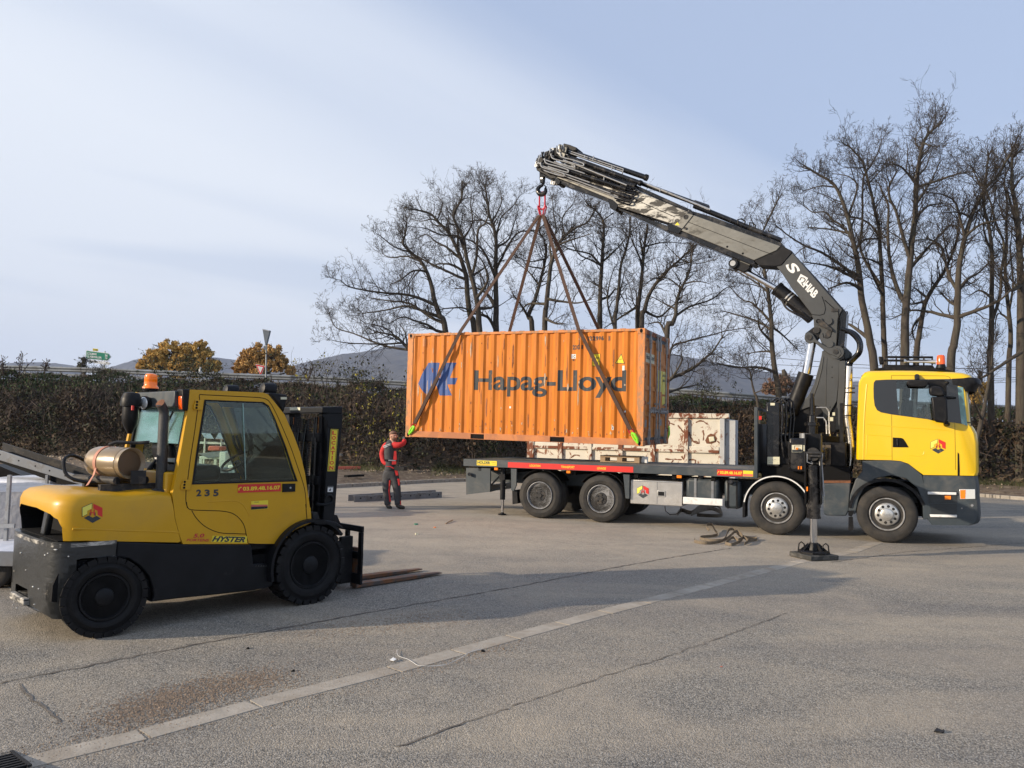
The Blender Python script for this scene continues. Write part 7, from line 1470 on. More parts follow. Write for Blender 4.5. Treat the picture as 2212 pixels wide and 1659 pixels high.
 for s in (-1, 1):
  e_ = hc + fr_*.086 + Vector((.78,.62,0))*s*.030 + Vector((0,0,.012)); obj('eye', MB().lathe(e_, fr_, [(-.004,.012),(.003,.006),(.004,0)], 10), M['dark_in'], body)
  er = hc + Vector((.78,.62,0))*s*.088 + Vector((0,0,-.005)); obj('ear', MB().lathe(er, Vector((.78,.62,0))*s, [(-.01,.03),(.006,.026),(.008,.0)], 10), M['skin'], body, smooth=60)
 obj('mouth', MB().box(hc + fr_*.090 + Vector((0,0,-.052)), (.035,.012,.008), Matrix.Rotation(R(38),3,'Z')), M['stubble'], body)
 obj('beard', MB().lathe(hc + Vector((0,0,-.055)) + fr_*.012, (0,0,-1), [(-.01,.070),(.015,.074),(.04,.062),(.058,.03),(.062,0)], 20), M['stubble'], body, smooth=60)
 obj('hair', MB().lathe(hc + Vector((-.012,.012,.020)), (-.25,.2,1), [(.030,.093),(.062,.088),(.095,.062),(.108,.02),(.110,0)], 24), M['stubble'], body, smooth=60)
 wr = p(458, 330, .0)
 for k in range(4):
  J = []; B = []; a = add(448+6*k, 322, .02, .012, None); b = add(444+7*k, 300-3*k+abs(k-1)*4, .04, .0095, a); add(443+7*k, 285+abs(k-1.5)*4, .06, .008, b); skin('finger', J, B, M['glove'], 1, body)
 J = []; B = []; a = add(452, 335, .0, .013, None); b = add(437, 320, .0, .010, a); add(432, 300, .01, .008, b); skin('thumb', J, B, M['glove'], 1, body)
 rc = MB().box(p(405, 810, -.20), (.26,.16,.09), Matrix.Rotation(R(-20),3,'Z'));
 for dx_ in (-.09,-.05,-.01,.03,.07): rc.cyl(p(405,810,-.20)+Vector((dx_,.0,.04)), p(405,810,-.20)+Vector((dx_,0,.09)), .008, 6)
 rm = solo('crane_remote', rc, M['black'], 'black crane remote control box held at the hip of the worker', 'remote control', WORLD, tuple(p(405,810,-.2)), bevel=.01)
 k_ = obj('red_knob', MB().lathe(p(450,828,-.22), (0,0,1), [(-.02,.025),(.01,.03),(.02,.0)], 12), M['red'], rm)
person()
bark = mat('bark', (.055, .044, .034), .9, var=.35, scale=9, dirt=(.085,.082,.055), damt=.6, dscale=6, stretch=(1,1,.25), bump=.012, bscale=26)
twigm = mat('twig', (.034, .027, .022), .9, var=.2, scale=3)
podm = mat('dry_leaf', (.085, .065, .035), .9, var=.4, scale=3)
class TM:
 def __init__(s): s.v = []; s.f = []
 def seg(s, pts, rs, n):
  o = len(s.v); up = None
  for i, p in enumerate(pts):
   d = pts[min(i+1,len(pts)-1)] - pts[max(i-1,0)]
   a = d.cross(Vector((.13,.97,.21))); a.normalize(); b = d.cross(a); b.normalize(); r = rs[i]
   for j in range(n): t = 6.28319*j/n; q = p + a*(math.cos(t)*r) + b*(math.sin(t)*r); s.v.append((q.x, q.y, q.z))
  for i in range(len(pts)-1):
   for j in range(n): j2 = (j+1) % n; s.f.append((o+i*n+j, o+i*n+j2, o+(i+1)*n+j2, o+(i+1)*n+j))
def rndu(rnd):
 v = Vector((rnd.gauss(0,1), rnd.gauss(0,1), rnd.gauss(0,1))); v.normalize(); return v
def grow(tm, lf, p, d, L, r, lev, rnd, dens):
 n = (5, 5, 4, 3)[lev]; pts = [p]; rs = [r]; cur = d.copy(); st = L / n
 for i in range(n):
  cur = cur + rndu(rnd) * (.42 if lev else .30) + Vector((0,0,.10 if lev < 2 else .05)); cur.normalize(); pts.append(pts[-1] + cur*st); rs.append(max(.0048, r * (1 - .75*(i+1)/n)))
 tm.seg(pts, rs, 4 if r > .018 else 3)
 if lev < 3:
  k = (4.5, 3.5, 2.4)[lev] * dens
  kk = int(k) + (1 if rnd.random() < k-int(k) else 0)
  for j in range(kk):
   i = rnd.randint(1, n); q = pts[i]; dd = (pts[i] - pts[i-1]).normalized(); s = rndu(rnd); s = (s - dd*s.dot(dd)); s.normalize()
   nd = dd*.75 + s*rnd.uniform(.5,1.0) + Vector((0,0,.12)); nd.normalize(); grow(tm, lf, q, nd, L*rnd.uniform(.38,.62), max(.0035, rs[i]*.62), lev+1, rnd, dens)
 if lev >= 2 and rnd.random() < .16:
  q = pts[-1]; s = rndu(rnd)*.05; w = rndu(rnd)*.018; lf.v += [tuple(q), tuple(q+s+w), tuple(q+s*1.6-Vector((0,0,.03)))]; o = len(lf.v)-3; lf.f.append((o, o+1, o+2))
def tree(name, label, k, trunk, limbs, D, r0, seed, group, base=None, dens=1.0, spread=1.0, tw=1.0):
 rnd = random.Random(seed)
 def at(x, y, dd=0): return at_depth(*P(k, x, y), D + dd)
 pts = [at(x, y, .0) for x, y in trunk]
 if base: b = at_depth(*base, D); pts.insert(0, Vector((b.x, D, zbank(b.x, D) - .15)))
 t = thing(name, label, 'tree', WORLD, tuple(pts[0]), group)
 tr_ = TM(); cr_ = TM(); lf = TM(); sky_limbs = []
 def limb(P0, r_a, r_b, drift):
  out = smooth_poly([tuple(q) for q in P0], 5) if len(P0) > 2 else [P0[0].lerp(P0[1], i/5) for i in range(6)]
  dv = Vector((0,0,0)); res = []; n = len(out); dep = Vector((0, rnd.choice((-1,1))*drift, 0))
  for i, q in enumerate(out):
   f = i/(n-1); dv = dv*.9 + rndu(rnd)*.02; off = dep * f
   w = q + off; s = (w.y / q.y) if q.y else 1; w = EYE + (q - EYE) * (w.y / q.y); res.append(w + dv*.4)
  rs = [r_a + (r_b - r_a) * (i/(n-1))**.8 for i in range(n)]; tr_.seg(res, rs, 9 if r_a > .05 else 6); return res, rs
 main = limb(pts, r0, r0*.22, .3)
 allb = [main]
 for lm in limbs:
  L = [at(x, y) for x, y in lm];
  best = min(((q - L[0]).length, q, r) for q, r in zip(*main)); ra = max(.022, min(best[2]*.72, r0*.55))
  if best[0] < 1.8: L[0] = best[1]
  allb.append(limb(L, ra, ra*.25, 1.4*spread))
 for bi, (ps, rs) in enumerate(allb):
  n = len(ps); tot = sum((b-a).length for a, b in zip(ps, ps[1:]));
  start = .42 if bi == 0 else .12
  cnt = int(tot * (1-start) / .21 * dens)
  for c in range(cnt):
   f = start + (1-start)*(c + rnd.random())/max(1,cnt); i = min(n-2, int(f*(n-1))); q = ps[i].lerp(ps[i+1], f*(n-1)-i); dd = (ps[i+1]-ps[i]).normalized(); s = rndu(rnd); s = s - dd*s.dot(dd); s.normalize()
   nd = dd*.7 + s*.9 + Vector((0,0,.25)); nd.normalize(); big = rnd.random() < .22
   grow(cr_, lf, q, nd, (rnd.uniform(1.3,2.2) if big else rnd.uniform(.7,1.35))*(1.15-.62*f)*tw, max(.006, min(.026, rs[i]*(.55 if big else .38))), 0 if big else 1, rnd, 1.0)
  for q_ in range(3): grow(cr_, lf, ps[-1-q_], (ps[-1]-ps[-2]).normalized() + rndu(rnd)*.5, .8*tw, max(.008, rs[-1]*.7), 0, rnd, 1.0)
 def mk(nm, tm, m, par, sm=True):
  me = bpy.data.meshes.new(nm); b = BASE[t.name]; me.from_pydata([(v[0]-b.x, v[1]-b.y, v[2]-b.z) for v in tm.v], [], tm.f)
  if sm: me.polygons.foreach_set('use_smooth', [True]*len(me.polygons))
  me.materials.append(m); o = bpy.data.objects.new(nm, me); COL.objects.link(o); o.parent = par; BASE[o.name] = b; return o
 mk('trunk', tr_, bark, t); c = mk('crown', cr_, twigm, t);
 if lf.f: mk('dry_leaves', lf, podm, c, False)
 return t
GL = 'bare trees standing on the bank behind the container'; GR = 'bare trees standing on the bank behind the lorry cab'
tree('bare_tree', 'bare tree leaning left with long low boughs reaching past the container', 'T1', [(1240,1550),(1180,1380),(1130,1230),(1100,1080),(1060,960),(1000,860),(900,770),(830,690),(850,600),(860,500)], [[(1140,1310),(1000,1220),(850,1180),(650,1165),(450,1140),(300,1100),(220,1040)],[(1180,1400),(1000,1330),(850,1290),(650,1330),(430,1360)],[(1220,1500),(1100,1400),(900,1270),(700,1240),(500,1210)],[(1235,1545),(1150,1530),(1080,1480),(950,1440),(830,1400),(700,1460)],[(1060,960),(930,950),(800,1040),(700,1080)],[(900,770),(750,720),(620,620),(570,590)],[(980,840),(850,810),(700,820),(630,780)]], 35.5, 0.154, 101, GL, base=(985,985))
tree('bare_tree', 'bare tree whose lowest bough hangs over the distant hill left of the container', 'T1', [(1010,1850),(950,1760),(870,1690),(820,1640),(760,1590),(680,1565),(560,1540)], [[(900,1720),(700,1690),(500,1620),(350,1560),(180,1500),(120,1380)],[(820,1650),(600,1660),(300,1650),(130,1620)],[(760,1590),(650,1500),(450,1450),(400,1380)],[(860,1690),(850,1560),(800,1480)]], 34.5, 0.129, 102, GL, base=(960,985), dens=.9)
tree('bare_tree', 'forked bare tree with a broad crown left of the lifting slings', 'T1', [(1520,1550),(1480,1380),(1455,1200),(1440,1000),(1400,870),(1370,780),(1300,620),(1240,540),(1180,480),(1100,400),(1000,370),(940,360)], [[(1440,1050),(1350,1000),(1250,950),(1100,880),(950,800),(880,760),(820,670)],[(1420,700),(1360,580),(1330,480),(1330,400),(1370,300)],[(1380,820),(1250,720),(1150,670),(1060,600),(960,640)],[(1440,950),(1300,890),(1180,880),(1120,900)],[(1180,480),(1120,450),(1000,470),(900,450)],[(1200,420),(1210,300),(1160,230)]], 36.1, 0.160, 103, GL, base=(1035,987))
tree('bare_tree', 'tall bare tree with arching boughs behind the left end of the container', 'T1', [(1570,1550),(1560,1350),(1530,1180),(1490,1000),(1450,860),(1430,760),(1410,640),(1340,500),(1310,400),(1390,250),(1400,150)], [[(1410,640),(1320,610),(1200,600),(1080,550),(1000,530),(870,520)],[(1500,1000),(1540,800),(1550,560),(1620,490),(1650,360),(1600,200)],[(1540,1200),(1650,1050),(1620,900),(1560,800)],[(1420,640),(1500,480),(1480,300),(1500,180)],[(1500,990),(1600,930),(1640,900)],[(1560,1300),(1700,1300),(1640,1180)]], 35.0, 0.155, 104, GL, base=(1062,987))
tree('bare_tree', 'straight bare tree with an open fan shaped crown just left of the slings', 'T1', [(1730,1540),(1730,1300),(1728,1100),(1730,900),(1732,750),(1725,600),(1690,480),(1660,380),(1640,250),(1620,120)], [[(1740,950),(1790,820),(1850,700),(1950,580),(2100,560),(2200,500)],[(1730,620),(1760,500),(1790,420),(1900,320),(1960,220)],[(1720,1000),(1670,880),(1600,750),(1530,690),(1450,650),(1320,620)],[(1700,500),(1600,460),(1480,470),(1400,450)],[(1730,700),(1850,640),(1900,480),(1930,400)],[(1735,1300),(1640,1180),(1540,1120),(1330,1120)],[(1770,450),(1780,300),(1770,180)],[(1720,1500),(1650,1400),(1500,1360),(1400,1310),(1150,1330)]], 36.6, 0.165, 105, GL, base=(1083,987))
tree('bare_tree', 'crooked bare tree seen between the left pair of slings', 'T2', [(90,1110),(60,1000),(110,880),(150,750),(180,620),(200,520),(190,400),(150,330)], [[(60,1000),(0,900),(-60,820)],[(150,750),(60,640),(-40,560)],[(200,520),(60,560),(-60,500)],[(180,620),(60,600),(20,560)]], 35.5, 0.141, 106, GL, base=(1150,985))
tree('bare_tree', 'bare tree rising directly under the crane hook', 'T2', [(190,1110),(205,900),(225,700),(245,560),(300,430),(350,360),(430,300),(520,260),(560,200)], [[(245,560),(230,430),(280,330),(260,200),(250,60)],[(210,880),(330,880),(450,890),(560,860)],[(300,430),(440,380),(560,340)],[(205,900),(60,900),(0,960)],[(350,360),(330,220),(420,100),(440,40)],[(200,1060),(280,1050),(350,1055)]], 34.5, 0.142, 107, GL, base=(1176,985))
tree('bare_tree', 'upright bare tree with level boughs right of the slings', 'T2', [(630,1100),(628,950),(630,800),(640,600),(650,450),(660,330),(655,240),(620,180),(560,130)], [[(640,600),(590,540),(540,500),(400,470),(340,440),(260,400)],[(650,560),(720,500),(800,420),(850,360)],[(640,600),(580,560),(460,500),(380,360)],[(630,880),(700,840),(760,780),(830,900)],[(655,250),(720,190),(790,160)],[(625,760),(540,715)]], 36.1, 0.147, 108, GL, base=(1296,985))
tree('bare_tree', 'bare tree with broken leaders behind the middle of the container', 'T2', [(745,1100),(760,950),(775,780),(790,600),(830,480),(860,360),(870,250),(870,180)], [[(770,900),(800,750),(820,640)],[(700,1090),(690,900),(700,750),(745,600)],[(860,360),(800,300),(700,290)],[(830,480),(800,400),(780,340)],[(860,330),(920,290),(980,230)]], 35.0, 0.109, 109, GL, base=(1330,985), dens=.8)
tree('bare_tree', 'slender bare tree forking high under the crane boom', 'T2', [(930,1090),(930,950),(945,800),(960,650),(970,520),(985,400),(1000,300),(1020,230),(1080,260)], [[(965,600),(920,480),(870,360),(860,200)],[(1000,450),(1080,420),(1180,410),(1300,420)],[(925,1000),(920,900),(920,800)],[(970,520),(960,440),(945,370)],[(930,900),(830,980),(740,1040),(660,1090)]], 35.5, 0.135, 110, GL, base=(1380,987))
tree('bare_tree', 'bare tree sweeping right in long curves below the crane boom', 'T2', [(960,1090),(985,950),(1010,850),(1060,760),(1120,680),(1180,620),(1250,560),(1330,480),(1400,420)], [[(985,950),(1100,1000),(1220,900),(1350,880)],[(1100,700),(1050,700),(970,760)],[(1250,560),(1200,480),(1140,420)],[(1250,560),(1400,580),(1560,540)],[(1180,620),(1300,580),(1450,540)]], 34.5, 0.129, 111, GL, base=(1388,987))
tree('bare_tree', 'low spreading bare tree at the right end of the container', 'T2', [(1160,1160),(1200,1060),(1230,980),(1238,880),(1270,780),(1320,680),(1345,600),(1360,480)], [[(1240,1000),(1320,930),(1400,900),(1520,860),(1620,780),(1700,760)],[(1230,940),(1150,900),(1040,840)],[(1300,720),(1400,720),(1500,740)],[(1170,1150),(1100,1050),(1010,1060)],[(1270,780),(1180,700),(1100,690)]], 33.4, 0.131, 112, GL, base=(1440,990))
tree('bare_tree', 'bare tree with boughs trailing level with the top of the hill', 'T2', [(1180,1900),(1150,1700),(1160,1550),(1185,1490),(1300,1440),(1400,1380),(1480,1310),(1530,1260),(1600,1150)], [[(1160,1500),(1190,1250),(1300,1200),(1400,1170),(1500,1150),(1640,1110),(1850,1080)],[(1200,1480),(1280,1330),(1200,1300)],[(1480,1310),(1540,1290),(1650,1360),(1750,1380)],[(1160,1600),(1300,1560),(1430,1530)]], 32.8, 0.131, 113, GL, base=(1450,990), dens=1.05)
tree('bare_tree', 'bare tree with a leaning mossy trunk left of the crane column', 'T2', [(2045,1660),(2030,1500),(2005,1350),(1990,1200),(1985,1050),(1970,900),(1955,780),(1935,650),(1905,500),(1890,400),(1950,250),(2040,60)], [[(1990,1060),(1900,950),(1830,890),(1750,860),(1640,750)],[(1975,1100),(1880,1040),(1700,980),(1600,950)],[(2010,1450),(1930,1410),(1850,1400),(1700,1400),(1560,1370)],[(1950,800),(1850,720),(1700,640),(1580,620)],[(1985,1080),(2080,1150),(2200,1270)],[(2010,1300),(1950,1270),(1800,1290)],[(1900,480),(1850,300),(1810,180)],[(1990,1200),(1900,1100),(1880,1000)]], 32.8, 0.144, 114, GL, base=(1690,1000))
tree('bare_tree', 'dark thin bare tree in front of the guardrail left of the crane', 'T2', [(1880,1700),(1850,1600),(1830,1500),(1810,1420),(1700,1390),(1580,1370)], [[(1860,1600),(1950,1570),(2100,1560)],[(1830,1500),(1750,1440)]], 31.6, 0.066, 115, GL, base=(1655,1005), dens=.6)
tree('bare_tree', 'thick trunked bare tree rising beside the crane head', 'T3', [(650,1659),(625,1500),(600,1350),(570,1200),(555,1060),(540,950),(525,870),(500,760),(475,650),(430,530),(380,450),(300,400),(220,350)], [[(550,1060),(480,1020),(400,960),(300,900),(200,860),(100,800),(0,720)],[(545,1080),(470,1040),(350,990),(200,965)],[(525,890),(490,790),(430,720),(380,690),(330,640),(250,640),(190,600)],[(480,670),(540,480),(480,410),(380,390)],[(400,480),(300,470),(200,500)],[(555,1140),(470,1100),(350,1140)],[(520,880),(590,820),(700,810),(750,790)],[(620,1480),(500,1380),(440,1360)],[(500,780),(400,760),(240,740)]], 31.1, 0.179, 116, GR, base=(1900,1030))
tree('bare_tree', 'slim bare tree with a rounded top above the left edge of the cab roof', 'T3', [(720,1600),(712,1450),(705,1250),(700,1100),(690,900),(685,760),(660,640),(620,480),(590,360),(570,300),(520,240),(480,200)], [[(570,1150),(565,900),(575,700),(575,520),(585,400),(640,320),(680,230),(700,160)],[(690,780),(600,700),(480,670),(380,650)],[(590,350),(520,350),(440,340)],[(700,1180),(640,1050),(590,880)],[(690,1000),(620,950),(500,930)],[(620,450),(680,380),(740,340)]], 32.1, 0.131, 117, GR, base=(1915,1030))
tree('bare_tree', 'tallest bare tree above the cab with a narrow pointed crown', 'T3', [(850,1580),(850,1400),(855,1250),(870,1100),(885,950),(900,800),(915,650),(925,500),(930,400),(945,300),(965,200),(1000,130),(1090,50)], [[(840,1240),(800,1150),(765,1030),(745,900),(740,750),(742,600),(700,500),(688,460)],[(885,960),(850,850),(820,730),(790,630),(745,540),(750,460),(785,400),(805,365)],[(930,600),(980,500),(1030,420),(1080,310)],[(925,460),(880,400),(820,340),(760,325),(690,320)],[(1000,500),(1100,420),(1200,390),(1300,375)],[(960,230),(920,190),(940,110),(1000,60)],[(935,420),(990,340),(1020,250)],[(910,680),(1000,600),(1100,580)],[(970,210),(1040,210),(1080,200)],[(895,1000),(960,920),(1040,830),(1150,720)]], 30.5, 0.187, 118, GR, base=(1950,1035))
tree('bare_tree', 'bare tree with a curved limb leaning right above the roof rack', 'T3', [(925,1590),(945,1450),(965,1320),(990,1220),(1040,1130),(1090,1060),(1130,980),(1170,880),(1190,800),(1200,700),(1240,600)], [[(1130,980),(1100,880),(1070,840),(1000,815),(850,830)],[(1140,940),(1100,780),(1150,720)],[(890,1290),(900,1400),(925,1500)],[(1010,1190),(920,1140),(905,1130)],[(990,1220),(900,1240),(880,1230)]], 31.6, 0.132, 119, GR, base=(1968,1035))
tree('bare_tree', 'stout bare tree with a crooked fork right of the orange beacon', 'T3', [(1150,1640),(1170,1500),(1195,1380),(1195,1250),(1195,1130),(1200,1000),(1225,880),(1250,780),(1290,650),(1340,550),(1390,470),(1460,400),(1510,310),(1560,220)], [[(1185,1150),(1140,1060),(1110,950),(1080,860),(1000,812)],[(1240,800),(1210,680),(1180,580),(1110,530),(1000,510)],[(1200,1340),(1100,1310),(1000,1290),(880,1285),(780,1330)],[(1205,1340),(1300,1290),(1420,1240),(1500,1190),(1590,1105)],[(1200,1250),(1140,1220),(1090,1165)],[(1200,1150),(1260,1080),(1340,1030),(1430,940)],[(1240,800),(1330,730),(1420,700),(1520,685)],[(1370,500),(1330,440),(1290,350),(1240,310)],[(1280,680),(1200,640),(1100,640)]], 29.9, 0.168, 120, GR, base=(2045,1035))
tree('bare_tree', 'straight bare tree with two parallel stems near the right edge', 'T3', [(1410,1650),(1412,1500),(1415,1350),(1415,1200),(1418,1000),(1415,850),(1400,740),(1370,620),(1365,520),(1385,380),(1400,270)], [[(1430,1350),(1470,1200),(1480,1050),(1500,860),(1445,720),(1400,560),(1350,440),(1290,350)],[(1415,900),(1380,800),(1365,720),(1370,600)],[(1400,740),(1430,600),(1450,450),(1440,330)],[(1415,1200),(1340,1150),(1280,1180)]], 30.5, 0.134, 121, GR, base=(2145,1041), dens=.75)
tree('bare_tree', 'thin bare tree with ragged upright branches at the right edge', 'T3', [(1530,1650),(1540,1500),(1535,1350),(1520,1200),(1505,1000),(1515,850),(1512,700),(1515,560),(1500,430),(1540,330)], [[(1530,1300),(1560,1100),(1540,900),(1550,740)],[(1510,1000),(1560,920),(1580,900)],[(1512,700),(1480,640),(1460,520)],[(1535,1350),(1460,1300),(1440,1400)]], 31.4, 0.113, 122, GR, base=(2175,1041), dens=.75)
tree('bare_tree', 'thick barked bare tree cut by the right edge of the picture', 'T3', [(1610,1650),(1612,1450),(1610,1250),(1608,1080),(1600,900),(1590,760),(1575,620),(1555,500),(1550,400),(1555,270)], [[(1610,1100),(1650,1000),(1680,900)],[(1590,800),(1560,650),(1510,480),(1440,420)],[(1600,900),(1640,760),(1660,600)],[(1608,1120),(1540,1150),(1480,1050)],[(1560,500),(1600,430),(1640,400)]], 29.9, 0.202, 123, GR, base=(2203,1041), dens=.8)
tree('leaning_tree', 'leaning bare trunk crossing the others right of the windscreen', 'V', [(345,830),(370,700),(410,520),(440,340),(470,180),(490,40),(500,-80)], [[(420,420),(370,330),(380,220),(400,100)],[(380,600),(330,480),(330,440)]], 29.4, 0.115, 124, GR, base=(2106,1015), dens=.5)
tree('fallen_bough', 'heavy dead bough hanging down over the front of the cab', 'V', [(760,-30),(640,45),(520,125),(420,190),(330,225),(295,240),(230,320)], [[(350,210),(330,150),(300,95)],[(430,150),(350,150)]], 28.1, 0.076, 125, GR, dens=.25)
gold = mat('gold_leaves', (.56,.37,.11), .85, var=.35, scale=.9)
def golden(name, label, blobs, D, seed, m, n, leafsize=.16, group=None):
 rnd = random.Random(seed); cx = sum(b[0] for b in blobs)/len(blobs); b0 = at_depth(cx, 805, D); t = thing(name, label, 'tree', WORLD, (b0.x, D, 0), group)
 lf = MB();
 for px, py, r in blobs:
  c = at_depth(px, py, D); rr = r*D/FPX; clumps = []
  for i in range(60):
   v = rndu(rnd); clumps.append((c + Vector((v.x*rr, v.y*rr*.9, v.z*rr)) * rnd.uniform(.45,1.0), rr*rnd.uniform(.12,.26)))
  for cc, cr0 in clumps:
   for i in range(n):
    v = rndu(rnd); q = cc + v*cr0*rnd.random()**.4; a = rndu(rnd)*leafsize*rnd.uniform(.5,1.1); b = rndu(rnd)*leafsize*rnd.uniform(.4,.8); lf.add([q-a*.5, q+b*.5, q+a*.5, q-b*.5], [(0,1,2,3)])
 obj('crown', lf, m, t, smooth=0)
 tm = MB();
 base = Vector((b0.x, D, 0)); rb = sum(b[2] for b in blobs)/len(blobs)*D/FPX*.32; tm.tube([base, Vector((b0.x+.1, D, b0.z)), Vector((b0.x, D, b0.z+rb))], [rb,rb*.8,rb*.5], 10)
 for px, py, r in blobs:
  c = at_depth(px, py, D); tm.tube([Vector((b0.x, D, b0.z-.2)), (Vector((b0.x,D,b0.z))+c)/2 + Vector((0,0,-.3)), c], [rb*.5,rb*.3,rb*.12], 6)
  for i in range(14): v = rndu(rnd); v.z = abs(v.z); tm.tube([c - Vector((0,0,r*D/FPX*.4)), c + v*r*D/FPX*.5, c + v*r*D/FPX*1.05 + rndu(rnd)*.3], [rb*.2,rb*.12,rb*.05], 4)
 obj('trunk', tm, bark, t); return t
golden('autumn_tree', 'wide golden leaved tree left of the two behind the guardrail', [(335,775,26),(362,760,27),(398,766,26),(430,754,20),(440,776,24),(312,790,18),(462,790,16),(345,795,22),(385,792,26),(425,794,22)], 66, 31, gold, 90, .22, 'golden trees beyond the road')
gold2 = mat('russet_leaves', (.52,.32,.11), .85, var=.35, scale=.9)
golden('autumn_tree', 'rounded russet leaved tree right of the two behind the give way sign', [(540,778,26),(560,762,24),(588,768,26),(600,786,22),(518,796,18),(628,802,12),(560,796,24)], 70, 32, gold2, 90, .22, 'golden trees beyond the road')
pale = mat('pinkish_leaves', (.22,.13,.085), .9, var=.3, scale=1)
golden('autumn_tree', 'small faded brown tree beyond the rail left of the crane column', [(1665,838,20),(1690,832,24),(1720,842,20)], 60, 33, pale, 40, .18)
golden('autumn_tree', 'small yellow leaved tree glimpsed between trunks right of the cab', [(2108,850,16),(2125,838,18),(2110,862,14)], 40, 34, gold, 40, .12)
golden('shrub', 'grey green bush behind the green road sign', [(176,790,9),(182,778,7)], 52, 35, mat('grey_bush', (.13,.12,.085), .9, var=.3), 18, .12)
def leafmat(name, cols, sc):
 m = bpy.data.materials.new(name); m.use_nodes = True; t = m.node_tree; b = t.nodes['Principled BSDF']; b.inputs['Roughness'].default_value = .8
 tcn = N(t, 'ShaderNodeTexCoord'); n = N(t, 'ShaderNodeTexNoise'); n.inputs['Scale'].default_value = sc; n.inputs['Detail'].default_value = 5; n.inputs['Roughness'].default_value = .62; t.links.new(tcn.outputs['Object'], n.inputs['Vector'])
 r = N(t, 'ShaderNodeValToRGB'); e = r.color_ramp.elements; e[0].position = .30; e[0].color = (*cols[0], 1); e[1].position = .72; e[1].color = (*cols[-1], 1)
 for i, c in enumerate(cols[1:-1]): q = e.new(.30 + .42*(i+1)/(len(cols)-1)); q.color = (*c, 1)
 t.links.new(n.outputs[0], r.inputs[0])
 w = N(t, 'ShaderNodeTexWhiteNoise'); g_ = N(t, 'ShaderNodeNewGeometry');
 mlt = N(t, 'ShaderNodeMapRange'); mlt.inputs[3].default_value = .55; mlt.inputs[4].default_value = 1.5; t.links.new(g_.outputs['Random Per Island'], mlt.inputs[0])
 mm = N(t, 'ShaderNodeMixRGB', blend_type='MULTIPLY'); mm.inputs[0].default_value = 1; t.links.new(r.outputs[0], mm.inputs[1]); t.links.new(mlt.outputs[0], mm.inputs[2]); t.links.new(mm.outputs[0], b.inputs['Base Color']); return m
lm_dark = leafmat('bramble_leaves', [(.010,.014,.005),(.026,.036,.009),(.055,.028,.014),(.018,.024,.008),(.075,.030,.018)], .42)  # leaf tones lowered so the colour carries the thicket's self-shading
lm_top = leafmat('ivy_leaves', [(.018,.032,.007),(.032,.060,.010),(.026,.036,.010)], .8)
lm_dead = leafmat('dead_canes', [(.030,.020,.014),(.055,.037,.025),(.038,.022,.016),(.075,.056,.040)], .7)
lm_yel = leafmat('yellow_leaves', [(.19,.16,.02),(.30,.26,.03),(.15,.14,.03)], 1.5)
rnd = random.Random(77)
def bank_surface(x, u):
 f = interp(FOOT, x); c = interp(CRY, x); bul = .45*math.sin(x*1.1+u*3) + .3*math.sin(x*2.7+1+u*5) + .2*math.sin(x*5.3+u*9)
 y = f + (c - .4 - f) * u**1.25 + bul*(1-u); th = (1.75 * (1 - u)**.8 + .20) * min(1, .35 + u*9)
 return Vector((x, y, zbank(x, y) + th + .18*math.sin(x*1.7+u*4)*(1-u*.6) + .22*max(0, math.sin(x*.83+1.7)+math.sin(x*2.1)*.6+math.sin(x*4.7)*.3)*u))
mbs = {'d': MB(), 't': MB(), 'c': MB()}
def leaf(mb, q, s, rnd):
 a = rndu(rnd)*s; b = rndu(rnd)*s*.7; v = mb.v; o = len(v)
 v.append(tuple(q-a*.5)); v.append(tuple(q+b*.5)); v.append(tuple(q+a*.5)); v.append(tuple(q-b*.5)); mb.f.append((o,o+1,o+2,o+3))
NL = 185000
for i in range(NL):
 x = rnd.uniform(-31, 29); u = rnd.random()**1.25; q = bank_surface(x, u); q.y -= rnd.expovariate(2.6)*(1-u*.7); q.z += rnd.gauss(0,.10)*(1-u*.5); q.z -= (rnd.random()**2)*1.9*(1-u)**2
 if q.z < .12: q.z = .12 + rnd.random()*.5
 big = .5 + .5*math.sin(x*.9 + 2*math.sin(x*.31) + u*2)
 if u > .55 and rnd.random() < (.85 if (-29 < x < -18 or x > 6) else .35): leaf(mbs['t'], q, rnd.uniform(.07,.17), rnd)
 else: leaf(mbs['d'], q, rnd.uniform(.08,.20), rnd)
for i in range(26000):                                    # dead canes and stems
 x = rnd.uniform(-31, 29); u = rnd.random()**1.3; q = bank_surface(x, u); q.y -= rnd.expovariate(2.0)*(1-u); q.z -= (rnd.random()**2)*1.6*(1-u)**2
 if q.z < .15: q.z = .15
 d = Vector((rnd.gauss(0,.5), rnd.gauss(0,.4), rnd.uniform(.2,1.2))).normalized(); L = rnd.uniform(.3,1.1)*(1-.6*u); w = rndu(rnd)*rnd.uniform(.008,.018); m_ = q + d*L*.5 + rndu(rnd)*.08; e_ = q + d*L
 v = mbs['c'].v; o = len(v); v += [tuple(q-w), tuple(q+w), tuple(m_+w), tuple(m_-w), tuple(e_)]; mbs['c'].f += [(o,o+1,o+2,o+3),(o+3,o+2,o+4)]
for key, nm, m, lab in (('d','bramble_thicket',lm_dark,'dense dark bramble thicket covering the road embankment'),('t','ivy_cover',lm_top,'green ivy and grass along the top of the embankment'),('c','dead_canes',lm_dead,'tangled pale dead canes in the embankment thicket')):
 me = bpy.data.meshes.new(nm); me.from_pydata(mbs[key].v, [], mbs[key].f); me.materials.append(m); o = bpy.data.objects.new(nm, me); COL.objects.link(o); tag(o, lab, 'undergrowth', kind='stuff')
shl = leafmat('shrub_leaves', [(.022,.030,.010),(.05,.055,.016),(.06,.035,.018)], .6)
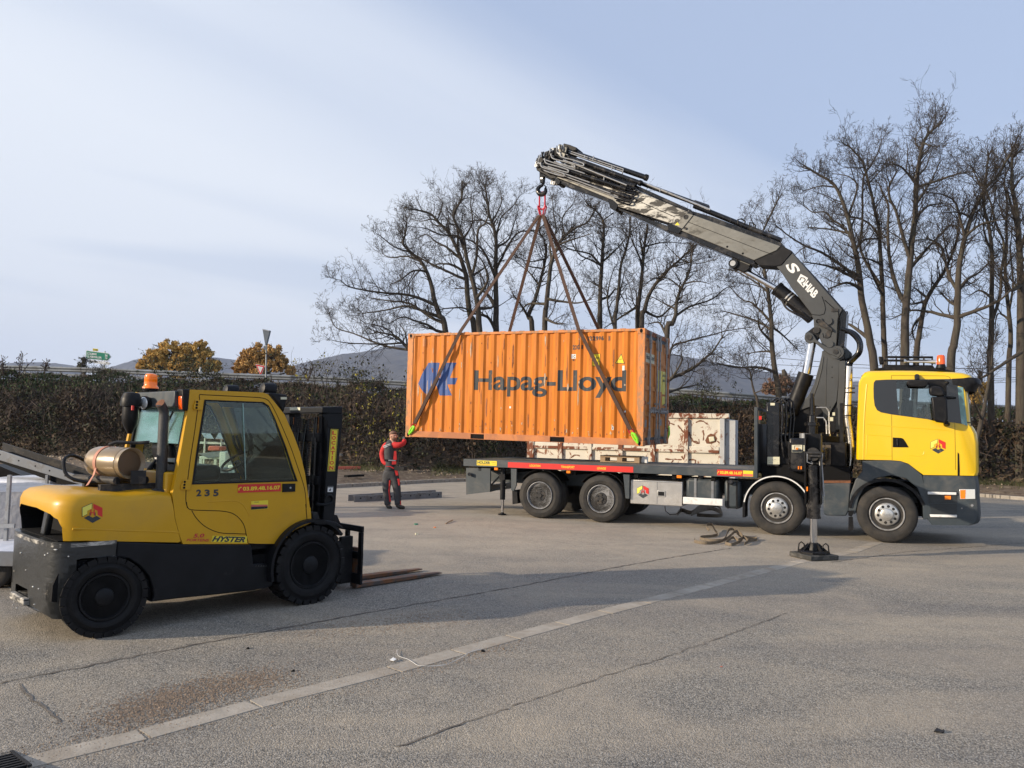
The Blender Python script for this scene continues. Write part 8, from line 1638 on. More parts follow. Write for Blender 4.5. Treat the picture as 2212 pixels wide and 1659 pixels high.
for i, (px, py, hh, lab) in enumerate(((398,812,1.5,'dark leafy shrub standing up in front of the guardrail below the golden trees'),(452,814,1.2,'smaller dark shrub right of the leafy one below the golden trees'),(655,826,1.6,'twiggy shrub rising above the rail just right of the russet tree'),(705,832,2.0,'taller twiggy shrub rising above the rail against the hill'),(765,836,1.6,'green tinged shrub against the hill left of the container'),(838,838,1.5,'shrub touching the container end in front of the guardrail'),(1520,870,1.3,'dark shrub before the guardrail right of the container'),(215,806,1.0,'pale brown shrub below the green road sign'),(262,850,1.3,'reddish shrub sticking out of the thicket left of the forklift beacon'))):
 rr = random.Random(900+i); D = 42.5 if i != 8 else 39; b = at_depth(px, py, D); b.z -= .3; t = thing('wild_shrub', lab, 'shrub', WORLD, tuple(b)); st = TM(); lf = TM(); lm_ = MB()
 for k in range(9): grow(st, lf, b + Vector((rr.gauss(0,.5), rr.gauss(0,.2), 0)), Vector((rr.gauss(0,.45), rr.gauss(0,.3), 1)).normalized(), hh*rr.uniform(.6,1), .018, 1, rr, 1.3)
 for k in range(330 if i in (0,1,4,6) else 90):
  q = Vector(st.v[rr.randrange(len(st.v))]) + rndu(rr)*.12; leaf(lm_, q, rr.uniform(.08,.2), rr)
 for nm, tm_, m_ in (('stem', st, twigm), ('leaves', lm_, shl)): mb = MB(); mb.v = tm_.v; mb.f = tm_.f; obj(nm, mb, m_, t, smooth=0)
mb = MB()
for i in range(14000):
 x = rnd.uniform(-9, 26); k = kerb_y(x) + .13; y = max(k + .3, interp(FOOT, x) - abs(rnd.gauss(0, 1.1)) + .3)
 if math.sin(x*1.3)*math.sin(x*.47+1) < -.35: continue
 z = zbank(x, max(y, k+.05)); h = rnd.uniform(.07,.26); d = Vector((rnd.gauss(0,.5)*h, rnd.gauss(0,.4)*h, h)); w = Vector((rnd.uniform(.006,.014), 0, 0)); q = Vector((x,y,z)); mb.add([q-w, q+w, q+d], [(0,1,2)])
gm = leafmat('weeds', [(.045,.060,.016),(.085,.085,.03),(.11,.095,.04)], 1.2); me = bpy.data.meshes.new('verge_weeds'); me.from_pydata(mb.v, [], mb.f); me.materials.append(gm); o = bpy.data.objects.new('verge_weeds', me); COL.objects.link(o); tag(o, 'thin weeds along the foot of the thicket', 'weeds', kind='stuff')
def sapling(label, px, pys, D, h, seed, nleaf, lean=0, group='yellow leaved saplings in front of the thicket'):
 rnd = random.Random(seed); b = at_depth(px, 985, D); b.z = zbank(b.x, D) - .05; t = thing('sapling', label, 'sapling', WORLD, tuple(b), group); st = MB(); lf = MB()
 for s in range(3):
  p_ = b.copy(); d = Vector((lean + rnd.gauss(0,.22), rnd.gauss(0,.12), 1)).normalized(); pts = [p_.copy()]
  for i in range(8): d = (d + rndu(rnd)*.12).normalized(); p_ = p_ + d*h/8; pts.append(p_.copy())
  st.tube(pts, [.016*(1-.8*i/8)+.003 for i in range(9)], 5)
  for i in range(2, 9):
   for k in range(3):
    e = pts[i] + (rndu(rnd)*.55 + Vector((0,0,.15)))*rnd.uniform(.5,1); st.tube([pts[i], (pts[i]+e)/2+rndu(rnd)*.05, e], [.007,.005,.003], 3)
    for j in range(nleaf if rnd.random() < .5 else 0): leaf(lf, pts[i].lerp(e, rnd.uniform(.4,1.05)) + rndu(rnd)*.06, rnd.uniform(.07,.13), rnd)
 obj('stem', st, twigm, t); obj('leaves', lf, lm_yel, t, smooth=0)
sapling('tall sapling with yellow leaves between the forklift mast and the container', 815, 0, 30.5, 4.2, 1, 3)
sapling('yellow leaved sapling just right of the forklift mast', 762, 0, 31, 3.7, 2, 4)
sapling('sparse sapling with few yellow leaves behind the worker', 862, 0, 30.5, 3.4, 3, 2)
sapling('leafy yellow sapling above the forklift cab', 700, 0, 32, 4.6, 4, 4)
for i, (x, hgt, lab) in enumerate(((8, 1.9, 'dry seed stalks at the left edge in front of the guardrail'), (42, 2.2, 'tall dry branching weed second from the left edge'), (96, 1.5, 'low dry branching weed in front of the guardrail third from left'), (590, 2.0, 'dry upright twigs right of the give way sign'))):
 rr = random.Random(50+i); D = 42; b = at_depth(x, 812, D); t_ = MB()
 if i == 3: b = at_depth(665, 825, D)
 for s in range(5):
  p_ = b.copy(); d = Vector((rr.gauss(0,.25), rr.gauss(0,.1), 1)).normalized(); pts = [p_.copy()]
  for k in range(5): d = (d + rndu(rr)*.15).normalized(); p_ = p_ + d*hgt*.5/5*rr.uniform(.7,1.1); pts.append(p_.copy())
  t_.tube(pts, [.022,.02,.016,.014,.012,.010], 4)
  for k in range(2, 6):
   for z in range(2): e = pts[k] + (rndu(rr)*.8 + Vector((0,0,.5)))*.28; t_.tube([pts[k], e], [.012,.010], 3); t_.lathe(e, (0,0,1), [(-.03,0),(0,.03),(.04,0)], 5)
 solo('dry_weed', t_, lm_dead, lab, 'weed', WORLD, tuple(b), group='dry weeds by the guardrail')
road = MB()
for p in RP: road.v += [(p.x, p.y+.9, p.z-.84), (p.x, p.y+12, p.z-.83)]
road.f = [(2*i, 2*i+1, 2*i+3, 2*i+2) for i in range(len(RP)-1)]
o = obj('road', road, mat('road_asphalt', (.11,.11,.11), .85, var=.15), smooth=0); tag(o, kind='structure')
gr = thing('guardrail', 'long galvanised steel guardrail along the road on the embankment', 'guardrail', WORLD, tuple(RP[0])); fine_ = []
for a, b in zip(RP, RP[1:]):
 n = max(1, int((b-a).length/.7)); fine_ += [a.lerp(b, i/n) for i in range(n)]
fine_.append(RP[-1]); mb = MB(); prof = [(-.04,.0),(.03,-.05),(.03,-.10),(-.04,-.155),(.03,-.21),(.03,-.26),(-.04,-.31)]
for p in fine_: mb.v += [(p.x, p.y - a, p.z + b) for a, b in prof]
k = len(prof); mb.f = [(i*k+j, i*k+j+1, (i+1)*k+j+1, (i+1)*k+j) for i in range(len(fine_)-1) for j in range(k-1)]
obj('rail_beam', mb, M['rail_galv'], gr, smooth=0)
acc = 0; last = RP[0]
for a, b in zip(RP, RP[1:]):
 L = (b-a).length; s = (2.15 - acc) if acc else 0
 while s < L:
  p = a.lerp(b, s/L); obj('post', MB().bx(p.x-.05, p.x+.05, p.y+.05, p.y+.15, p.z-.9, p.z+.02), M['rail_galv'], gr, smooth=0); s += 2.15
 acc = 2.15 - (s - L) if s > L else 0
lr_ = MB()
for p in fine_: lr_.v += [(p.x, p.y+.02, p.z-.55), (p.x, p.y+.02, p.z-.43)]
lr_.f = [(2*i, 2*i+1, 2*i+3, 2*i+2) for i in range(len(fine_)-1)]
obj('lower_rail', lr_, M['rail_galv'], gr, smooth=0)
g2 = MB();
for p in fine_[int(len(fine_)*.45):]: g2.v += [(p.x, p.y+8, p.z-.33), (p.x, p.y+8, p.z-.02)]
g2.f = [(2*i, 2*i+1, 2*i+3, 2*i+2) for i in range(len(g2.v)//2-1)]
solo('guardrail', g2, M['rail_galv'], 'second guardrail on the far side of the road seen right of the container', 'guardrail', WORLD, g2.v[0])
D = 52; c = lambda x, y, D=D: at_depth(*P('A', x, y), D)
def cA(x, y): return at_depth(x*.31645 /1.0, 0, D)
def s1(x, y, dy=0):
 px, py = (x * 700/2212/1.8228, (1280 + y*700/2212)/1.8228); return at_depth(px, py, D+dy)
sb = s1(1075, 480); t = thing('road_sign', 'green COLMAR GUEBWILLER direction sign with a white panel below', 'road sign', WORLD, (sb.x, D, sb.z-.6))
pn = obj('green_panel', MB().slab([s1(1075,320),s1(1345,355),s1(1372,392),s1(1335,438),s1(1075,412)], (0,.04,0)), M['sign_green'], t, smooth=0)
bd = obj('white_border', MB().slab([s1(1068,312,.02),s1(1348,348,.02),s1(1386,393,.02),s1(1340,446,.02),s1(1068,420,.02)], (0,.03,0)), M['white'], pn, smooth=0)
wt = obj('white_panel', MB().slab([s1(1075,428),s1(1350,458),s1(1372,478),s1(1355,497),s1(1075,462)], (0,.04,0)), M['white'], t, smooth=0)
yl = obj('number_panel', MB().slab([s1(1155,290),s1(1218,296),s1(1218,325),s1(1155,320)], (0,.04,0)), M['sticker_yellow'], t, smooth=0)
for s_, q, m, par in (('COLMAR',[(1085,368),(1205,376),(1205,350),(1085,338)],M['white'],pn),('38',[(1305,392),(1338,394),(1338,368),(1305,364)],M['white'],pn),('GUEBWILLER',[(1085,402),(1265,418),(1265,394),(1085,376)],M['white'],pn),('16',[(1308,424),(1336,426),(1336,402),(1308,398)],M['white'],pn),('ROUFFACH',[(1084,455),(1216,470),(1216,452),(1084,436)],M['letter_black'],wt),('11',[(1338,488),(1360,490),(1360,472),(1338,468)],M['letter_black'],wt),('D 83',[(1160,316),(1212,320),(1212,302),(1160,297)],M['letter_black'],yl)):
 obj('writing', text_on(MB(), s_, [s1(x, y, -.02) for x, y in q], .03), m, par, smooth=0)
for x in (1072, 1300): p = s1(x, 470, .08); obj('post', MB().cyl((p.x, p.y, p.z-1.2), (p.x, p.y, s1(x,325,.08).z), .045, 8), M['rail_galv'], t)
def s2(x, y, dy=0, D=45.4): px, py = ((650 + x*1000/2212)/1.8228, (1280 + y*1000/2212)/1.8228); return at_depth(px, py, D+dy)
b_ = s2(875, 460); t = thing('road_sign', 'give way sign seen from the back on a tall grey post', 'road sign', WORLD, (b_.x, b_.y, b_.z-.4))
obj('sign_plate', MB().slab([s2(848,34), s2(911,48), s2(905,75), s2(879,175), s2(872,175)], (.05,.10,0)), M['sign_back'], t, smooth=0)
obj('rim', MB().slab([s2(848,34,-.01), s2(911,48,-.01), s2(909,56,-.01), s2(850,44,-.01)], (0,-.01,0)), M['galv'], t, smooth=0)
obj('small_plate', MB().slab([s2(858,180,-.02), s2(890,184,-.02), s2(888,216,-.02), s2(858,212,-.02)], (0,.03,0)), M['sign_back'], t, smooth=0)
obj('post', MB().cyl(s2(884,90,.12), b_ + Vector((0,.1,-.5)), .045, 10), M['rail_galv'], t)
c0 = s2(830, 372, 2.5); t = thing('road_sign', 'red and white give way sign half hidden behind the guardrail', 'road sign', WORLD, (c0.x, c0.y, c0.z-1))
q = [s2(790,343,2.5), s2(868,358,2.5), s2(832,440,2.5)]; cc = (q[0]+q[1]+q[2])/3
rp_ = obj('red_plate', MB().slab([cc+(v-cc)*1.10 for v in q], (0,.03,0)), M['white'], t, smooth=0); obj('red_band', MB().slab([v+Vector((0,-.01,0)) for v in q], (0,-.006,0)), M['red'], rp_, smooth=0); obj('white_field', MB().slab([cc+(v-cc)*.62+Vector((0,-.02,0)) for v in q], (0,-.006,0)), M['white'], rp_, smooth=0)
obj('post', MB().cyl(c0+Vector((.0,.06,0)), c0+Vector((0,.06,-1.6)), .04, 8), M['rail_galv'], t)
wp = s2(308, 378, 1.5); wo_ = MB().lathe(wp + Vector((0,0,-.35)), (0,0,1), [(0,.10),(.30,.10),(.42,.04),(.46,0)], 12); solo('marker_post', wo_, M['white'], 'small white marker post top standing behind the guardrail', 'marker post', WORLD, tuple(wp + Vector((0,0,-.35))))
wm = mat('wire', (.02,.02,.022), .6)
for i, (y0, y1) in enumerate(((752,775),(785,795),(800,803),(768,785),(812,812))):
 a = at_depth(1640, y0+18, 70+i*3); b = at_depth(2400, y1+ (20 if i < 2 else 0), 60+i*3); pts = [a.lerp(b, j/10) - Vector((0,0,.5*math.sin(math.pi*j/10))) for j in range(11)]
 solo('overhead_wire', MB().tube(pts, .022, 4), wm, ('highest', 'second', 'third', 'fourth', 'lowest')[i] + ' of the thin overhead wires crossing behind the crane column', 'wire', WORLD, tuple(a), group='overhead wires behind the crane')
for k, (a, b, lab) in enumerate((((445,268),(1715,188),'grey perforated steel rail behind the boots of the worker, the farther of two'),((530,285),(1805,215),'grey perforated steel rail lying nearest the worker boots'))):
 p, q = gnd(*P('Y', *a)), gnd(*P('Y', *b)); d = (q-p); L = d.length; Fy = yawframe(p.x, p.y, math.atan2(d.y, d.x), 0)
 mb = MB(); mb.bx(0, L, 0, .006, .0, .16).bx(0, L, .0065, .07, .154, .16).bx(0, L, .0065, .07, .0, .006)
 t = solo('steel_rail', mb, M['grey_metal'], lab, 'steel rail', Fy, (0,0,0), group='perforated steel rails on the ground')
 h = MB(); n = 9
 for i in range(n): x = L*(i+.6)/n; h.lathe((x, -.0015, .09), (0,1,0), [(0,.022),(.001,.022)], 10); h.box((x+.12, -.0015, .12), (.02,.002,.012))
 BASE[t.name] = Vector((0,0,0)); obj('hole', h, M['dark_in'], t, smooth=0)
F = TRK; z0 = 1.249
px0 = F.atn('S', 785, 585, z0); px1 = F.atn('S', 1150, 590, z0)
w_ = min(2.1, px0.y); L = F.at('S',1160,560,w_)[0] - F.at('S',782,560,w_)[0]
t = thing('wooden_pallet', 'weathered wooden pallet lying on the flatbed deck', 'pallet', F, (px0.x, w_, z0))
x0 = F.at('S',782,560,w_)[0]
zt_ = F.at('S',900,520,w_)[1]; hh = max(.12, min(.20, zt_ - z0 - .01))
for i, dy in enumerate((0, .2, .4)): obj('top_board', MB().bx(x0, x0+L, w_+dy*.7-.1, w_+dy*.7+.03, z0+hh-.022, z0+hh), M['wood'], t, smooth=0, bevel=.003)
for x in (.0, .5, 1.0):
 for dy in (-.09, .2): xx = x0 + (L-.12)*x; obj('block', MB().bx(xx, xx+.12, w_+dy, w_+dy+.09, z0+.024, z0+hh-.046), M['wood'], t, smooth=0)
for dy in (-.09, .2): obj('bottom_board', MB().bx(x0, x0+L, w_+dy, w_+dy+.09, z0+.001, z0+.023), M['wood'], t, smooth=0); obj('stringer', MB().bx(x0, x0+L, w_+dy, w_+dy+.09, z0+hh-.045, z0+hh-.0225), M['wood'], t, smooth=0)
q = [F.at3('S',1165,580,w_), F.at3('S',1222,588,w_), F.at3('S',1224,525,w_), F.at3('S',1172,522,w_)]; pz = min(v.z for v in q)
q = [v + Vector((0,0,z0+.004-pz)) for v in q]; q = [Vector((v.x, v.y, max(v.z, z0+.003))) for v in q]
solo('plastic_sheet', MB().slab(q, (.02,.03,0)), M['white'], 'crumpled white plastic sheet standing beside the pallet', 'plastic sheet', F, tuple(q[0]), smooth=0, bevel=.006)
def heap(name, label, paths, wid, base, m=M['strap_khaki']):
 t = thing(name, label, 'strap', WORLD, tuple(base))
 for k, pts in enumerate(paths): obj('webbing', MB().ribbon(smooth_poly([tuple(p) for p in pts], 6), wid, .008, (0,0,1) if k % 2 == 0 else (.2,.3,1)), m, t, smooth=0)
 return t
def gf(x, y, z=.0): v = gnd(*P('F', x, y)); return Vector((v.x, v.y, v.z + z))
w = .055
heap('lashing_strap', 'tangled khaki webbing strap heaped on the asphalt in front of the side tool box', [
 [gf(1830,748,.09),gf(1812,742,.12),gf(1815,722,.13),gf(1850,716,.11),gf(1870,735,.06),gf(1890,755,.03),gf(1850,768,.03),gf(1768,775,.03)],
 [gf(1768,778,.03),gf(1770,790,.03),gf(1850,800,.03),gf(1920,800,.03),gf(1960,790,.04),gf(2020,770,.12),gf(2055,775,.10),gf(2070,800,.05),gf(2000,830,.03),gf(1945,822,.03)],
 [gf(1725,795,.03),gf(1728,808,.03),gf(1800,820,.03),gf(1880,815,.03),gf(1940,800,.05),gf(1970,765,.13),gf(2010,760,.13),gf(2050,775,.06),gf(2120,782,.03),gf(2172,785,.03),gf(2170,795,.03),gf(2110,802,.03)],
 [gf(1950,822,.04),gf(2000,800,.08),gf(2040,810,.06),gf(2080,800,.08),gf(2110,815,.05),gf(2085,828,.04)]], .05, gf(1940,815))
heap('lashing_strap', 'dark strap and cloth lying in shade under the lorry', [
 [gf(1600,608,.04),gf(1630,590,.07),gf(1700,600,.04),gf(1760,575,.10),gf(1850,565,.12),gf(1900,570,.10),gf(1925,610,.03)],
 [gf(1700,612,.03),gf(1760,590,.06),gf(1840,580,.08),gf(1900,590,.05),gf(1920,618,.03),gf(1850,622,.03),gf(1740,615,.03)]], .10, gf(1760,610), M['strap_khaki'])
def gg(x, y, z=0, k='g'): v = gnd(*P(k, x, y)); return Vector((v.x, v.y, v.z + z))
solo('string', MB().tube(smooth_poly([tuple(gg(x,y,.012)) for x,y in ((1715,290),(1720,315),(1760,330),(1785,345),(1810,358),(1870,360),(1930,352),(1990,325),(2030,300),(2080,285))], 5), .0018, 5), M['white'], 'thin white string curling across the gutter', 'string', WORLD, tuple(gg(1800,340)))
solo('paper_scrap', MB().slab([gg(1684,334,.01),gg(1700,338,.01),gg(1712,333,.015),gg(1698,328,.02)], (0,0,.003)), M['white'], 'small white paper scrap beside the gutter', 'litter', WORLD, tuple(gg(1700,335)), smooth=0)
for k, (kk, x, y, s, m, lab) in enumerate((('Y',1430,612,.04,'sign_green','scrap of green plastic on the sandy ground'),('Y',1705,657,.03,'marker','orange scrap right of the green plastic scrap'),('h',905,797,.009,'pink_bin','tiny reddish chip in the middle of the foreground'),('Y',1440,755,.05,'label_cream','flat pale flake on the sandy ground'),('h',1850,1080,.035,'hub_dark','small dark stone at the lower right'),('g',1265,378,.018,'dark_in','tiny black stone between forklift and gutter'),('g',2087,292,.022,'dark_in','black pebble right of the white string'),('g',1070,280,.02,'dark_in','black pebble below the forklift'),('Q',490,948,.06,'pink_bin','pinkish litter on the verge right of the worker'),('Q',590,948,.06,'white','white litter on the verge right of the worker'),('B',2150,1322,.09,'white','white rubbish ball on the verge left of the worker'),('G1x',0,0,0,'','') )):
 if not s: continue
 p_ = gg(x, y, 0, kk);
 if p_.y > kerb_y(p_.x): p_.z = zbank(p_.x, p_.y)
 rr = random.Random(k); mb = MB(); n = 7; vs = [p_ + Vector((math.cos(6.28*i/n)*s*rr.uniform(.5,1.2), math.sin(6.28*i/n)*s*rr.uniform(.5,1.1), .003)) for i in range(n)]; top = [v + Vector((rr.gauss(0,s*.1), rr.gauss(0,s*.1), s*rr.uniform(.2,.6))) for v in vs]
 mb.v = [tuple(v) for v in vs+top]; mb.f = [tuple(range(n)), tuple(range(2*n-1,n-1,-1))] + [(i,(i+1)%n,n+(i+1)%n,n+i) for i in range(n)]
 solo('litter', mb, M[m], lab, 'litter', WORLD, tuple(p_), smooth=0)
solo('stick', MB().tube([gg(1862,604,.01,'Y'), gg(1900,585,.02,'Y'), gg(1962,558,.02,'Y')], .012, 6), M['wood'], 'thin brown stick on the sandy ground', 'stick', WORLD, tuple(gg(1862,604,0,'Y')))
def vz(x, y, k='B'): v = gnd(*P(k, x, y)); return Vector((v.x, v.y, zbank(v.x, v.y)))
for a, b, th, m, lab in (((1740,1335),(1990,1330),.10,'pink_bin','reddish board with white edge on the verge right of the mast'),((1742,1312),(1985,1308),.05,'white','long white board on the verge right of the mast'),((1850,1408),(2028,1395),.07,'dark_in','dark board with pale edge near the kerb right of the mast')):
 p, q = vz(*a), vz(*b); d = q-p; d.z = 0; Fp_ = yawframe(p.x, p.y, math.atan2(d.y, d.x)); z = zbank(p.x, p.y) + .02
 solo('board', MB().bx(0, d.length, 0, .18, z, z+th), M[m], lab, 'board', Fp_, (0,0,z), smooth=0, bevel=.004)
p = vz(1775, 1285); solo('metal_bracket', MB().box(p+Vector((0,0,.12)), (.30,.05,.10)).box(p+Vector((.12,0,.22)), (.04,.05,.25)), M['galv'], 'pale metal bracket on the verge right of the mast', 'bracket', WORLD, tuple(p), smooth=0)
c_ = gnd(-35, 1650); d = gp[2]-gp[1]; Fd = Frame((c_.x, c_.y, zg(c_.x, c_.y)), (d.x, d.y, d.z), (-d.y, d.x, -.08))
mb = MB();
for i in range(9): mb.bx(-.30, .14, -.30+i*.055, -.275+i*.055, .002, .012)
mb.bx(-.32,-.30,-.32,.20,.002,.014).bx(.14,.16,-.32,.20,.002,.014).bx(-.2995,.1395,.181,.20,.002,.014)
t = solo('drain_grate', mb, M['black'], 'black iron drain grate at the lower left corner beside the gutter', 'drain grate', Fd, (0,0,0), smooth=0)
obj('pit', MB().bx(-.298,.138,-.31,.18,-.004,.0015), M['dark_in'], t, smooth=0)
# ---------------------------------------------------------------- machinery behind the forklift at the left
def Lw(x, y, D): return at_depth(*P('L', x, y), D)
Dc = 13.0; t = thing('belt_conveyor', 'grey inclined belt conveyor frame sloping down behind the forklift hood', 'conveyor', WORLD, (Lw(600,300,Dc).x, Dc, 0))
a, b = Lw(-300,-20,Dc), Lw(1250,480,Dc-.3); up = Vector((0,0,1))
for k, dy in enumerate((0, .65)):
 o_ = Vector((0,dy,0)); obj('side_beam', MB().slab([a+o_, b+o_, b+o_-up*.13, a+o_-up*.17], (0,.03,0)), M['grey_metal'] if k == 0 else M['hub_dark'], t, bevel=.005)
obj('belt', MB().slab([a+Vector((.2,.04,-.16)), b+Vector((-.1,.04,-.13)), b+Vector((-.1,.74,-.13)), a+Vector((.2,.74,-.16))], (0,0,-.10)), M['dark_in'], t)
bh = MB()
for f in (.2,.36,.5,.62,.75): q = a.lerp(b, f) + Vector((0,-.002,-.07)); bh.lathe(q, (0,1,0), [(0,.014),(.001,.014)], 8);
obj('bolt', bh, M['dark_in'], t)
for x, y0 in ((605,400),(720,380),(880,375)): q = Lw(x, y0, Dc+.2); zz = zg(q.x, q.y); obj('leg', MB().bx(q.x-.035, q.x+.035, q.y, q.y+.06, zz, q.z), M['grey_metal'], t)
obj('bracket_plate', MB().slab([Lw(875,375,Dc-.02),Lw(985,410,Dc-.02),Lw(920,470,Dc-.02),Lw(885,430,Dc-.02)], (0,-.02,0)), M['galv'], t)
obj('roller', MB().cyl(Lw(1150,485,Dc-.3), Lw(1150,485,Dc+.4), .06, 14), M['galv'], t)
a, b = Lw(-60,260,Dc+1), Lw(560,520,Dc+.8); t = thing('rubber_chute', 'dark rubber chute sloping down behind the conveyor at the left edge', 'chute', WORLD, (a.x, a.y, 0))
obj('chute_sheet', MB().slab([a, b, b+Vector((.6,0,-.02)), a+Vector((0,0,-.22))], (0,.5,0)), M['black'], t); obj('leg', MB().bx(b.x-.1,b.x-.05,b.y,b.y+.05,0,b.z), M['grey_metal'], t)
t = thing('flatbed_trailer', 'low trailer with a pale blue deck behind the rear of the forklift', 'trailer', WORLD, (-6.5, 9.6, 0))
zt0 = Lw(80,1390,9.0).z; x0, x1 = -9.5, -4.9
obj('deck', MB().bx(x0, x1, 8.86, 11.6, zt0-.08, zt0), M['tarp_white'], t, bevel=.01); obj('side_rail', MB().bx(x0, x1, 8.80, 8.855, zt0-.14, zt0+.02), M['grey_metal'], t, bevel=.006)
obj('chassis', MB().bx(x0, x1, 9.0, 11.4, .10, zt0-.082), M['navy'], t)
for x in (x0+.5, x1-.9):
 w_ = obj('wheel', MB().lathe((x, 8.88, .20), (0,1,0), [(.0,.12),(0,.17),(.02,.20),(.11,.20),(.12,.17),(.12,.12)], 24), M['tyre'], t); obj('rim', MB().lathe((x, 8.89, .20), (0,1,0), [(0,.12),(.03,.10),(.03,0)], 20), M['grey_metal'], w_)
def crumple(c, d, seed, amp=.05, n=9):
 rr = random.Random(seed); mb = MB(); hx, hy, hz = d[0]/2, d[1]/2, d[2]
 nx = n*2
 vs = {}
 def add_face(f):
  o = len(mb.v)
  for i in range(n+1):
   for j in range(n+1): p = f(i/n, j/n); s = amp*math.sin(p[0]*7+seed)*math.cos(p[2]*9+p[1]*5); mb.v.append((c[0]+p[0]+s*.5, c[1]+p[1]+s, c[2]+p[2]+s*.6*(1 if p[2] > .05 else 0)))
  for i in range(n):
   for j in range(n): mb.f.append((o+i*(n+1)+j, o+(i+1)*(n+1)+j, o+(i+1)*(n+1)+j+1, o+i*(n+1)+j+1))
 add_face(lambda u, v: (-hx+2*hx*u, -hy, hz*v)); add_face(lambda u, v: (-hx+2*hx*u, hy, hz*v)); add_face(lambda u, v: (-hx, -hy+2*hy*u, hz*v)); add_face(lambda u, v: (hx, -hy+2*hy*u, hz*v)); add_face(lambda u, v: (-hx+2*hx*u, -hy+2*hy*v, hz)); return mb
top = Lw(150,610,10).z; bw0, bw1 = -9.3, -5.0
solo('wrapped_load', crumple(((bw0+bw1)/2, 10.6, zt0+.002), (bw1-bw0, 1.4, top-zt0), 3, .035), M['tarp'], 'large load wrapped in wrinkled grey plastic on the trailer', 'wrapped load', WORLD, ((bw0+bw1)/2, 10.6, zt0), smooth=60)
ta, tb_ = Lw(0,450,13).z, Lw(0,600,13).z; xw0, xw1 = Lw(-260,500,13).x, Lw(690,500,13).x
solo('covered_bench', MB().bx(xw0, xw1, 13.0, 14.2, 0.0, ta), M['tarp_white'], 'long pale bench under a white cover behind the wrapped load', 'covered bench', WORLD, (xw0, 13, 0), bevel=.06)
for x, lab in ((115, 'upright grey steel post in front of the grey wrapped load'), (608, 'short grey steel post above the forklift hood')):
 p0 = Lw(x, 400, 9.75 if x < 300 else 12.8); p1 = Lw(x, 980 if x < 300 else 555, p0.y); solo('steel_post', MB().bx(p0.x-.02, p0.x+.02, p0.y, p0.y+.04, zt0 if x < 300 else 0, p0.z).box((p0.x-.05, p0.y-.02, (p0.z+p1.z)/2-.35), (.35,.03,.05)), M['galv'], lab, 'steel post', WORLD, (p0.x, p0.y, zt0 if x < 300 else 0), smooth=0)
def Zw(x, y, D): return at_depth(*P('Z', x, y), D)
Dm = 17.0
def frame_at(x0, y0, x1, y1, D, dep, r=.03, m=M['machine_white'], name='machine_table', label='', cat='machine'):
 a, b = Zw(x0, y0, D), Zw(x1, y1, D); t = thing(name, label, cat, WORLD, (a.x, D, 0)); z1 = a.z
 for x in (a.x+r, b.x-r):
  for y in (D+r, D+dep-r): obj('leg', MB().bx(x-r, x+r, y-r, y+r, 0, z1-.062), m, t)
 obj('top', MB().bx(a.x, b.x, D, D+dep, z1-.06, z1), m, t, bevel=.01); return t, a, b
t, a, b = frame_at(215, 385, 560, 680, Dm, .9, label='white machine table with two grey trays seen through the forklift door window')
obj('side_beam', MB().slab([Zw(200,350,Dm-.1),Zw(700,300,Dm-.1),Zw(720,360,Dm-.1),Zw(330,415,Dm-.1)], (0,.08,0)), M['grey_metal'], t, bevel=.01)
obj('rear_bar', MB().slab([Zw(215,195,Dm+.5),Zw(660,205,Dm+.5),Zw(660,235,Dm+.5),Zw(215,222,Dm+.5)], (0,.05,0)), M['machine_white'], t)
for pts in ([(245,82),(360,90),(405,155),(290,152)],[(470,82),(600,98),(560,165),(425,155)]): obj('tray', MB().slab([Zw(x,y,Dm+.4+(.3 if i in (0,1) else 0)) for i,(x,y) in enumerate(pts)], (0,.01,-.01)), M['alu'], t, smooth=0)
for x in (290, 505): q = Zw(x, 150, Dm+.5); obj('tray_post', MB().cyl((q.x,q.y,0),(q.x,q.y,q.z),.02,8), M['machine_white'], t)
solo('red_tub', MB().slab([Zw(335,250,Dm+.2),Zw(485,262,Dm+.2),Zw(480,312,Dm+.2),Zw(320,312,Dm+.2)], (0,.4,0)), M['pink_bin'], 'reddish plastic tub on the white machine table', 'tub', WORLD, tuple(Zw(320,312,Dm+.2)), bevel=.02)
q0 = Zw(590, 500, 16.2); q1 = Zw(800, 690, 16.2); solo('machine_cabinet', MB().bx(q0.x, q1.x, 16.2, 16.8, 0, q0.z).bx(q0.x+.1, q0.x+.14, 16.15, 16.19, .1, q0.z-.1), M['machine_white'], 'cream machine cabinet behind the steering wheel', 'cabinet', WORLD, (q0.x, 16.2, 0), bevel=.02)
cl_ = MB(); rr = random.Random(8)
for i, (x0, y0, x1, y1) in enumerate(((165,530,215,640),(440,535,545,650),(310,560,400,640),(230,560,300,640),(480,330,560,430))):
 a, b = Zw(x0, y0, 15.8+.2*i), Zw(x1, y1, 15.8+.2*i); solo('machine_part', MB().bx(a.x, b.x, a.y, a.y+.4, max(0, b.z-.3), a.z), M[('machine_white','grey_metal','hub_dark','galv','machine_white')[i]], ('pale box at the left of the parts seen through the cab', 'grey box in the middle of the parts seen through the cab', 'dark box under the machine table', 'small grey box under the machine table', 'white housing on the machine table')[i], 'machine part', WORLD, (a.x, a.y, max(0,b.z-.3)), bevel=.015)
a, b = Zw(822, -30, 18.2), Zw(1168, 690, 18.2); mb = MB(); n = 26
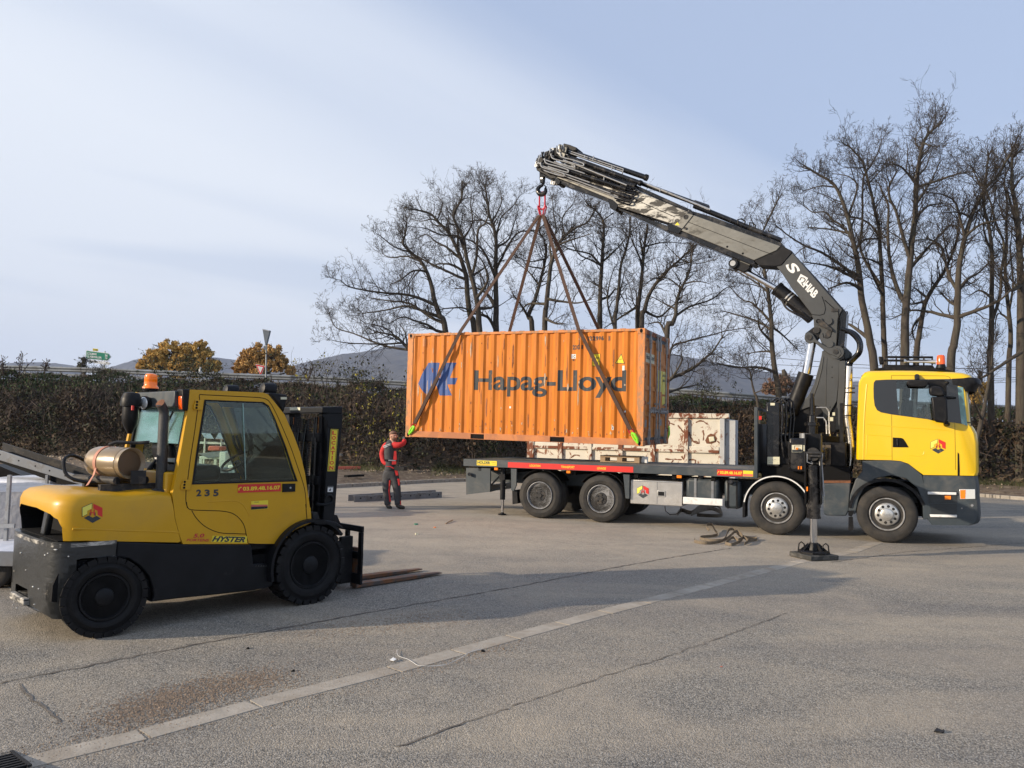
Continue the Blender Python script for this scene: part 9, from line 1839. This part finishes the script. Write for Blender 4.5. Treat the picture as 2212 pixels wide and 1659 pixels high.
for i in range(n): x = a.x + (b.x-a.x)*i/n; x2 = a.x + (b.x-a.x)*(i+1)/n; xm = x + (x2-x)*.5; mb.add([(x,18.2,0),(xm,18.2,0),(xm,18.2,a.z),(x,18.2,a.z),(xm,18.26,0),(x2,18.26,0),(x2,18.26,a.z),(xm,18.26,a.z),(x,18.32,0),(x2,18.32,0),(x2,18.32,a.z),(x,18.32,a.z)], [(0,1,2,3),(1,4,7,2),(4,5,6,7),(8,9,10,11)])
t = solo('corrugated_panel', mb, M['panel_grey'], 'upright grey corrugated panel seen through the forklift windscreen', 'panel', WORLD, (a.x,18.2,0), smooth=0)
sg_ = [Zw(880,165,18.15),Zw(1005,160,18.15),Zw(1005,140,18.15),Zw(880,145,18.15)]; BASE[t.name] = Vector((a.x,18.2,0)); obj('red_strip', MB().slab(sg_, (0,-.01,0)), M['red'], t, smooth=0)
t = thing('tube_frame', 'pale steel tube frame standing before the corrugated panel', 'frame', WORLD, (Zw(940,480,17.6).x, 17.6, 0))
P3 = [Zw(780,215,17.6), Zw(1192,225,17.6), Zw(1192,480,17.6), Zw(780,480,17.6)]
obj('tube', MB().cyl(P3[0],P3[1],.035,8).cyl(P3[1],Vector((P3[1].x,17.6,0)),.035,8).cyl(P3[0],Vector((P3[0].x,17.6,0)),.035,8).cyl(Zw(940,225,17.6),Vector((Zw(940,225,17.6).x,17.6,0)),.03,8).cyl(Zw(940,225,17.6),Zw(1090,400,17.6),.02,8), M['machine_white'], t)
hz = bpy.data.materials.new('haze'); hz.use_nodes = True; t = hz.node_tree; t.nodes.clear(); o_ = N(t, 'ShaderNodeOutputMaterial'); pv = N(t, 'ShaderNodeVolumePrincipled')
pv.inputs['Color'].default_value = (.62, .74, 1, 1); pv.inputs['Density'].default_value = .00011; pv.inputs['Anisotropy'].default_value = .0; t.links.new(pv.outputs[0], o_.inputs['Volume'])
hb = obj('haze', MB().bx(-5600, 5600, -160, 6200, -3.2, 640), hz, smooth=0); tag(hb, 'thin bluish winter haze in the air', 'haze', kind='stuff')
